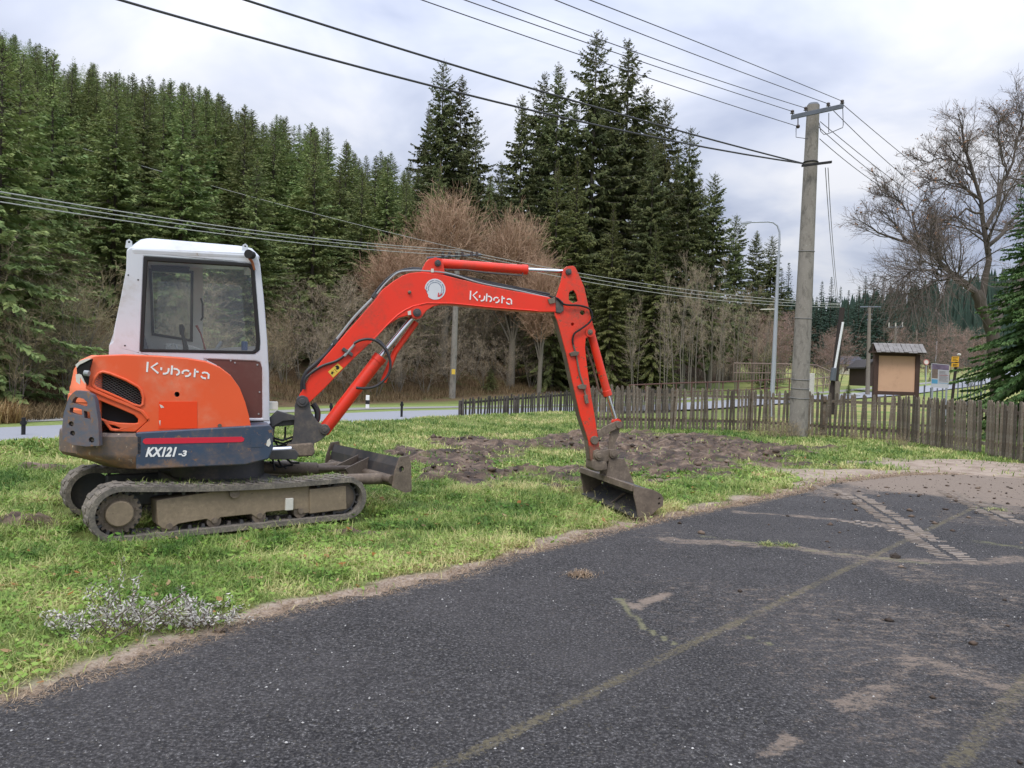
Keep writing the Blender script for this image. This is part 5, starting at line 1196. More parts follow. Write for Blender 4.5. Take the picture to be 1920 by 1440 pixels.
F_HILL = foliage('hill_spruce_needles', (.115, .175, .065), (.22, .28, .10), (.35, .37, .14), .55); F_DARK = foliage('dark_spruce_needles', (.068, .092, .042), (.13, .155, .062), (.21, .21, .08))
F_LIGHT = foliage('light_spruce_needles', (.10, .14, .045), (.18, .21, .07), (.25, .25, .09)); F_FIR = foliage('young_fir_needles', (.045, .105, .040), (.105, .195, .060), (.22, .31, .10), .1)
F_FAR = foliage('hazed_far_spruce_needles', (.040, .070, .058), (.066, .105, .080), (.08, .13, .085))  # valley haze put into the needle colour as a bluish tint

def spruce_mesh(name, H, Rad, base, whorl, nb, tw, droop, seed, sparse=0.0, tws=.34, flip=.25, hang=.25, irr=.3, tp=.92):
    r = np.random.default_rng(seed); hs = []; h = base
    while h < H*.985: hs.append(h); h += whorl*(1.15-.75*(h/H))*(.8+.4*r.random())
    hs = np.array(hs); cnt = nb; n = len(hs)*cnt
    hh = np.repeat(hs, cnt)+r.normal(0, whorl*.2, n); az = np.tile(np.arange(cnt)*2*np.pi/cnt, len(hs))+np.repeat(r.random(len(hs))*6.28, cnt)+r.normal(0, .25, n)
    t = np.clip((H-hh)/(H-base), 0.01, 1); side = 1+irr*np.sin(az*2+hh*.7+seed)*.5; L = Rad*t**tp*(1-irr/2+irr*r.random(n)*1.3)*side*(.72+.28*sstep(1.0, .85, t)); keep = r.random(n) > sparse; hh, az, t, L = hh[keep], az[keep], t[keep], L[keep]; n = len(L)
    K = 6; u = np.linspace(0, 1, K+1)[None]; el = np.interp(t, [0, .25, 1], [.75, .12, -.38])[:, None]+r.normal(0, .10, (n, 1))
    rad_ = L[:, None]*u; z = hh[:, None]+L[:, None]*(np.tan(el)*u-droop*u*u*1.0+flip*u**3)
    P = np.stack([np.cos(az)[:, None]*rad_, np.sin(az)[:, None]*rad_, z], 2)
    # twig sprays on each bough
    m = np.maximum(3, (L/tw).astype(int)*2); idx = np.repeat(np.arange(n), m); M = len(idx); s = .12+.88*r.random(M)**.8; f = s*K; i = np.minimum(f.astype(int), K-1); w = (f-i)[:, None]
    p = P[idx, i]*(1-w)+P[idx, i+1]*w; tg = norm(P[idx, i+1]-P[idx, i]); sd = norm(np.cross(tg, [0, 0, 1.0]))*np.where(r.random(M) < .5, -1, 1)[:, None]
    a = (.55+.35*r.random(M))[:, None]; d = norm(tg*np.cos(a)+sd*np.sin(a)+np.array([0, 0, -1])*(hang*(.3+1.4*r.random(M)))[:, None]+r.normal(0, .12, (M, 3)))
    ln = (tws*(.45+.7*r.random(M))*(1.15-.6*s)*np.clip(L[idx]/Rad*1.6, .35, 1))[:, None]; wd = ln*(.20+.12*r.random(M))[:, None]
    up = norm(np.cross(d, sd)+r.normal(0, .45, (M, 3))); q = norm(np.cross(d, up))
    e = p+d*ln; mid = p+d*ln*.45+np.array([0, 0, .02]); V = np.stack([p, mid+q*wd, e, mid-q*wd], 1).reshape(-1, 3); F = np.arange(M*4).reshape(-1, 4)
    # leader tip and boughs' bare stems
    tr = np.stack([np.zeros(7), np.zeros(7), np.linspace(-.5, H, 7)], 1)[None]; tr[:, 1:-1, :2] += r.normal(0, .03, (1, 5, 2)); Rt = np.linspace(H*.0105+.03, .012, 7)[None]
    tv, tf = tubes_np(tr, Rt, 7, r); bv_, bf_ = tubes_np(P[:, ::2], np.linspace(.022, .006, P[:, ::2].shape[1])[None]*np.ones((n, 1)), 2, r)
    return (V, F), cat([(tv, tf), (bv_, bf_)])
def tree_protos(specs, fol, bark, prefix):
    out = []
    for sp in specs:
        (V, F), (tv, tf) = spruce_mesh('x', **sp)
        oc = np_mesh('crown', V, F, fol); ot = np_mesh('trunk', tv, tf, bark); mc, mt = oc.data, ot.data; bpy.data.objects.remove(oc); bpy.data.objects.remove(ot); out.append((mc, mt, sp['H']))
    return out
def plant(name, proto, x, y, h, label, group, rz=None, z=None, cat_='tree', sx=1.0, parts=('crown', 'trunk'), lean=(0, 0)):
    k = h/proto[2]; e_ = empty(name, (x, y, Tz(x, y) if z is None else z), label, cat_, group); e_.rotation_euler = (lean[0], lean[1], random.random()*6.28 if rz is None else rz); e_.scale = (k*sx, k*sx, k)
    for nm, me in zip(parts, proto[:2]):
        o = bpy.data.objects.new(nm, me); COL.objects.link(o); o.parent = e_
    return e_
HILL = tree_protos([dict(H=16, Rad=3.1, base=1.0, whorl=.50, nb=8, tw=.095, droop=.25, seed=s, tws=.55, hang=.35, irr=.5, tp=.8) for s in (1, 2, 3, 4)], F_HILL, BARKD, 'hill')
FARP = tree_protos([dict(H=20, Rad=2.6, base=1.0, whorl=.7, nb=7, tw=.17, droop=.25, seed=s, tws=.85, hang=.3, irr=.35) for s in (21, 22)], F_FAR, BARKD, 'far')
TALL = tree_protos([dict(H=26, Rad=3.2, base=4.0, whorl=.52, nb=8, tw=.085, droop=.30, seed=s, sparse=.10, tws=.62, flip=.30, hang=.75, irr=.65, tp=.66) for s in (5, 6, 7)], F_DARK, BARK, 'tall')
LIGHT = tree_protos([dict(H=19, Rad=3.4, base=.5, whorl=.42, nb=8, tw=.075, droop=.30, seed=8, tws=.50, hang=.55, irr=.4)], F_LIGHT, BARKD, 'light')
# -- tall spruces standing above the wood, read one by one from the photograph
tall = [(833, 112, 60), (866, 142, 62), (893, 216, 58), (806, 200, 66), (980, 178, 58), (1020, 136, 66), (1048, 118, 60), (1118, 58, 60), (1178, 74, 62), (1210, 160, 66), (1247, 184, 58), (1293, 237, 60), (1340, 322, 62), (1078, 190, 70), (1150, 150, 72), (1380, 400, 74), (1418, 432, 78), (1447, 440, 84), (1310, 330, 76), (1225, 250, 56), (940, 300, 70), (1270, 270, 70)]
lab_t = {3: 'thin spruce at the far left of the left clump', 5: 'thin pointed spruce just left of the broad one in the big row', 6: 'broad dark spruce left of the tallest, under the crossing cables', 9: 'spruce tip close on the right of the tallest pair', 13: 'spruce squeezed in left of the tallest, half hidden', 14: 'spruce standing behind the gap between the tallest pair', 15: 'small dark spruce left of the two at the lamp head', 18: 'spruce behind the right end of the big row', 19: 'shorter spruce between the tallest pair and the pointed dark one', 20: 'low spruce in the gap between left clump and big row', 21: 'shorter spruce at the right of the pointed dark one', 0: 'tallest spruce of the left clump above the bushy brown tree', 1: 'spruce just right of the tallest in the left clump', 2: 'shorter right-hand spruce of the left clump', 4: 'sparse leaning spruce at the left end of the big spruce row', 7: 'tallest spruce of all, reaching nearly to the top wires', 8: 'second tallest spruce, right beside the tallest', 10: 'pointed dark spruce right of the tallest pair', 11: 'dark spruce stepping down toward the utility pole', 12: 'lowest single spruce before the gap in the skyline', 16: 'small dark spruce just left of the street lamp head', 17: 'small dark spruce top right behind the street lamp arm'}
for i, (px, py, d_) in enumerate(tall):
    p = D(px, py, d_); z = Tz(p.x, p.y); plant('tall_spruce', TALL[i % 3], p.x, p.y, p.z-z, lab_t.get(i, 'tall dark spruce filling in the spruce row behind the boom'), 'tall spruces standing above the wood' if i not in lab_t else 'tall spruces standing above the wood', sx=random.uniform(.85, 1.1))
for px, py, d_, lab in [(1046, 298, 50, 'yellowish green spruce in front of the dark row, left of two'), (1083, 290, 52, 'yellowish green spruce in front of the dark row, right of two'), (1150, 380, 50, 'lower olive green spruce below the tallest spruces'), (1230, 420, 54, 'olive green spruce left of the bare birches'), (985, 440, 58, 'dull green spruce behind the right brown bushy tree')]:
    p = D(px, py, d_); plant('light_spruce', LIGHT[0], p.x, p.y, p.z-Tz(p.x, p.y), lab, 'yellowish spruces before the dark row', sx=1.0)
# -- hillside stand
sky_px = [-250, 0, 100, 200, 380, 460, 560, 620, 700, 775, 850, 950, 1300, 1500]; sky_py = [10, 55, 100, 128, 160, 205, 225, 245, 275, 288, 300, 330, 420, 520]
def hill_label(px, y):
    a = ('beyond the left edge' if px < 60 else 'left of the cab' if px < 160 else 'above the orange bonnet' if px < 230 else 'above the cab window' if px < 330 else 'above the cab front' if px < 430 else 'just right of the cab' if px < 520
         else 'above the boom foot' if px < 610 else 'above the sloping boom' if px < 690 else 'left of the brown bushy trees' if px < 770 else 'behind the biggest brown tree' if px < 860 else 'behind the bent boom' if px < 960 else 'behind the spruce row')
    return ('small spruce high on the wooded hill ' if y > 80 else 'spruce halfway up the wooded hill ' if y > 52 else 'full green spruce low on the wooded hill ')+a
r = random.Random(31); placed = []; cnt = 0
dist = 18.0; cand = []
while dist < 150:
    stepx = 2.6 if dist < 60 else 3.0; xx = -1.05*dist-4
    while xx < .12*dist:
        cand.append((xx+r.uniform(-.8, .8), dist+r.uniform(-1.5, 1.5))); xx += stepx*(1+.25*(dist/100))
    dist += 4.2 if dist < 60 else 5.5
hill = []
for (x, y) in cand:
    q = float(q_road(np.array([x]), np.array([y]))[0]); a = x/y; px = 960+CAM_F*a
    if q < np.interp(px, [0, 700, 1000], [4.0, 15, 17]): continue
    if px < -190 or px > 1130: continue
    z = Tz(x, y); sy = np.interp(px, sky_px, sky_py); _, e_max = lv(px, sy); cap = CAM_H+e_max*y-z
    hgt = r.uniform(12, 18)
    if q < 20: hgt *= .75
    fr = hgt/max(cap, .1)
    if fr > 1: hgt = cap*r.uniform(.86, 1.0)
    if hgt < 5: continue
    top = (z+hgt-CAM_H)/y
    hill.append((top/e_max, x, y, hgt, px, q))
# nothing behind a full screen of nearer trees can be seen: keep those whose tip clears the tips in front of them
def visible(h):
    top = (Tz(h[1], h[2])+h[3]-CAM_H)/h[2]; blk = [(Tz(o[1], o[2])+o[3]-CAM_H)/o[2] for o in hill if o[2] < h[2]-3 and abs(o[1]/o[2]-h[1]/h[2]) < 1.0/h[2]]
    return len([b for b in blk if b > top+.012]) < 2
keep = [h for h in hill if visible(h)]
keep.sort(key=lambda h: -h[3]/h[2]); 
print('hill trees', len(hill), len(keep))
main_ = keep[:262]; rest = keep[262:]
for i, (ef, x, y, hgt, px, q) in enumerate(main_):
    plant('spruce', HILL[i % 4], x, y, hgt, hill_label(px, y), 'spruces of the wooded hill, '+('high' if y > 80 else 'halfway' if y > 52 else 'low'), sx=random.uniform(.9, 1.2))
for _k in range(400):   # the wood goes on past the left edge of the picture
    y_ = 22+100*r.random()**.8; x_ = -y_*r.uniform(.86, 1.5)-3; q_ = float(q_road(np.array([x_]), np.array([y_]))[0])
    if q_ > 6 and len(rest) < 150: rest.append((1, x_, y_, r.uniform(11, 17), -300, q_))
if rest:   # everything past the limit as one mass
    ce, tm = [], []
    src = np.empty(len(HILL[0][0].vertices)*3); HILL[0][0].vertices.foreach_get('co', src); src = src.reshape(-1, 4, 3)
    for (ef, x, y, hgt, px, q) in rest[:150]:
        s_ = src[rng.random(len(src)) < .30]; k = hgt/16; an = rng.random()*6.28; c_, n_ = math.cos(an), math.sin(an); v_ = s_.reshape(-1, 3)*k*np.array([1.15, 1.15, 1.0]); v_ = np.stack([v_[:, 0]*c_-v_[:, 1]*n_+x, v_[:, 0]*n_+v_[:, 1]*c_+y, v_[:, 2]+Tz(x, y)], 1); ce.append(v_)
    V = np.concatenate(ce); setp(np_mesh('far_spruces', V, np.arange(len(V)).reshape(-1, 4), F_HILL), 'mass of spruces carrying the wooded hill on past the left edge', kind='stuff')
# -- far valley trees between pole and lime tree
far = [(1478, 498, 130), (1500, 520, 150), (1520, 545, 160), (1540, 530, 140), (1558, 524, 150), (1575, 540, 160), (1590, 548, 170), (1605, 555, 170), (1622, 522, 140), (1638, 515, 150), (1655, 524, 140), (1670, 540, 150), (1685, 552, 160), (1702, 570, 170), (1722, 585, 180), (1745, 590, 180), (1770, 588, 190), (1800, 600, 190), (1465, 510, 120), (1610, 540, 120), (1646, 545, 125), (1530, 560, 130), (1568, 570, 130), (1690, 590, 140), (1590, 580, 125), (1760, 610, 160), (1830, 600, 200), (1860, 590, 200)]
for i, (px, py, d_) in enumerate(far):
    p = D(px, py, d_); z = Tz(p.x, p.y); plant('far_spruce', FARP[i % 2], p.x, p.y, max(8, p.z-z+.5), 'green spruce tinted bluish with haze in the valley far behind the utility pole' if px < 1610 else 'green spruce tinted bluish with haze far down the valley behind the notice board', 'spruces far down the valley, '+('by the pole' if px < 1610 else 'by the notice board'), sx=1.25)
# -- a ridge of distant forest closing the valley
def ridge():
    r_ = np.random.default_rng(77); xs_ = np.linspace(60, 420, 900); V, Fq = [], []
    x = r_.uniform(70, 520, 2200); y = 330+r_.uniform(-25, 60, 2200); z = zv(y)+np.interp(x/y, [.2, .42, .50, .58, .66, .9], [10, 14, 22, 27, 33, 45])*sstep(310, 380, y)
    h = r_.uniform(14, 20, 2200); w = r_.uniform(2.5, 4, 2200)
    for k in range(3):
        a = k*math.pi/3+r_.random(2200)
        b0 = np.stack([x-np.cos(a)*w, y-np.sin(a)*w, z+h*0], 1); b1 = np.stack([x+np.cos(a)*w, y+np.sin(a)*w, z], 1); t_ = np.stack([x, y, z+h], 1); V.append(np.stack([b0, b1, t_], 1).reshape(-1, 3))
    V = np.concatenate(V); return setp(np_mesh('distant_forest', V, np.arange(len(V)).reshape(-1, 3), F_FAR), 'forest tinted blue-grey with haze closing the end of the valley', kind='stuff')
ridge()

# -- leafless trees
def bare_mesh(seed, H, stems, spread, lv_, trunk_r=.10, stem_k=8, wob=.07, up=.08, start_r=.25, curve=0.0, minr=.006):
    """lv_: list of (children per shoot, t0, t1, angle, length ratio, segs, wobble, up, radius ratio)"""
    r = np.random.default_rng(seed); az = r.random(stems)*6.283; s = np.stack([np.cos(az), np.sin(az), 0*az], 1)*start_r*r.random(stems)[:, None]; s[:, 2] = -.3
    d = np.stack([np.cos(az)*spread*r.random(stems), np.sin(az)*spread*r.random(stems), np.ones(stems)], 1); L = H*(.75+.25*r.random(stems)); rad = trunk_r*(.6+.5*r.random(stems))
    P, Rr = grow(s, d, L, rad, stem_k, wob, up, r, .12); tr = [tubes_np(P, Rr, 6, r)]; cr_ = []
    for li, (n, t0, t1, an, lr, k, wb, u_, rr_) in enumerate(lv_):
        s, d, L, rad = children(P, Rr, n, t0, t1, an, lr, L, r, rr_); rad = np.maximum(rad, minr); P, Rr = grow(s, d, L, rad, k, wb, u_, r, .45)
        (tr if li == 0 and len(lv_) > 2 else cr_).append(tubes_np(P, Rr, 4 if li == 0 else 2 if li >= 1 else 3, r))
    return cat(cr_), cat(tr)
def bare_proto(mat_tw, mat_bk, H, **k):
    (V, F), (tv, tf) = bare_mesh(H=H, **k); a = np_mesh('twigs', V, F, mat_tw); b = np_mesh('trunk', tv, tf, mat_bk); ma, mb_ = a.data, b.data; bpy.data.objects.remove(a); bpy.data.objects.remove(b); return (ma, mb_, H)
SH_LV = [(14, .15, .95, .6, .42, 5, .14, .03, .5), (8, .2, 1, .6, .5, 4, .16, .02, .55), (5, .2, 1, .6, .5, 3, .16, 0, .7)]
SHRUB = [bare_proto(TWIG_TAN, BARK, 7, seed=41, stems=6, spread=.45, lv_=SH_LV, trunk_r=.045, minr=.007), bare_proto(TWIG_GREY, BARK, 7, seed=42, stems=5, spread=.55, lv_=SH_LV, trunk_r=.05, minr=.007), bare_proto(TWIG_PINK, BARK, 7, seed=43, stems=7, spread=.35, lv_=SH_LV, trunk_r=.04, minr=.007)]
def dome_proto(mat_tw, mat_bk, seed):
    # dense rounded crown: limbs fan out from a short trunk and every twig ends near the same dome
    r = np.random.default_rng(seed); H = 10.0; P, Rr = grow(np.array([[0, 0, -.3]]), np.array([[.05, 0, 1.0]]), np.array([4.6]), np.array([.22]), 6, .04, .05, r, .8); tr = [tubes_np(P, Rr, 8, r)]
    def toward(S, n, reach, rad, k, mat_list, jit=.25):
        idx = np.repeat(np.arange(len(S)), n); s = S[idx]; az = r.random(len(idx))*6.283; el = np.arcsin(r.uniform(-.5, 1, len(idx)))
        bump = 1+.13*np.sin(az*3+seed)+.10*np.sin(el*5+az*2)
        tgt = np.stack([np.cos(az)*np.cos(el)*2.15*bump, np.sin(az)*np.cos(el)*2.15*bump, 7.15+np.sin(el)*2.7*bump], 1); return idx, s, tgt
    idx, s, tgt = toward(P[:, 3:, :].reshape(-1, 3), 7, 1, .1, 7, None); d = tgt-s; L = np.linalg.norm(d, axis=1)*.62; P1, R1 = grow(s, d+np.array([0, 0, 1.2]), L, np.full(len(s), .085), 7, .07, .02, r, .45); tr.append(tubes_np(P1, R1, 5, r))
    def shoot(P0, R0, n, f0, reach, rad, k, wob):
        m, kk, _ = P0.shape; idx = np.repeat(np.arange(m), n); t = f0+(1-f0)*r.random(len(idx)); i = np.minimum((t*(kk-1)).astype(int), kk-2); s = P0[idx, i]; c = np.array([0, 0, 6.4]); out = norm(s-c+r.normal(0, 1.25, s.shape)+np.array([0, 0, .5]))
        az = np.arctan2(out[:, 1], out[:, 0]); el = np.arcsin(np.clip(out[:, 2], -1, 1)); bump = 1+.13*np.sin(az*3+seed)+.10*np.sin(el*5+az*2); tgt = np.stack([np.cos(az)*np.cos(el)*2.15*bump, np.sin(az)*np.cos(el)*2.15*bump, 7.15+np.sin(el)*2.7*bump], 1)
        d = tgt-s; L = np.linalg.norm(d, axis=1)*reach*r.uniform(.75, 1.08, len(s)); L = np.minimum(L, 3.2); return grow(s, norm(d)+r.normal(0, .22, d.shape), L, np.full(len(s), rad), k, wob, .02, r, .5)
    P2, R2 = shoot(P1, R1, 9, .45, .62, .030, 6, .11); P3, R3 = shoot(P2, R2, 8, .3, .95, .013, 5, .13)
    s, d, l, rd = children(P3, R3, 4, .35, 1, .6, .35, np.full(len(P3), 1.9), r, .8); P4, R4 = grow(s, d, l, np.full(len(s), .009), 3, .14, .04, r, .6)
    V, F = cat([tubes_np(P2, R2, 3, r), tubes_np(P3, R3, 2, r), tubes_np(P4, R4, 2, r)]); tv, tf = cat(tr); a = np_mesh('twigs', V, F, mat_tw); b = np_mesh('trunk', tv, tf, mat_bk); ma, mb_ = a.data, b.data; bpy.data.objects.remove(a); bpy.data.objects.remove(b); return (ma, mb_, H)
WILLOW = [dome_proto(TWIG_RED, BARK, s) for s in (51, 52)]
BIRCH = [bare_proto(TWIG_GREY, BARK, 11, seed=s, stems=3, spread=.16, lv_=[(22, .25, .97, .55, .22, 4, .12, .08, .4), (8, .2, 1, .5, .5, 3, .14, .03, .6), (4, .2, 1, .6, .5, 2, .16, 0, .8)], trunk_r=.075, start_r=1.0, wob=.04, minr=.006) for s in (61, 62)]
WH = ('twigs', 'trunk')
for i, (px, py, d_, sx, lab) in enumerate([(838, 338, 46, 1.0, 'big bushy leafless tree with rusty brown crown behind the boom'), (968, 378, 48, .95, 'bushy rusty brown leafless tree right of the biggest one'), (756, 425, 40, 1.15, 'lower rusty brown leafless tree left of the biggest one'), (1018, 470, 46, .8, 'small rusty leafless tree at the right foot of the brown clump')]):
    p = D(px, py, d_); plant('bushy_tree', WILLOW[i % 2], p.x, p.y, p.z-Tz(p.x, p.y), lab, 'rusty brown leafless trees', sx=sx, parts=WH)
for i, (px, py, d_) in enumerate([(1290, 460, 46), (1318, 445, 48), (1345, 470, 52), (1390, 500, 54), (1415, 520, 56), (1240, 520, 44), (1200, 545, 46), (1365, 540, 50), (1440, 560, 62)]):
    p = D(px, py, d_); plant('bare_birch', BIRCH[i % 2], p.x, p.y, p.z-Tz(p.x, p.y), 'slim pale-stemmed leafless tree at the wood edge right of the red arm', 'slim leafless trees right of the arm', sx=.8, parts=WH)
r = random.Random(5); k_ = 0
def shrub_label(px):
    a = 'left of the excavator' if px < 110 else 'behind the cab' if px < 500 else 'between the cab and the boom' if px < 700 else 'below the boom' if px < 1060 else 'right of the red arm' if px < 1430 else 'right of the utility pole'
    return 'tangled leafless brown shrub at the wood edge '+a, 'leafless shrubs at the wood edge '+a
for row, (q0s, hmin, hmax, step) in enumerate([(0.6, 2.4, 3.8, 1.7), (3.0, 4.5, 7.5, 1.7), (6.0, 6.5, 9.5, 2.2)]):
    P = offset_line(RC, 1.0)
    s = 0; base_ = resample(FAR_EDGE, 900); L = 0; last = None
    for j in range(1, 900):
        p = base_[j]; 
        if last is not None and math.hypot(p[0]-last[0], p[1]-last[1]) < step*r.uniform(.7, 1.3)*(1 if p[1] < 35 else 1.5): continue
        last = p; t = base_[j]-base_[j-1]; t = t/np.hypot(*t); a0 = p[0]/max(p[1], 1)
        off = np.interp(a0, [-.6, -.3, 0, .3], [2.6, 4.8, 8, 12])+q0s+r.uniform(-.5, .5); x, y = p[0]-t[1]*off, p[1]+t[0]*off
        if y < 8: continue
        px = 960+CAM_F*x/y
        if px < -220 or px > 1470 or y > 95: continue
        h = r.uniform(hmin, hmax)
        ycap = np.interp(px, [-200, 0, 120, 230, 520, 640, 760, 900, 1080, 1180, 1300, 1480], [380, 400, 430, 500, 490, 440, 455, 470, 500, 530, 460, 500])
        h = min(h, (CAM_H+lv(px, ycap)[1]*y-Tz(x, y))*r.uniform(.62, 1.05))
        if h < 1: continue
        pi = 0 if (px < 560 and r.random() < .75) else 2 if px > 1100 and r.random() < .6 else 1
        lab, gp = shrub_label(px); plant('bare_shrub', SHRUB[pi], x, y, h, lab, gp, cat_='shrub', parts=WH, sx=r.uniform(.9, 1.4)); k_ += 1
print('shrubs', k_)
for px, py, d_, hs, lab in [(1575, 600, 70, 1.2, 'rounded reddish leafless bush behind the leaning wooden pole'), (1548, 615, 66, 1.0, 'brownish leafless bush left of the leaning wooden pole'), (1470, 570, 75, 1.1, 'tall purplish leafless bush between lamp post and utility pole'), (1440, 590, 70, 1.0, 'purplish leafless bush just left of the lamp post'), (1700, 600, 95, 1.2, 'brown leafless bush behind the notice board roof'), (1740, 590, 90, 1.2, 'brown leafless bush right of the notice board'), (1785, 600, 95, 1.3, 'reddish leafless bush behind the yellow signs'), (1650, 640, 90, 1.0, 'brown leafless bush left behind the notice board'), (1820, 610, 80, 1.2, 'leafless bush beside the green fir')]:
    p = D(px, py, d_); plant('leafless_bush', SHRUB[2], p.x, p.y, p.z-Tz(p.x, p.y), lab, 'leafless bushes in the valley', cat_='bush', parts=WH, sx=hs)
# small green spruces at the foot of the wood
for px, py, d_, sx, lab in [(118, 520, 24, 1.5, 'bright green young spruce left of the cab'), (20, 580, 22, 1.3, 'young green spruce at the left edge of the picture'), (920, 690, 44, 2.0, 'low dark green spruce under the boom'), (1020, 610, 50, 1.5, 'dark young spruce between boom and arm'), (560, 560, 38, 1.4, 'young spruce between the cab and the boom'), (1240, 560, 56, 1.2, 'young spruce in the scrub right of the arm'), (1440, 640, 64, 2.2, 'low yellow green bush left of the utility pole')]:
    p = D(px, py, d_); plant('young_spruce', HILL[1] if px != 1440 else LIGHT[0], p.x, p.y, p.z-Tz(p.x, p.y), lab, sx=sx, group=None)
# dry tan grass and bracken at the foot of the wood, left
def scrub(name, n, px0, px1, label, mat, o0, o1, L, seed):
    r_ = np.random.default_rng(seed); b = resample(FAR_EDGE, 3000); a0 = b[:, 0]/np.maximum(b[:, 1], 1); ok = np.where((a0 > (px0-960)/CAM_F) & (a0 < (px1-960)/CAM_F) & (b[:, 1] > 5))[0]
    j = ok[r_.integers(0, len(ok), n)]; j = np.clip(j, 1, 2999); t = b[j]-b[j-1]; t /= np.hypot(t[:, 0], t[:, 1])[:, None]; aa = b[j, 0]/b[j, 1]; off = np.interp(aa, [-.6, -.3, 0, .3], [2.6, 4.8, 8, 12])+r_.uniform(o0, o1, n)
    x, y = b[j, 0]-t[:, 1]*off, b[j, 1]+t[:, 0]*off; z = T(x, y); V, F, k = blades(x, y, z, r_, L, .014, .9)
    return setp(np_mesh(name, V, F, mat, attrs={'tint': np.repeat(r_.random(n), k)}), label, kind='stuff')
TANM = grassmat('dry_tan_grass', (0.16, 0.09, 0.035), (0.34, 0.22, 0.10), (0.48, 0.36, 0.18), .8)
DIMM = grassmat('brown_undergrowth', (0.07, 0.05, 0.025), (0.17, 0.12, 0.06), (0.30, 0.22, 0.12), .8)
scrub('dry_undergrowth', 12000, -150, 110, 'dry tan grass and bracken at the foot of the wood', TANM, -1.6, 2.5, .6, 3)
scrub('brown_undergrowth', 24000, 100, 720, 'dull brown undergrowth at the foot of the wood', DIMM, -1.4, 3.5, .42, 7)
scrub('bank_undergrowth', 15000, 700, 1480, 'brown undergrowth on the bank under the trees', DIMM, -1.2, 3, .4, 4)

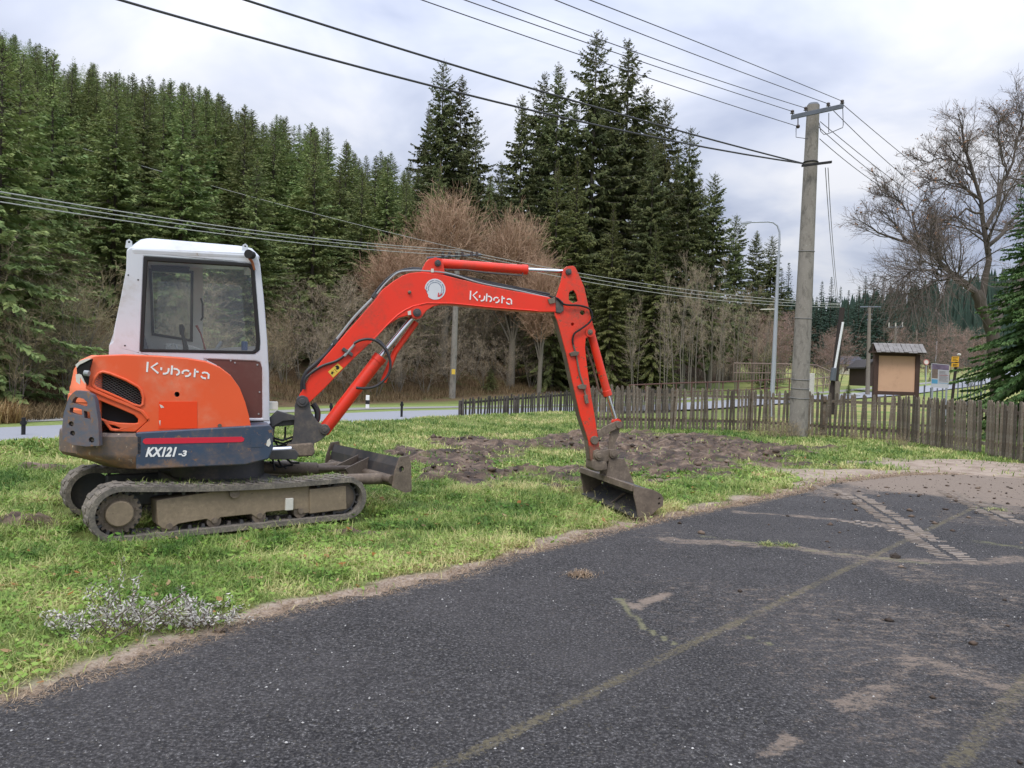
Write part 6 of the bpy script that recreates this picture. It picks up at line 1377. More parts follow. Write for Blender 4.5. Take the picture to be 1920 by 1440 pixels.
# -- the old lime tree at the right, its limbs placed one by one
def lime():
    r = np.random.default_rng(99); d0 = 28.0
    def W(px, py, dd=0): return np.array(D(px, py, d0+dd))
    base = W(1872, 712); base[2] = Tz(base[0], base[1])-.2
    limbs = [([tuple(base), W(1862, 640), W(1845, 590), W(1828, 548)], .42, .36),
             ([W(1828, 548), W(1790, 517), W(1762, 492), W(1722, 468), W(1690, 454), W(1655, 442), W(1630, 425)], .20, .04),
             ([W(1840, 560), W(1852, 500), W(1850, 440), W(1835, 380), W(1820, 320), W(1800, 260), W(1792, 215)], .22, .03),
             ([W(1825, 548), W(1800, 530, -1), W(1765, 512, -2), W(1735, 505, -3), W(1700, 512, -3.5)], .15, .04),
             ([W(1722, 468), W(1712, 430), W(1705, 395), W(1680, 375), W(1650, 365)], .08, .02),
             ([W(1838, 400), W(1810, 398), W(1785, 405), W(1760, 430), W(1745, 450)], .09, .03),
             ([W(1834, 375), W(1800, 350), W(1770, 340), W(1735, 345)], .09, .02), ([W(1830, 350), W(1800, 310), W(1765, 300), W(1725, 310)], .07, .02),
             ([W(1845, 430), W(1870, 380, 1), W(1885, 330, 1.5), W(1900, 270, 2), W(1915, 210, 2)], .16, .03), ([W(1852, 470), W(1880, 430, 2), W(1915, 400, 3), W(1960, 360, 3)], .16, .04),
             ([W(1866, 620), W(1910, 520, 2), W(1950, 400, 3), W(1965, 280, 3), W(1960, 190, 3)], .26, .04), ([W(1885, 330, 1.5), W(1865, 270, 1.5), W(1868, 220, 1.5)], .06, .02),
             ([W(1900, 270, 2), W(1935, 220, 2), W(1960, 170, 2)], .07, .02), ([W(1790, 517), W(1760, 525, -2), W(1730, 535, -3), W(1712, 560, -3)], .09, .02), ([W(1762, 492), W(1755, 450), W(1752, 400)], .06, .02), ([W(1950, 400, 3), W(1930, 330, 2), W(1925, 260, 2)], .08, .03)]
    tr = []; allP, allL, allR = [], [], []
    for pts, r0, r1 in limbs:
        pts = np.array(pts); k = 11; u = np.linspace(0, len(pts)-1, k); i = np.minimum(u.astype(int), len(pts)-2); w = (u-i)[:, None]; P = pts[i]*(1-w)+pts[i+1]*w; P[1:-1] += r.normal(0, .05, (k-2, 3))
        Rr = np.linspace(r0, r1, k)*.54; tr.append(tubes_np(P[None], Rr[None], 8, r)); 
        if r0 < .4: allP.append(P); allR.append(Rr); allL.append(np.linalg.norm(np.diff(P, axis=0), axis=1).sum())
    P = np.array(allP); Rr = np.array(allR); L = np.array(allL); Ls = np.clip(L, 2.2, 4.6)
    s, d, l, rd = children(P, Rr, 24, .12, 1, .75, .46, Ls, r, .5); P1, R1 = grow(s, d, l, np.clip(rd, .014, .035), 6, .13, .03, r, .4); tr.append(tubes_np(P1, R1, 4, r))
    s, d, l, rd = children(P1, R1, 12, .15, 1, .7, .62, l, r, .5); P2, R2 = grow(s, d, l, np.clip(rd, .007, .013), 5, .14, .05, r, .5)
    s, d, l, rd = children(P2, R2, 6, .1, 1, .6, .6, l, r, .6); P3, R3 = grow(s, d, l, np.clip(rd, .0045, .007), 4, .14, .03, r, .6)
    hang = (P1[:, -1, 0]/P1[:, -1, 1] < .62) & (P1[:, -1, 2] < 5.4)   # weeping shoots under the low limbs
    s, d, l, rd = children(P1[hang], R1[hang], 5, .2, 1, .8, 1.0, l[:int(hang.sum())]*0+1.9, r, .5); d = norm(d+np.array([0, 0, -1.4])); P4, R4 = grow(s, d, l, np.clip(rd, .008, .015), 6, .10, -.12, r, .5)
    tw = cat([tubes_np(P2, R2, 2, r), tubes_np(P3, R3, 2, r), tubes_np(P4, R4, 2, r)])
    e_ = empty('lime_tree', tuple(base), 'large old leafless tree with drooping twigs at the right edge', 'tree')
    V, F = tw; np_mesh('twigs', V-base, F, TWIG_LIME, e_); V, F = cat(tr); np_mesh('trunk', V-base, F, BARKD, e_, smooth=True)
    n = 1500; idx = r.integers(0, len(P3), n); p = P3[idx, -1]; ok = p[:, 2] > 6.5; p = p[ok]; n = len(p); a_ = r.normal(0, .03, (n, 4, 3)); V = (p[:, None]+a_).reshape(-1, 3)-base
    np_mesh('last_leaves', V, np.arange(n*4).reshape(-1, 4), plain('withered_leaf', (.30, .16, .08), .8), e_)['kind'] = 'stuff'
lime()
# -- the green fir at the right edge
(V, F), (tv, tf) = spruce_mesh('x', H=9.6, Rad=2.75, base=.35, whorl=.21, nb=10, tw=.026, droop=.22, seed=71, tws=.26, flip=.15, hang=.30, irr=.25)
p = D(1965, 190, 20.5); e_ = empty('green_fir', (p.x, p.y, Tz(p.x, p.y)), 'bright dark-green fir with full low boughs at the right edge', 'tree'); k = (p.z-e_.location.z)/9.6; e_.scale = (k*.80, k*.80, k)
np_mesh('crown', V, F, F_FIR, e_); np_mesh('trunk', tv, tf, BARKD, e_)
# ================================================================ FENCES
WOODG = worn('weathered_fence_wood', (0.095, 0.066, 0.042), .85, dirt=(.26, .25, .22), amount=.75, scale=5, chips=(.06, .05, .04), chip_amt=.3, var=.45)
WOODD = worn('dark_fence_wood', (0.06, 0.05, 0.045), .85, dirt=(.20, .185, .165), amount=.45, scale=5, var=.45)
LICH = plain('lichen_wood', (.23, .235, .20), .9, var=.5, scale=30)
def vary(mat, lo=.55, hi=1.5):
    t = mat.node_tree; b = next(n for n in t.nodes if n.type == 'BSDF_PRINCIPLED'); l = b.inputs['Base Color'].links[0].from_socket; h = t.nodes.new('ShaderNodeHueSaturation'); oi = t.nodes.new('ShaderNodeObjectInfo'); m = t.nodes.new('ShaderNodeMapRange')
    m.inputs['To Min'].default_value = lo; m.inputs['To Max'].default_value = hi; t.links.new(oi.outputs['Random'], m.inputs[0]); t.links.new(m.outputs[0], h.inputs['Value']); t.links.new(l, h.inputs['Color']); t.links.new(h.outputs[0], b.inputs['Base Color'])
vary(WOODG); vary(WOODD)
def picket_meshes(mat, H, w=.066, t=.022):
    out = []
    for k in range(6):
        r = random.Random(k+3); mb = MB(); dx = r.uniform(-.012, .012); h = H*r.uniform(.97, 1.03); tip = r.choice([.03, .045, .05])
        q = [(-w/2, 0), (w/2, 0), (w/2+dx, h-tip), (w*.18+dx, h), (-w*.18+dx, h), (-w/2+dx, h-tip)]
        mb.extr([(a, -t/2, b) for a, b in q], (0, t, 0)); o = mb.build('picket', mat); out.append(o.data); bpy.data.objects.remove(o)
    return out
def picket_fence(path, H, pitch, mat, name, label, posts, bases, rails=(.22, .82), seed=1, endpost=None):
    r = random.Random(seed); p0 = path[0]; root = empty(name, (p0[0], p0[1], bases[0]), label, 'fence'); ms = picket_meshes(mat, H)
    L = [0]
    for a, b in zip(path[:-1], path[1:]): L.append(L[-1]+math.hypot(b[0]-a[0], b[1]-a[1]))
    def at(s):
        for i in range(len(path)-1):
            if s <= L[i+1] or i == len(path)-2:
                t = (s-L[i])/(L[i+1]-L[i]); a, b = path[i], path[i+1]; return (a[0]+(b[0]-a[0])*t, a[1]+(b[1]-a[1])*t, bases[i]+(bases[i+1]-bases[i])*t, math.atan2(b[1]-a[1], b[0]-a[0]))
    s = pitch/2; n = 0
    while s < L[-1]:
        x, y, z, an = at(s)
        if r.random() > .012:
            o = bpy.data.objects.new('picket', ms[n % 6]); COL.objects.link(o); o.parent = root; o.location = (x-p0[0]+.022*math.sin(an), y-p0[1]-.022*math.cos(an), z-bases[0]+r.uniform(-.02, .015)); o.rotation_euler = (r.uniform(-.02, .02), r.gauss(0, .032), an+r.uniform(-.05, .05))
        s += pitch*r.uniform(.88, 1.14); n += 1
    for zz in rails:
        for i in range(len(path)-1):
            a, b = path[i], path[i+1]; z = bases[i]+zz*H, bases[i+1]+zz*H; mb = MB(); u = Vector((b[0]-a[0], b[1]-a[1], z[1]-z[0])); nrm = Vector((-u.y, u.x, 0)).normalized()*.025; up = Vector((0, 0, .035)); A = Vector((a[0], a[1], z[0]))+nrm*.6; Bv = A+u
            mb.hexa([A-up-nrm*.3, Bv-up-nrm*.3, Bv-up+nrm, A-up+nrm, A+up-nrm*.3, Bv+up-nrm*.3, Bv+up+nrm, A+up+nrm]); mb.build('rail', mat, root)
    for s in posts:
        x, y, z, an = at(min(s, L[-1]-.001)); mb = MB(); w = .055; c, sn = math.cos(an), math.sin(an); ox, oy = -sn*.10, c*.10
        mb.hexa([(x+ox+a*c-b*sn, y+oy+a*sn+b*c, z+h) for h in (-.1, H*.93) for a, b in ((-w, -w), (w, -w), (w, w), (-w, w))]); mb.build('post', mat, root, bevel=.008)
    return root
A0 = D(866, 747, 23.3); A1 = D(1090, 731, 28.2)
picket_fence([(A0.x, A0.y), (A1.x, A1.y), (A1.x+4.5, A1.y+4.6)], 1.0, .128, WOODD, 'dark_picket_fence', 'dark thin picket fence along the road, left of the red arm', [0.06, 2.2, 2.75, 4.6, 6.2, 9, 12], [A0.z-1.0, A1.z-1.0, A1.z-.9], rails=(.86,), seed=3)
path = [(2.05, 20.0), (6.73, 21.2), (9.75, 19.2), (9.75, 14.7), (9.55, 10.6), (9.5, 8.4)]
picket_fence(path, 1.12, .106, WOODG, 'picket_fence', 'weathered wooden picket fence round the lawn, right of the red arm', [.1, 2.4, 4.75, 6.6, 8.4, 10.4, 12.4, 14.6], [.03, .02, 0, 0, 0, 0], seed=4)
pB = [D(1700, 748, 24), D(1930, 752, 24)]
picket_fence([(pB[0].x, pB[0].y), (pB[1].x+3, pB[1].y)], 1.05, .14, WOODG, 'back_picket_fence', 'second picket fence showing its tips behind the first at the right edge', [1, 3.5, 6], [pB[0].z-1.05, pB[1].z-1.05], seed=8)

# ================================================================ POLES, LAMP, WIRES
CONC = NT('pole_concrete'); c_ = CONC.mix(CONC.noise(3.2, 6, .7, stretch=(1, 1, .35)), (.15, .135, .115), (.33, .31, .275)); c_ = CONC.mix(CONC.ramp(CONC.noise(7, 8, .75, stretch=(1, 1, .4), dist=.5), [(.5, 0.), (.66, .75)]), c_, (.075, .07, .06)); c_ = CONC.mix(CONC.ramp(CONC.noise(28, 6, .7), [(.58, 0.), (.7, .6)]), c_, (.45, .45, .42)); CONC.set(color=c_, rough=.9); CONC.bump(CONC.noise(40, 5), .5, .01); CONC = CONC.m
GALV = plain('galvanised_steel', (.40, .43, .48), .5, .3, var=.08); IRON = plain('painted_iron', (.10, .115, .14), .5); PORC = plain('insulator_brown', (.05, .035, .03), .25); WIREM = plain('wire_dark', (.035, .035, .04), .5); WIREL = plain('wire_grey', (.17, .17, .17), .5)
pd = 19.6; pb = D(1496, 806, pd); ptop = D(1522, 200, pd); pz = 0.0
UP_ = empty('utility_pole', (pb.x, pb.y, 0), 'tall grey concrete utility pole in front of the picket fence', 'pole')
mb = MB(); n = 24; H_ = ptop.z; cxx = lambda z: (pb.x+(ptop.x-pb.x)*z/H_); rad = lambda z: .232+(.152-.232)*z/H_
mb.tube([(cxx(z), pb.y, z) for z in np.linspace(-.2, H_, 12)], [rad(z) for z in np.linspace(-.2, H_, 12)], 28); shaft = mb.build('shaft', CONC, UP_, smooth=True)
mb = MB(); mb.cyl((ptop.x, pb.y, H_-.0), (ptop.x, pb.y, H_+.05), .15, .12, 20); mb.build('cap', IRON, UP_, smooth=True)
for (px, py) in [(1501, 728), (1498, 711), (1510, 597), (1515, 472), (1505, 746)]:
    p = D(px, py, pd); mb = MB(); m_ = 20; rr_ = rad(p.z)+.008; ring = [(cxx(p.z)+rr_*math.cos(t), pb.y+rr_*math.sin(t), p.z+.02*math.sin(t)) for t in np.linspace(0, 6.283, m_)]; mb.tube(ring, .010, 6, False); mb.build('steel_band', WIREL, UP_, smooth=True)
# crossarm from photo pixels: left end nearer the lawn, right end farther
cl = D(1481, 222, 19.2); crr = D(1578, 201, 19.2)
mb = MB(); u = (crr-cl).normalized(); w_ = Vector((-u.y, u.x, 0)).normalized()
mb.hexa([cl-w_*.03+Vector((0, 0, -.055)), crr-w_*.03+Vector((0, 0, -.055)), crr+w_*.03+Vector((0, 0, -.055)), cl+w_*.03+Vector((0, 0, -.055)), cl-w_*.03+Vector((0, 0, .055)), crr-w_*.03+Vector((0, 0, .055)), crr+w_*.03+Vector((0, 0, .055)), cl+w_*.03+Vector((0, 0, .055))])
ca = mb.build('crossarm', IRON, UP_, bevel=.006)
ins = [(1483, 211, 222), (1508, 205, 218), (1550, 197, 210), (1576, 192, 204)]; tops = []
for (px, py, yb) in ins:
    a, b = D(px, py, 19.2), D(px, yb, 19.2); mb = MB(); mb.cyl(b, a, .012, n=8); mb.sphere(a, .045, 10, 8, (1, 1, .9)); mb.cyl(a-Vector((0, 0, .05)), a-Vector((0, 0, .02)), .055, .03, 12); mb.build('insulator', PORC, ca, smooth=True); tops.append(a)
a, b = D(1493.5, 239, 19.2), D(1493.5, 216, 19.2); mb = MB(); mb.cyl(a, b, .014, n=8); mb.sphere(a, .05, 10, 8); mb.build('insulator', PORC, ca, smooth=True); tops.append(a)
mb = MB(); hb = [D(x, y, 19.25) for x, y in [(1577, 205), (1578, 236), (1577, 241), (1551, 252), (1542, 254), (1536, 248), (1533, 232)]]; mb.tube(hb, .009, 6); mb.tube([D(x, y, 19.25) for x, y in [(1551, 214), (1551, 250)]], .009, 6); mb.tube([D(x, y, 19.2) for x, y in [(1490, 242), (1490, 259), (1512, 262)]], .009, 6); mb.build('jumper_wire', WIREM, UP_, smooth=True)
mb = MB(); a, b = D(1501, 312, 19.2), D(1557, 305, 19.2); mb.hexa([a+Vector((0, -.02, -.03)), b+Vector((0, -.02, -.03)), b+Vector((0, .03, -.03)), a+Vector((0, .03, -.03)), a+Vector((0, -.02, .03)), b+Vector((0, -.02, .03)), b+Vector((0, .03, .03)), a+Vector((0, .03, .03))]); mb.build('lower_bracket', DARK, UP_, bevel=.005)
mb = MB(); p = D(1511, 306, pd); mb.tube([(cxx(p.z)+(rad(p.z)+.012)*math.cos(t), pb.y+(rad(p.z)+.012)*math.sin(t), p.z) for t in np.linspace(0, 6.283, 20)], .016, 6, False); mb.build('bracket_band', DARK, UP_, smooth=True)
def wire(pts, r, label, mat=WIREM, group=None, ext=1.0, name='wire', res=28):
    """pts: world points; smooth curve through three of them, carried on beyond the last by ext"""
    P = [Vector(p) for p in pts]; Q = []
    if len(P) == 3:
        ts = np.linspace(0, 1+ext, res); a, b, c = P; tb = (b-a).length/((b-a).length+(c-b).length)
        for t in ts:
            l0 = (t-tb)*(t-1)/((0-tb)*(0-1)); l1 = (t-0)*(t-1)/((tb)*(tb-1)); l2 = (t-0)*(t-tb)/(1*(1-tb)); Q.append(a*l0+b*l1+c*l2)
    else:
        P4 = [P[0]]+P+[P[-1]]
        for i in range(1, len(P4)-2):
            for k in range(8):
                t = k/8; a, b_, c, e_ = P4[i-1], P4[i], P4[i+1], P4[i+2]; Q.append(.5*((2*b_)+(-a+c)*t+(2*a-5*b_+4*c-e_)*t*t+(-a+3*b_-3*c+e_)*t**3))
        Q.append(P[-1])
    rr = [r if not callable(r) else r(q) for q in Q]; mb = MB(); mb.tube(Q, rr, 6); return setp(mb.build(name, mat, smooth=True), label, 'wire', group)
def near(px, py, d): return D(px, py, d)
LW = D(1504, 308, 19.2)
wire([LW, near(1150, 213, 15.9), near(450, 0, 11.6)], .019, 'upper of the two thick black cables running from the pole to the upper left', ext=1.0)
wire([LW, near(900, 186, 14.0), near(215, 0, 10.8)], .019, 'lower of the two thick black cables running from the pole to the upper left', ext=1.0)
B5 = [((1483, 236), (1200, 144), (780, 0), 'lowest of the five thin wires running from the pole to the upper left'), ((1483, 211), (1200, 118), (860, 0), 'second lowest thin wire running from the pole to the upper left'), ((1508, 205), (1240, 118), (912, 0), 'middle thin wire running from the pole to the upper left'), ((1550, 197), (1300, 105), (1030, 0), 'second highest thin wire running from the pole to the upper left'), ((1576, 191), (1340, 96), (1094, 0), 'highest thin wire running from the pole to the upper left')]
for i, (a, b, c, lab) in enumerate(B5): wire([tops[[4, 0, 1, 2, 3][i]], near(*b, 15.0), near(*c, 11.2)], .0085, lab, ext=1.0)
C5 = [((1577, 198), (1700, 300), (1790, 368), 'highest'), ((1560, 210), (1690, 330), (1785, 395), 'second highest'), ((1535, 230), (1680, 345), (1770, 405), 'middle'), ((1532, 240), (1660, 345), (1760, 405), 'second lowest'), ((1534, 262), (1640, 345), (1750, 408), 'lowest')]
for a, b, c, w in C5: wire([D(*a, 19.3), D(*b, 25), D(*c, 32)], .009, w+' of the five thin wires running from the pole down to the right', WIREM, ext=.5)
# lamp post
lb = D(1447, 742, 31); lb.z = 0; base_z = Tz(lb.x, lb.y); LP = empty('street_lamp', (lb.x, lb.y, base_z), 'slim pale blue-grey street lamp with curved arm beyond the fence', 'street lamp')
pp = [D(1446, 752, 31), D(1450, 690, 31), D(1455, 560, 31), D(1458.5, 480, 31)]; pp[0].z = base_z
mb = MB(); mb.tube(pp, [.095, .09, .07, .06], 14); mb.build('post', GALV, LP, smooth=True)
mb = MB(); mb.tube([D(x, y, 31) for x, y in [(1458.5, 482), (1460, 450), (1460, 436), (1456, 424), (1448, 418), (1438, 416.5), (1405, 417.5)]], [.045, .04, .036, .034, .032, .03, .028], 10); mb.build('arm', GALV, LP, smooth=True)
mb = MB(); a, b = D(1407, 417.5, 31), D(1388, 419, 31); mb.loft([[a+Vector((0, s*.05, h)) for s, h in ((-1, -.03), (1, -.03), (1, .04), (-1, .04))], [a*.5+b*.5+Vector((0, s*.10, h)) for s, h in ((-1, -.06), (1, -.06), (1, .05), (-1, .05))], [b+Vector((0, s*.05, h)) for s, h in ((-1, -.04), (1, -.04), (1, .03), (-1, .03))]]); mb.build('lamp_head', GALV, LP, bevel=.01)
mb = MB(); mb.tube([D(1451, 580, 31), D(1425, 580.5, 31)], .022, 8); mb.build('side_bar', PALE, LP)
# leaning wooden pole with white conduit
WOODP = plain('tarred_wood', (.030, .022, .020), .8, var=.4); WOODL = plain('old_pole_wood', (.20, .175, .15), .85, var=.35)
wb = D(1560, 738, 36); wt = D(1578, 577, 36); zb_ = Tz(wb.x, wb.y); WPx = empty('leaning_pole', (wb.x, wb.y, zb_), 'dark leaning wooden pole with a white conduit on its side', 'pole')
foot = wb+(wb-wt)*.12; foot.z = min(foot.z, zb_)-.1; mb = MB(); mb.tube([foot, wt], [.19, .12], 14); mb.build('shaft', WOODP, WPx, smooth=True)
mb = MB(); mb.tube([D(1564, 696, 35.8), D(1579.5, 604, 35.8)], .055, 8); mb.build('conduit', plain('white_conduit', (.75, .77, .80), .4), WPx, smooth=True)
mb = MB(); a = D(1563, 700, 35.8); mb.tube([a+Vector((0, 0, .25)), a+Vector((-.05, 0, -.35))], .13, 10); mb.build('junction_box', IRON, WPx, bevel=.02)
mb = MB(); a = D(1569, 735, 35.7); mb.tube([a+Vector((0, 0, .5)), a+Vector((.02, 0, -.6))], .11, 10); mb.build('stub', WOODL, WPx, smooth=True)
for k, x0 in enumerate((0, 5)): wire([D(1545+x0, 316, 19.3), D(1552+x0*.8, 410, 24), D(1567+x0*.6, 562, 36)], .010, ('left' if k == 0 else 'right')+' of the two cables sagging from the big pole to the leaning pole', ext=.0)
# far poles
def far_pole(px0, py0, px1, py1, d_, r_, mat, label, arms, parent_extra=None):
    a, b = D(px0, py0, d_), D(px1, py1, d_); z = Tz(a.x, a.y); e_ = empty('far_pole', (a.x, a.y, z), label, 'pole'); a.z = z-.1
    mb = MB(); mb.tube([a, b], [r_, r_*.7], 10); mb.build('shaft', mat, e_, smooth=True)
    for (x0, y0, x1, y1) in arms:
        p, q = D(x0, y0, d_), D(x1, y1, d_); mb = MB(); mb.tube([p, q], .06, 6); ar = mb.build('crossarm', IRON, e_)
        for t in ((.05, .5, .95) if d_ > 80 else ()):
            s_ = p.lerp(q, t); mb = MB(); mb.cyl(s_, s_+Vector((0, 0, .55)), .06, n=8); mb.build('insulator', PALE, ar)
    return e_
far_pole(1627, 712, 1629, 577, 58, .16, WOODL, 'grey wooden pole with a wide crossarm left of the notice board', [(1611, 576, 1650, 576), (1624, 600, 1634, 600), (1624, 590, 1634, 590)])
far_pole(1678, 680, 1678, 612, 88, .16, WOODL, 'far pole with three white insulators above the notice board', [(1664, 614, 1692, 613)])
far_pole(1717, 650, 1718, 618, 110, .13, WOODL, 'small bare far pole right of the notice board', [])
far_pole(1754, 680, 1755, 640, 100, .12, GALV, 'slim grey far mast behind the poster board', [])
MP = far_pole(847, 748, 858, 472, 39, .17, CONC, 'pale grey pole with yellow label standing behind the boom', [])
mb = MB(); a = D(850, 697, 38.75); mb.box((a.x-.09, a.y-.12, a.z-.13), (a.x+.09, a.y-.10, a.z+.13)); mb.build('yellow_label', YEL, MP)
mb = MB(); a, b = D(800, 484, 38.9), D(902, 478, 38.9); mb.tube([a, b], .05, 6); ar = mb.build('crossarm', IRON, MP)
for px in (830, 842, 856, 866, 884, 894):
    q = D(px, 477, 38.9); mb = MB(); mb.cyl(q-Vector((0, 0, .12)), q+Vector((0, 0, .12)), .09, .06, 10); mb.build('insulator', PORC, ar, smooth=True)
for i, (y0, y1) in enumerate([(359, 470), (368, 474), (378, 480)]):
    lab = ['highest', 'middle', 'lowest'][i]; wire([D(866, y1, 38.9), D(430, (y0+y1)/2+12, 23), D(-30, y0-4, 14.5)], .013, lab+' of the three grey wires crossing the wood to the left edge', plain('wire_pale', (.42, .43, .40), .5), ext=.15)
    wire([D(866, y1, 38.9), D(1200, [531, 538, 545][i], 42), D(1575, [570, 572, 576][i], 47)], .013, lab+' of the three grey wires crossing behind the red arm', bpy.data.materials['wire_pale'], ext=.0)
wire([D(900, 476, 39), D(400, 350, 36), D(60, 250, 34)], .010, 'single faint wire crossing the hillside above the others', bpy.data.materials['wire_pale'], ext=.3)

# ================================================================ NOTICE BOARD, SIGNS, SMALL THINGS
nd = 21.5; NBc = D(1680, 735, nd); NB = empty('notice_board', (NBc.x, NBc.y, 0), 'roofed wooden notice board with blank plywood panel behind the fence', 'notice board')
NBF = Fr((NBc.x, NBc.y), -4); X = lambda px, py: NBF.P(px, py, 0)
l, rr_, tp, bt = X(1645, 700)[0], X(1714, 700)[0], X(1680, 667)[1], X(1680, 734)[1]; BRW = worn('stained_timber', (.060, .032, .024), .75, dirt=(.12, .08, .06), amount=.3)
mb = MB(); mb.fbox(NBF, (l, -.02, bt), (rr_, .02, tp)); mb.build('panel', worn('plywood', (.58, .36, .235), .7, dirt=(.36, .22, .14), amount=.35, scale=2.5, var=.08), NB)
for s_ in (l-.06, rr_+.06): mb = MB(); mb.fbox(NBF, (s_-.06, -.06, 0), (s_+.06, .06, tp+.05)); mb.build('post', BRW, NB, bevel=.008)
for z_ in (bt-.05, tp+.04): mb = MB(); mb.fbox(NBF, (l-.02, -.045, z_-.05), (rr_+.02, .045, z_+.05)); mb.build('rail', BRW, NB, bevel=.006)
SHG = worn('grey_shingle', (.25, .24, .235), .85, dirt=(.10, .09, .08), amount=.5, scale=6, chips=(.5, .5, .5), chip_amt=.3, var=.35)
for sd in (-1, 1):
    for row in range(3):
        for k in range(11):
            w = (rr_-l+.34)/11; x0 = l-.17+k*w+random.uniform(0, .008); zt = tp+.33-row*.075; y0 = sd*(.05+row*.085); y1 = sd*(.05+(row+1.25)*.085); mb = MB(); j = random.uniform(-.008, .012)
            mb.hexa([NBF.W(x0, y1, zt-.105+j), NBF.W(x0+w-.01, y1, zt-.105+j), NBF.W(x0+w-.01, y0, zt-.005), NBF.W(x0, y0, zt-.005), NBF.W(x0, y1, zt-.088+j), NBF.W(x0+w-.01, y1, zt-.088+j), NBF.W(x0+w-.01, y0, zt+.012), NBF.W(x0, y0, zt+.012)]); mb.build('shingle', SHG, NB)
mb = MB(); mb.szplate(NBF, [(l-.15, tp+.06), (rr_+.15, tp+.06), (rr_+.15, tp+.12), (l-.15, tp+.12)], -.30, .30); mb.szplate(NBF, [(l-.15, tp+.12), (rr_+.15, tp+.12), (rr_+.15, tp+.29), (l-.15, tp+.29)], -.04, .04); mb.build('roof_frame', BRW, NB)
# white post behind the fence
a = D(1519, 750, 22.6); mb = MB(); mb.box((a.x-.075, a.y-.075, 0), (a.x+.075, a.y+.075, D(1519, 700, 22.6).z)); setp(mb.build('concrete_post', PALE, bevel=.01), 'short pale square post right behind the big utility pole', 'post')
# poster board
pcx = D(1762, 705, 25); PO = empty('poster_board', (pcx.x, pcx.y, Tz(pcx.x, pcx.y)), 'tall printed info board with picture and text blocks behind the fence', 'info board')
PF = Fr((pcx.x, pcx.y), 0); q0, q1, q2, q3 = PF.P(1746, 681, 0), PF.P(1779, 684, 0), PF.P(1778, 728, 0), PF.P(1745, 726, 0)
def pr(u, v): # board coordinates 0..1
    a = (q0[0]+(q1[0]-q0[0])*u, q0[1]+(q1[1]-q0[1])*u); b = (q3[0]+(q2[0]-q3[0])*u, q3[1]+(q2[1]-q3[1])*u); return (a[0]+(b[0]-a[0])*v, a[1]+(b[1]-a[1])*v)
def pq(u0, v0, u1, v1, dz, name, mat): mb = MB(); mb.szplate(PF, [pr(u0, v0), pr(u1, v0), pr(u1, v1), pr(u0, v1)], -.012-dz, -.010-dz+.0015); return mb.build(name, mat, PO)
mb = MB(); mb.szplate(PF, [q0, q1, q2, q3], -.01, .012); mb.build('board', plain('board_pale', (.55, .57, .60), .4, var=.06), PO)
pq(.02, .02, .98, .24, 0, 'top_picture', plain('poster_purple', (.16, .12, .18), .4, var=.8, scale=6)); pq(.02, .24, .36, .62, 0, 'side_picture', plain('poster_brown', (.20, .15, .12), .4, var=.7, scale=9)); pq(.02, .66, .36, .84, 0, 'blue_block', plain('poster_blue', (.10, .33, .52), .4)); pq(.40, .26, .98, .78, 0, 'text_panel', plain('poster_grey', (.42, .42, .44), .4))
for k in range(9): pq(.44, .30+k*.05, .94-.2*random.random(), .315+k*.05, .002, 'text_line', plain('poster_ink', (.12, .10, .11), .5) if k == 0 else bpy.data.materials['poster_ink'])
pq(.40, .46, .95, .475, .003, 'red_line', plain('poster_red', (.42, .08, .09), .5)); pq(.4, .80, .98, .815, .002, 'blue_line', bpy.data.materials['poster_blue'])
for u in (.1, .9):
    a = PF.W(*[pr(u, 1)[0], 0.02, pr(u, 1)[1]]); mb = MB(); mb.tube([a+Vector((0, 0, .1)), Vector((a.x, a.y, Tz(a.x, a.y)-.1))], .03, 8); mb.build('leg', GALV, PO)
# yellow signs on a leaning post
sd_ = 27.0; a, b = D(1781, 735, sd_), D(1793, 672, sd_); YS = empty('sign_post', (a.x, a.y, Tz(a.x, a.y)), 'leaning wooden post carrying two small yellow signs', 'sign'); a.z = Tz(a.x, a.y)-.1
mb = MB(); mb.tube([a, b], .05, 8); mb.build('post', WOODP, YS)
SF = Fr((D(1790, 680, sd_-.1).x, sd_-.1), 0)
for (y0, y1) in ((668.5, 678.5), (680.5, 688)):
    mb = MB(); mb.plate(SF, [(1784, y0), (1797.5, y0), (1796.5, y1), (1783, y1)], -.01, .01); s_ = mb.build('yellow_sign', plain('sign_yellow', (.80, .42, .02), .4, var=.05) if y0 < 670 else bpy.data.materials['sign_yellow'], YS)
    mb = MB()
    for k in range(3):
        yy = y0+1.8+k*(y1-y0-3)/2.6; mb.plate(SF, [(1785.5, yy), (1795-(k % 2)*2.5, yy), (1795-(k % 2)*2.5, yy+1.0), (1785.5, yy+1.0)], -.0125, -.0105)
    mb.build('sign_lettering', DARK, s_)
mb = MB(); a = D(1797, 665, sd_); mb.sphere(a, .05, 8, 6, (1.6, 1, 1)); mb.build('sign_cap', PALE, YS)
a, b = D(1736, 700, 75), D(1736, 674, 75); RS = empty('round_sign', (a.x, a.y, Tz(a.x, a.y)), 'tiny round traffic sign with red rim far up the road', 'sign'); mb = MB(); mb.tube([Vector((a.x, a.y, Tz(a.x, a.y)-.1)), b], .04, 6); mb.build('post', GALV, RS)
c_ = D(1736, 679, 74.9); mb = MB(); mb.cyl(c_, c_+Vector((0, .03, 0)), .27, n=20); mb.build('disc', PALE, RS); mb = MB(); mb.tube([c_+Vector((.25*math.cos(t), -.01, .25*math.sin(t))) for t in np.linspace(0, 6.283, 20)], .035, 5, False); mb.build('rim', plain('rim_red', (.45, .12, .10), .5), RS)
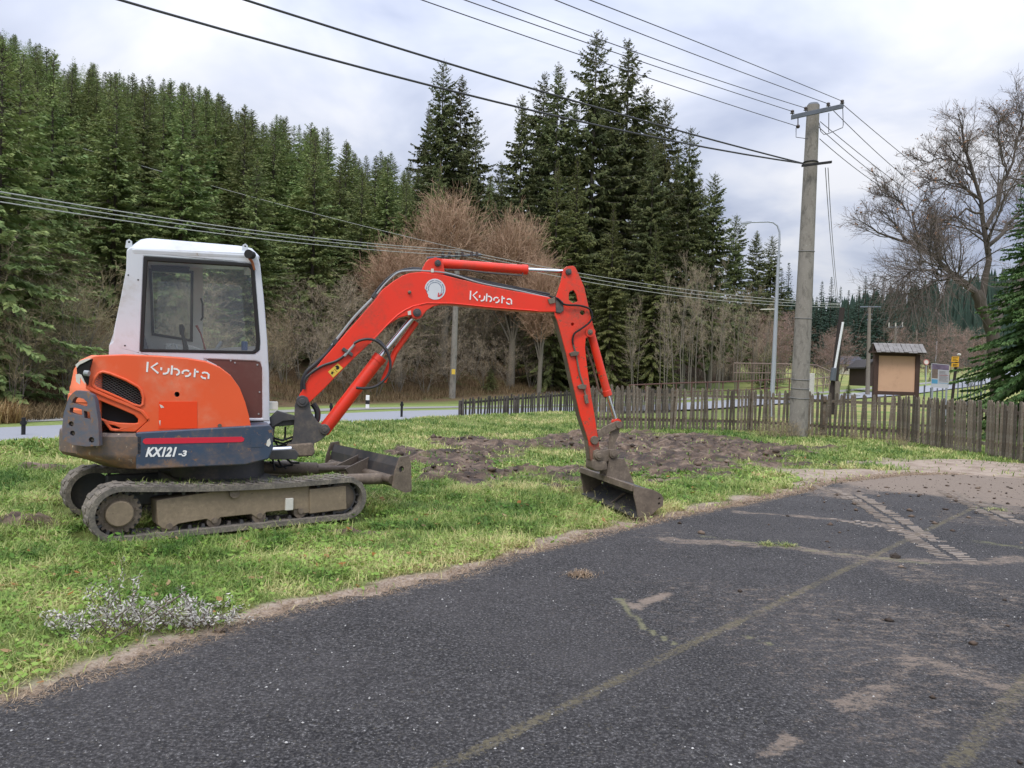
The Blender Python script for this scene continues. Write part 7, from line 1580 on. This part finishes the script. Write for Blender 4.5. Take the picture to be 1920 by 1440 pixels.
# dark metal posts in a line beside the road
pl = [(1720, 738, 722), (1733, 738, 722), (1745, 737, 727), (1757, 738, 728), (1767, 738, 728), (1775, 735, 719), (1787, 733, 718), (1796, 732, 717), (1804, 730, 717), (1814, 729, 716), (1820, 727, 715), (1827, 726, 715), (1834, 725, 714), (1840, 724, 714), (1847, 723, 713)]
for i, (px, yb, yt) in enumerate(pl):
    d_ = 34+i*1.3; a = D(px, yt, d_); z = Tz(a.x, a.y); mb = MB(); mb.tube([(a.x, a.y, z-.1), (a.x, a.y, a.z)], .035, 6); setp(mb.build('metal_post', IRON), 'thin dark metal post in the row lining the road at right', 'post', 'thin dark metal posts lining the road')
a = D(1839.5, 714, 26); mb = MB(); mb.tube([(a.x, a.y, 0), (a.x, a.y, a.z)], .035, 6); setp(mb.build('metal_post', IRON), 'tallest dark metal post, standing on the grass by the fir', 'post')
for px, yt, yb, d_, lab in [(753, 753, 790, 22.0, 'black metal post on the lawn edge left of the dark fence'), (620.5, 756, 790, 20.5, 'black metal post behind the lift cylinder'), (43, 783, 829, 13.3, 'black metal post at the left edge of the lawn')]:
    a, b = D(px, yt, d_), D(px-1, yb, d_); mb = MB(); mb.tube([(b.x, b.y, min(b.z, 0)-.05), (a.x, a.y, a.z)], .034, 8); r_ = mb.build('black_post', DARK); setp(r_, lab, 'post')
    mb = MB(); mb.tube([a-Vector((0, 0, .12)), a-Vector((0, 0, .06))], .052, 8); mb.build('collar', DARK, r_)
a = D(689, 741, 26.6); z = 0; DEL = empty('road_marker', (a.x, a.y, z), 'white roadside marker post with a black band beyond the road', 'marker post'); mb = MB(); mb.hexa([(a.x+sx_*.06, a.y+sy_*.04, h) for h in (-.05, a.z) for sx_, sy_ in ((-1, -1), (1, -1), (1, 1), (-1, 1))]); mb.build('post', WHITEP, DEL, bevel=.015)
zz_ = D(689, 754, 26.6).z; mb = MB(); mb.hexa([(a.x+sx_*.063, a.y+sy_*.043, h) for h in (zz_-.07, zz_+.07) for sx_, sy_ in ((-1, -1), (1, -1), (1, 1), (-1, 1))]); mb.build('black_band', DARK, DEL)
# brown rail fence of the footbridge and its ramp
RAILB = plain('brown_rail', (.105, .050, .038), .75, var=.3); RAILG = plain('grey_brown_rail', (.22, .16, .13), .8, var=.3)
def rail_fence(name, pts, n, hz, mat, label, balusters=False, rr=.035):
    """pts: (px, py of top rail, depth)"""
    W = [D(*p) for p in pts]; root = empty(name, (W[0].x, W[0].y, W[0].z-hz), label, 'railing')
    mb = MB(); mb.tube(W, rr, 6); mb.build('top_rail', mat, root); mb = MB(); mb.tube([w-Vector((0, 0, hz*.5)) for w in W], rr*.8, 6); mb.build('middle_rail', mat, root)
    L = [0]
    for a, b in zip(W[:-1], W[1:]): L.append(L[-1]+(b-a).length)
    for k in range(n):
        s = L[-1]*k/(n-1)
        for i in range(len(W)-1):
            if s <= L[i+1]+1e-6:
                p = W[i].lerp(W[i+1], (s-L[i])/(L[i+1]-L[i])); mb = MB(); mb.tube([p+Vector((0, 0, .04)), p-Vector((0, 0, hz))], rr*(.6 if balusters else 1.1), 5); mb.build('baluster' if balusters else 'post', mat, root); break
rail_fence('rail_fence', [(1180, 722, 40), (1280, 718, 42), (1400, 714.5, 44), (1480, 710, 46)], 12, 1.0, RAILB, 'low brown wooden rail fence beyond the road, left of the pole')
rail_fence('rail_fence', [(1520, 711, 46), (1555, 707, 48)], 4, .9, RAILG, 'short grey-brown rail fence right of the big pole')
rail_fence('footbridge_railing', [(1375, 681, 52), (1450, 682, 54), (1530, 684.5, 56)], 30, 1.3, RAILG, 'grey-brown slatted railing of the footbridge behind the lamp post', True, .04)
rail_fence('ramp_railing', [(1530, 684.5, 56), (1562, 699, 50)], 12, 1.1, RAILG, 'sloping slatted railing where the footbridge ramp comes down', True, .04)
rail_fence('field_railing', [(1715, 692, 90), (1800, 690, 95), (1850, 691, 100)], 8, .7, plain('rail_tan', (.42, .28, .13), .8), 'pale low rail fence across the far field')
# hut and far house
ha = D(1622, 712, 62); hb_ = D(1648, 714, 61); HU = empty('dark_hut', (ha.x, ha.y, ha.z), 'small dark brown hut with a low pitched roof left of the notice board', 'hut')
HUF = Fr((ha.x, ha.y), 0); w_ = hb_.x-ha.x+.6; ht = D(1609, 690, 62).z-ha.z; mb = MB(); mb.szplate(HUF, [(0, ha.z-.5), (w_, ha.z-.5), (w_, ha.z+ht+.3), (w_/2, ha.z+ht+.62), (0, ha.z+ht)], 0, 3.0); mb.build('wall', plain('hut_boards', (.045, .028, .022), .8, var=.35), HU)
mb = MB(); mb.szplate(HUF, [(-.2, ha.z+ht-.03), (w_/2, ha.z+ht+.66), (w_/2, ha.z+ht+.76), (-.2, ha.z+ht+.08)], -.15, 3.2); mb.szplate(HUF, [(w_/2, ha.z+ht+.66), (w_+.2, ha.z+ht+.26), (w_+.2, ha.z+ht+.36), (w_/2, ha.z+ht+.76)], -.15, 3.2); mb.build('roof', plain('hut_roof', (.05, .045, .045), .8), HU)
a = D(1603, 692, 110); HO = empty('far_house', (a.x, a.y, Tz(a.x, a.y)), 'tiny white house with a dark roof far up the valley', 'house'); hz_ = Tz(a.x, a.y); mb = MB(); mb.box((a.x-2.0, a.y, hz_), (a.x+1.6, a.y+5, hz_+1.5)); mb.build('wall', plain('house_white', (.55, .52, .44), .7), HO)
mb = MB(); mb.add([(a.x-2.4, a.y-.4, hz_+1.4), (a.x+2.0, a.y-.4, hz_+1.4), (a.x+2.0, a.y+5.4, hz_+1.4), (a.x-2.4, a.y+5.4, hz_+1.4), (a.x-1.8, a.y+2.5, hz_+2.7), (a.x+1.5, a.y+2.5, hz_+2.7)], [(0, 1, 5, 4), (2, 3, 4, 5), (0, 4, 3), (1, 2, 5), (0, 3, 2, 1)]); mb.build('roof', plain('house_roof', (.04, .04, .05), .7), HO)
for k in range(3): mb = MB(); mb.box((a.x-1.6+k*1.2, a.y-.03, hz_+.5), (a.x-1.0+k*1.2, a.y+.02, hz_+1.15)); mb.build('window', DARK, HO)
a = D(1601, 716, 55); mb = MB(); mb.sphere((a.x, a.y, Tz(a.x, a.y)+.1), .30, 10, 7, (1.6, 1, .6)); setp(mb.build('boulder', plain('pale_stone', (.32, .33, .32), .85, var=.3, scale=5), smooth=True), 'low pale boulder on the grass beside the dark hut', 'boulder')
a = D(1591, 716, 55); e_ = plant('cypress', LIGHT[0], a.x, a.y, 1.15, 'tiny dark conical shrub on the grass beside the pale boulder', None, sx=1.2, cat_='shrub')

# ================================================================ NEAR PLANTS
GREYL = plain('silver_leaf', (.52, .50, .45), .85, var=.55, scale=45); GREYS = plain('dry_stem', (.10, .07, .055), .8)
def silver(cx, cy, n, h, sp, label, seed):
    r = np.random.default_rng(seed); e_ = empty('silver_plant', (cx, cy, 0), label, 'plant'); az = r.random(n)*6.283; s = np.zeros((n, 3)); s[:, :2] = r.normal(0, .05, (n, 2)); d = np.stack([np.cos(az)*sp, np.sin(az)*sp*.7, np.full(n, .75)], 1)
    P, Rr = grow(s, d, h*(.6+.7*r.random(n)), np.full(n, .0028), 7, .16, -.08, r, .5); P[:, :, 2] = np.maximum(P[:, :, 2], .012)
    V, F = tubes_np(P, Rr, 4, r); np_mesh('stems', V, F, GREYS, e_)['kind'] = 'stuff'
    m = n*30; idx = r.integers(0, n, m); t = .35+.65*r.random(m)**.7; f = t*7; i = np.minimum(f.astype(int), 6); w = (f-i)[:, None]; p = P[idx, i]*(1-w)+P[idx, i+1]*w+r.normal(0, .008, (m, 3))
    d = norm(r.normal(0, 1, (m, 3))+np.array([0, 0, .25])); q = norm(np.cross(d, r.normal(0, 1, (m, 3)))); L_ = (.021*(.4+r.random(m)))[:, None]; wd = L_*.17; nn_ = np.cross(d, q)*L_*.15
    V = np.stack([p, p+d*L_*.5+q*wd+nn_, p+d*L_, p+d*L_*.5-q*wd+nn_], 1).reshape(-1, 3); np_mesh('leaves', V, np.arange(m*4).reshape(-1, 4), GREYL, e_)['kind'] = 'stuff'
for px, py, n, h, sp, lab, sd in [(380, 1180, 26, .22, .8, 'silver-grey leafy plant lying at the lawn edge, rightmost and fullest', 1), (300, 1185, 20, .22, .8, 'silver-grey wilted plant in the middle of the cut plants', 2), (225, 1195, 22, .30, .5, 'upright silver-grey plant with dark stems by the asphalt edge', 3), (135, 1195, 12, .15, .7, 'small silver-grey plant at the left end of the cut plants', 4)]:
    x_, y_ = G(px, py); silver(x_, y_, n, h, sp, lab, sd)
mb = MB(); pts = [Vector((*G(195, 1215), .02)), Vector((*G(250, 1200), .07)), Vector((*G(300, 1185), .12)), Vector((*G(345, 1172), .17))]; mb.tube(pts, .004, 6); setp(mb.build('dead_stem', GREYS, smooth=True), 'long dark dead stem lying across the silver-grey plants', 'twig')
# brush at the foot of the big pole
BR = [bare_proto(TWIG_TAN, BARK, 1.0, seed=s, stems=16, spread=1.1, lv_=[(9, .1, 1, .7, .5, 4, .2, .0, .6), (5, .1, 1, .7, .5, 3, .2, 0, .8)], trunk_r=.012, start_r=.3, minr=.003) for s in (81, 82)]
for px, py, d_, h, sx, lab in [(1440, 808, 19.6, .75, 1.2, 'tuft of dry brushwood at the fence left of the big pole'), (1475, 812, 19.2, .6, 1.2, 'brown brushwood heap against the foot of the big pole'), (1510, 812, 19.6, .55, 1.1, 'green-brown brush right of the foot of the big pole')]:
    p = D(px, py, d_); plant('brushwood', BR[px % 2], p.x, p.y, h, lab, None, z=0, cat_='brushwood', parts=('twigs', 'stems'), sx=sx)
for px, py, h, lab in [(1680, 835, .5, 'weedy dry tuft at the foot of the fence corner'), (1590, 822, .4, 'small dry tuft under the fence right of the big pole')]:
    p = G(px, py); plant('weed_tuft', BR[0], p[0], p[1]-.3, h, lab, None, z=0, cat_='weeds', parts=('twigs', 'stems'))
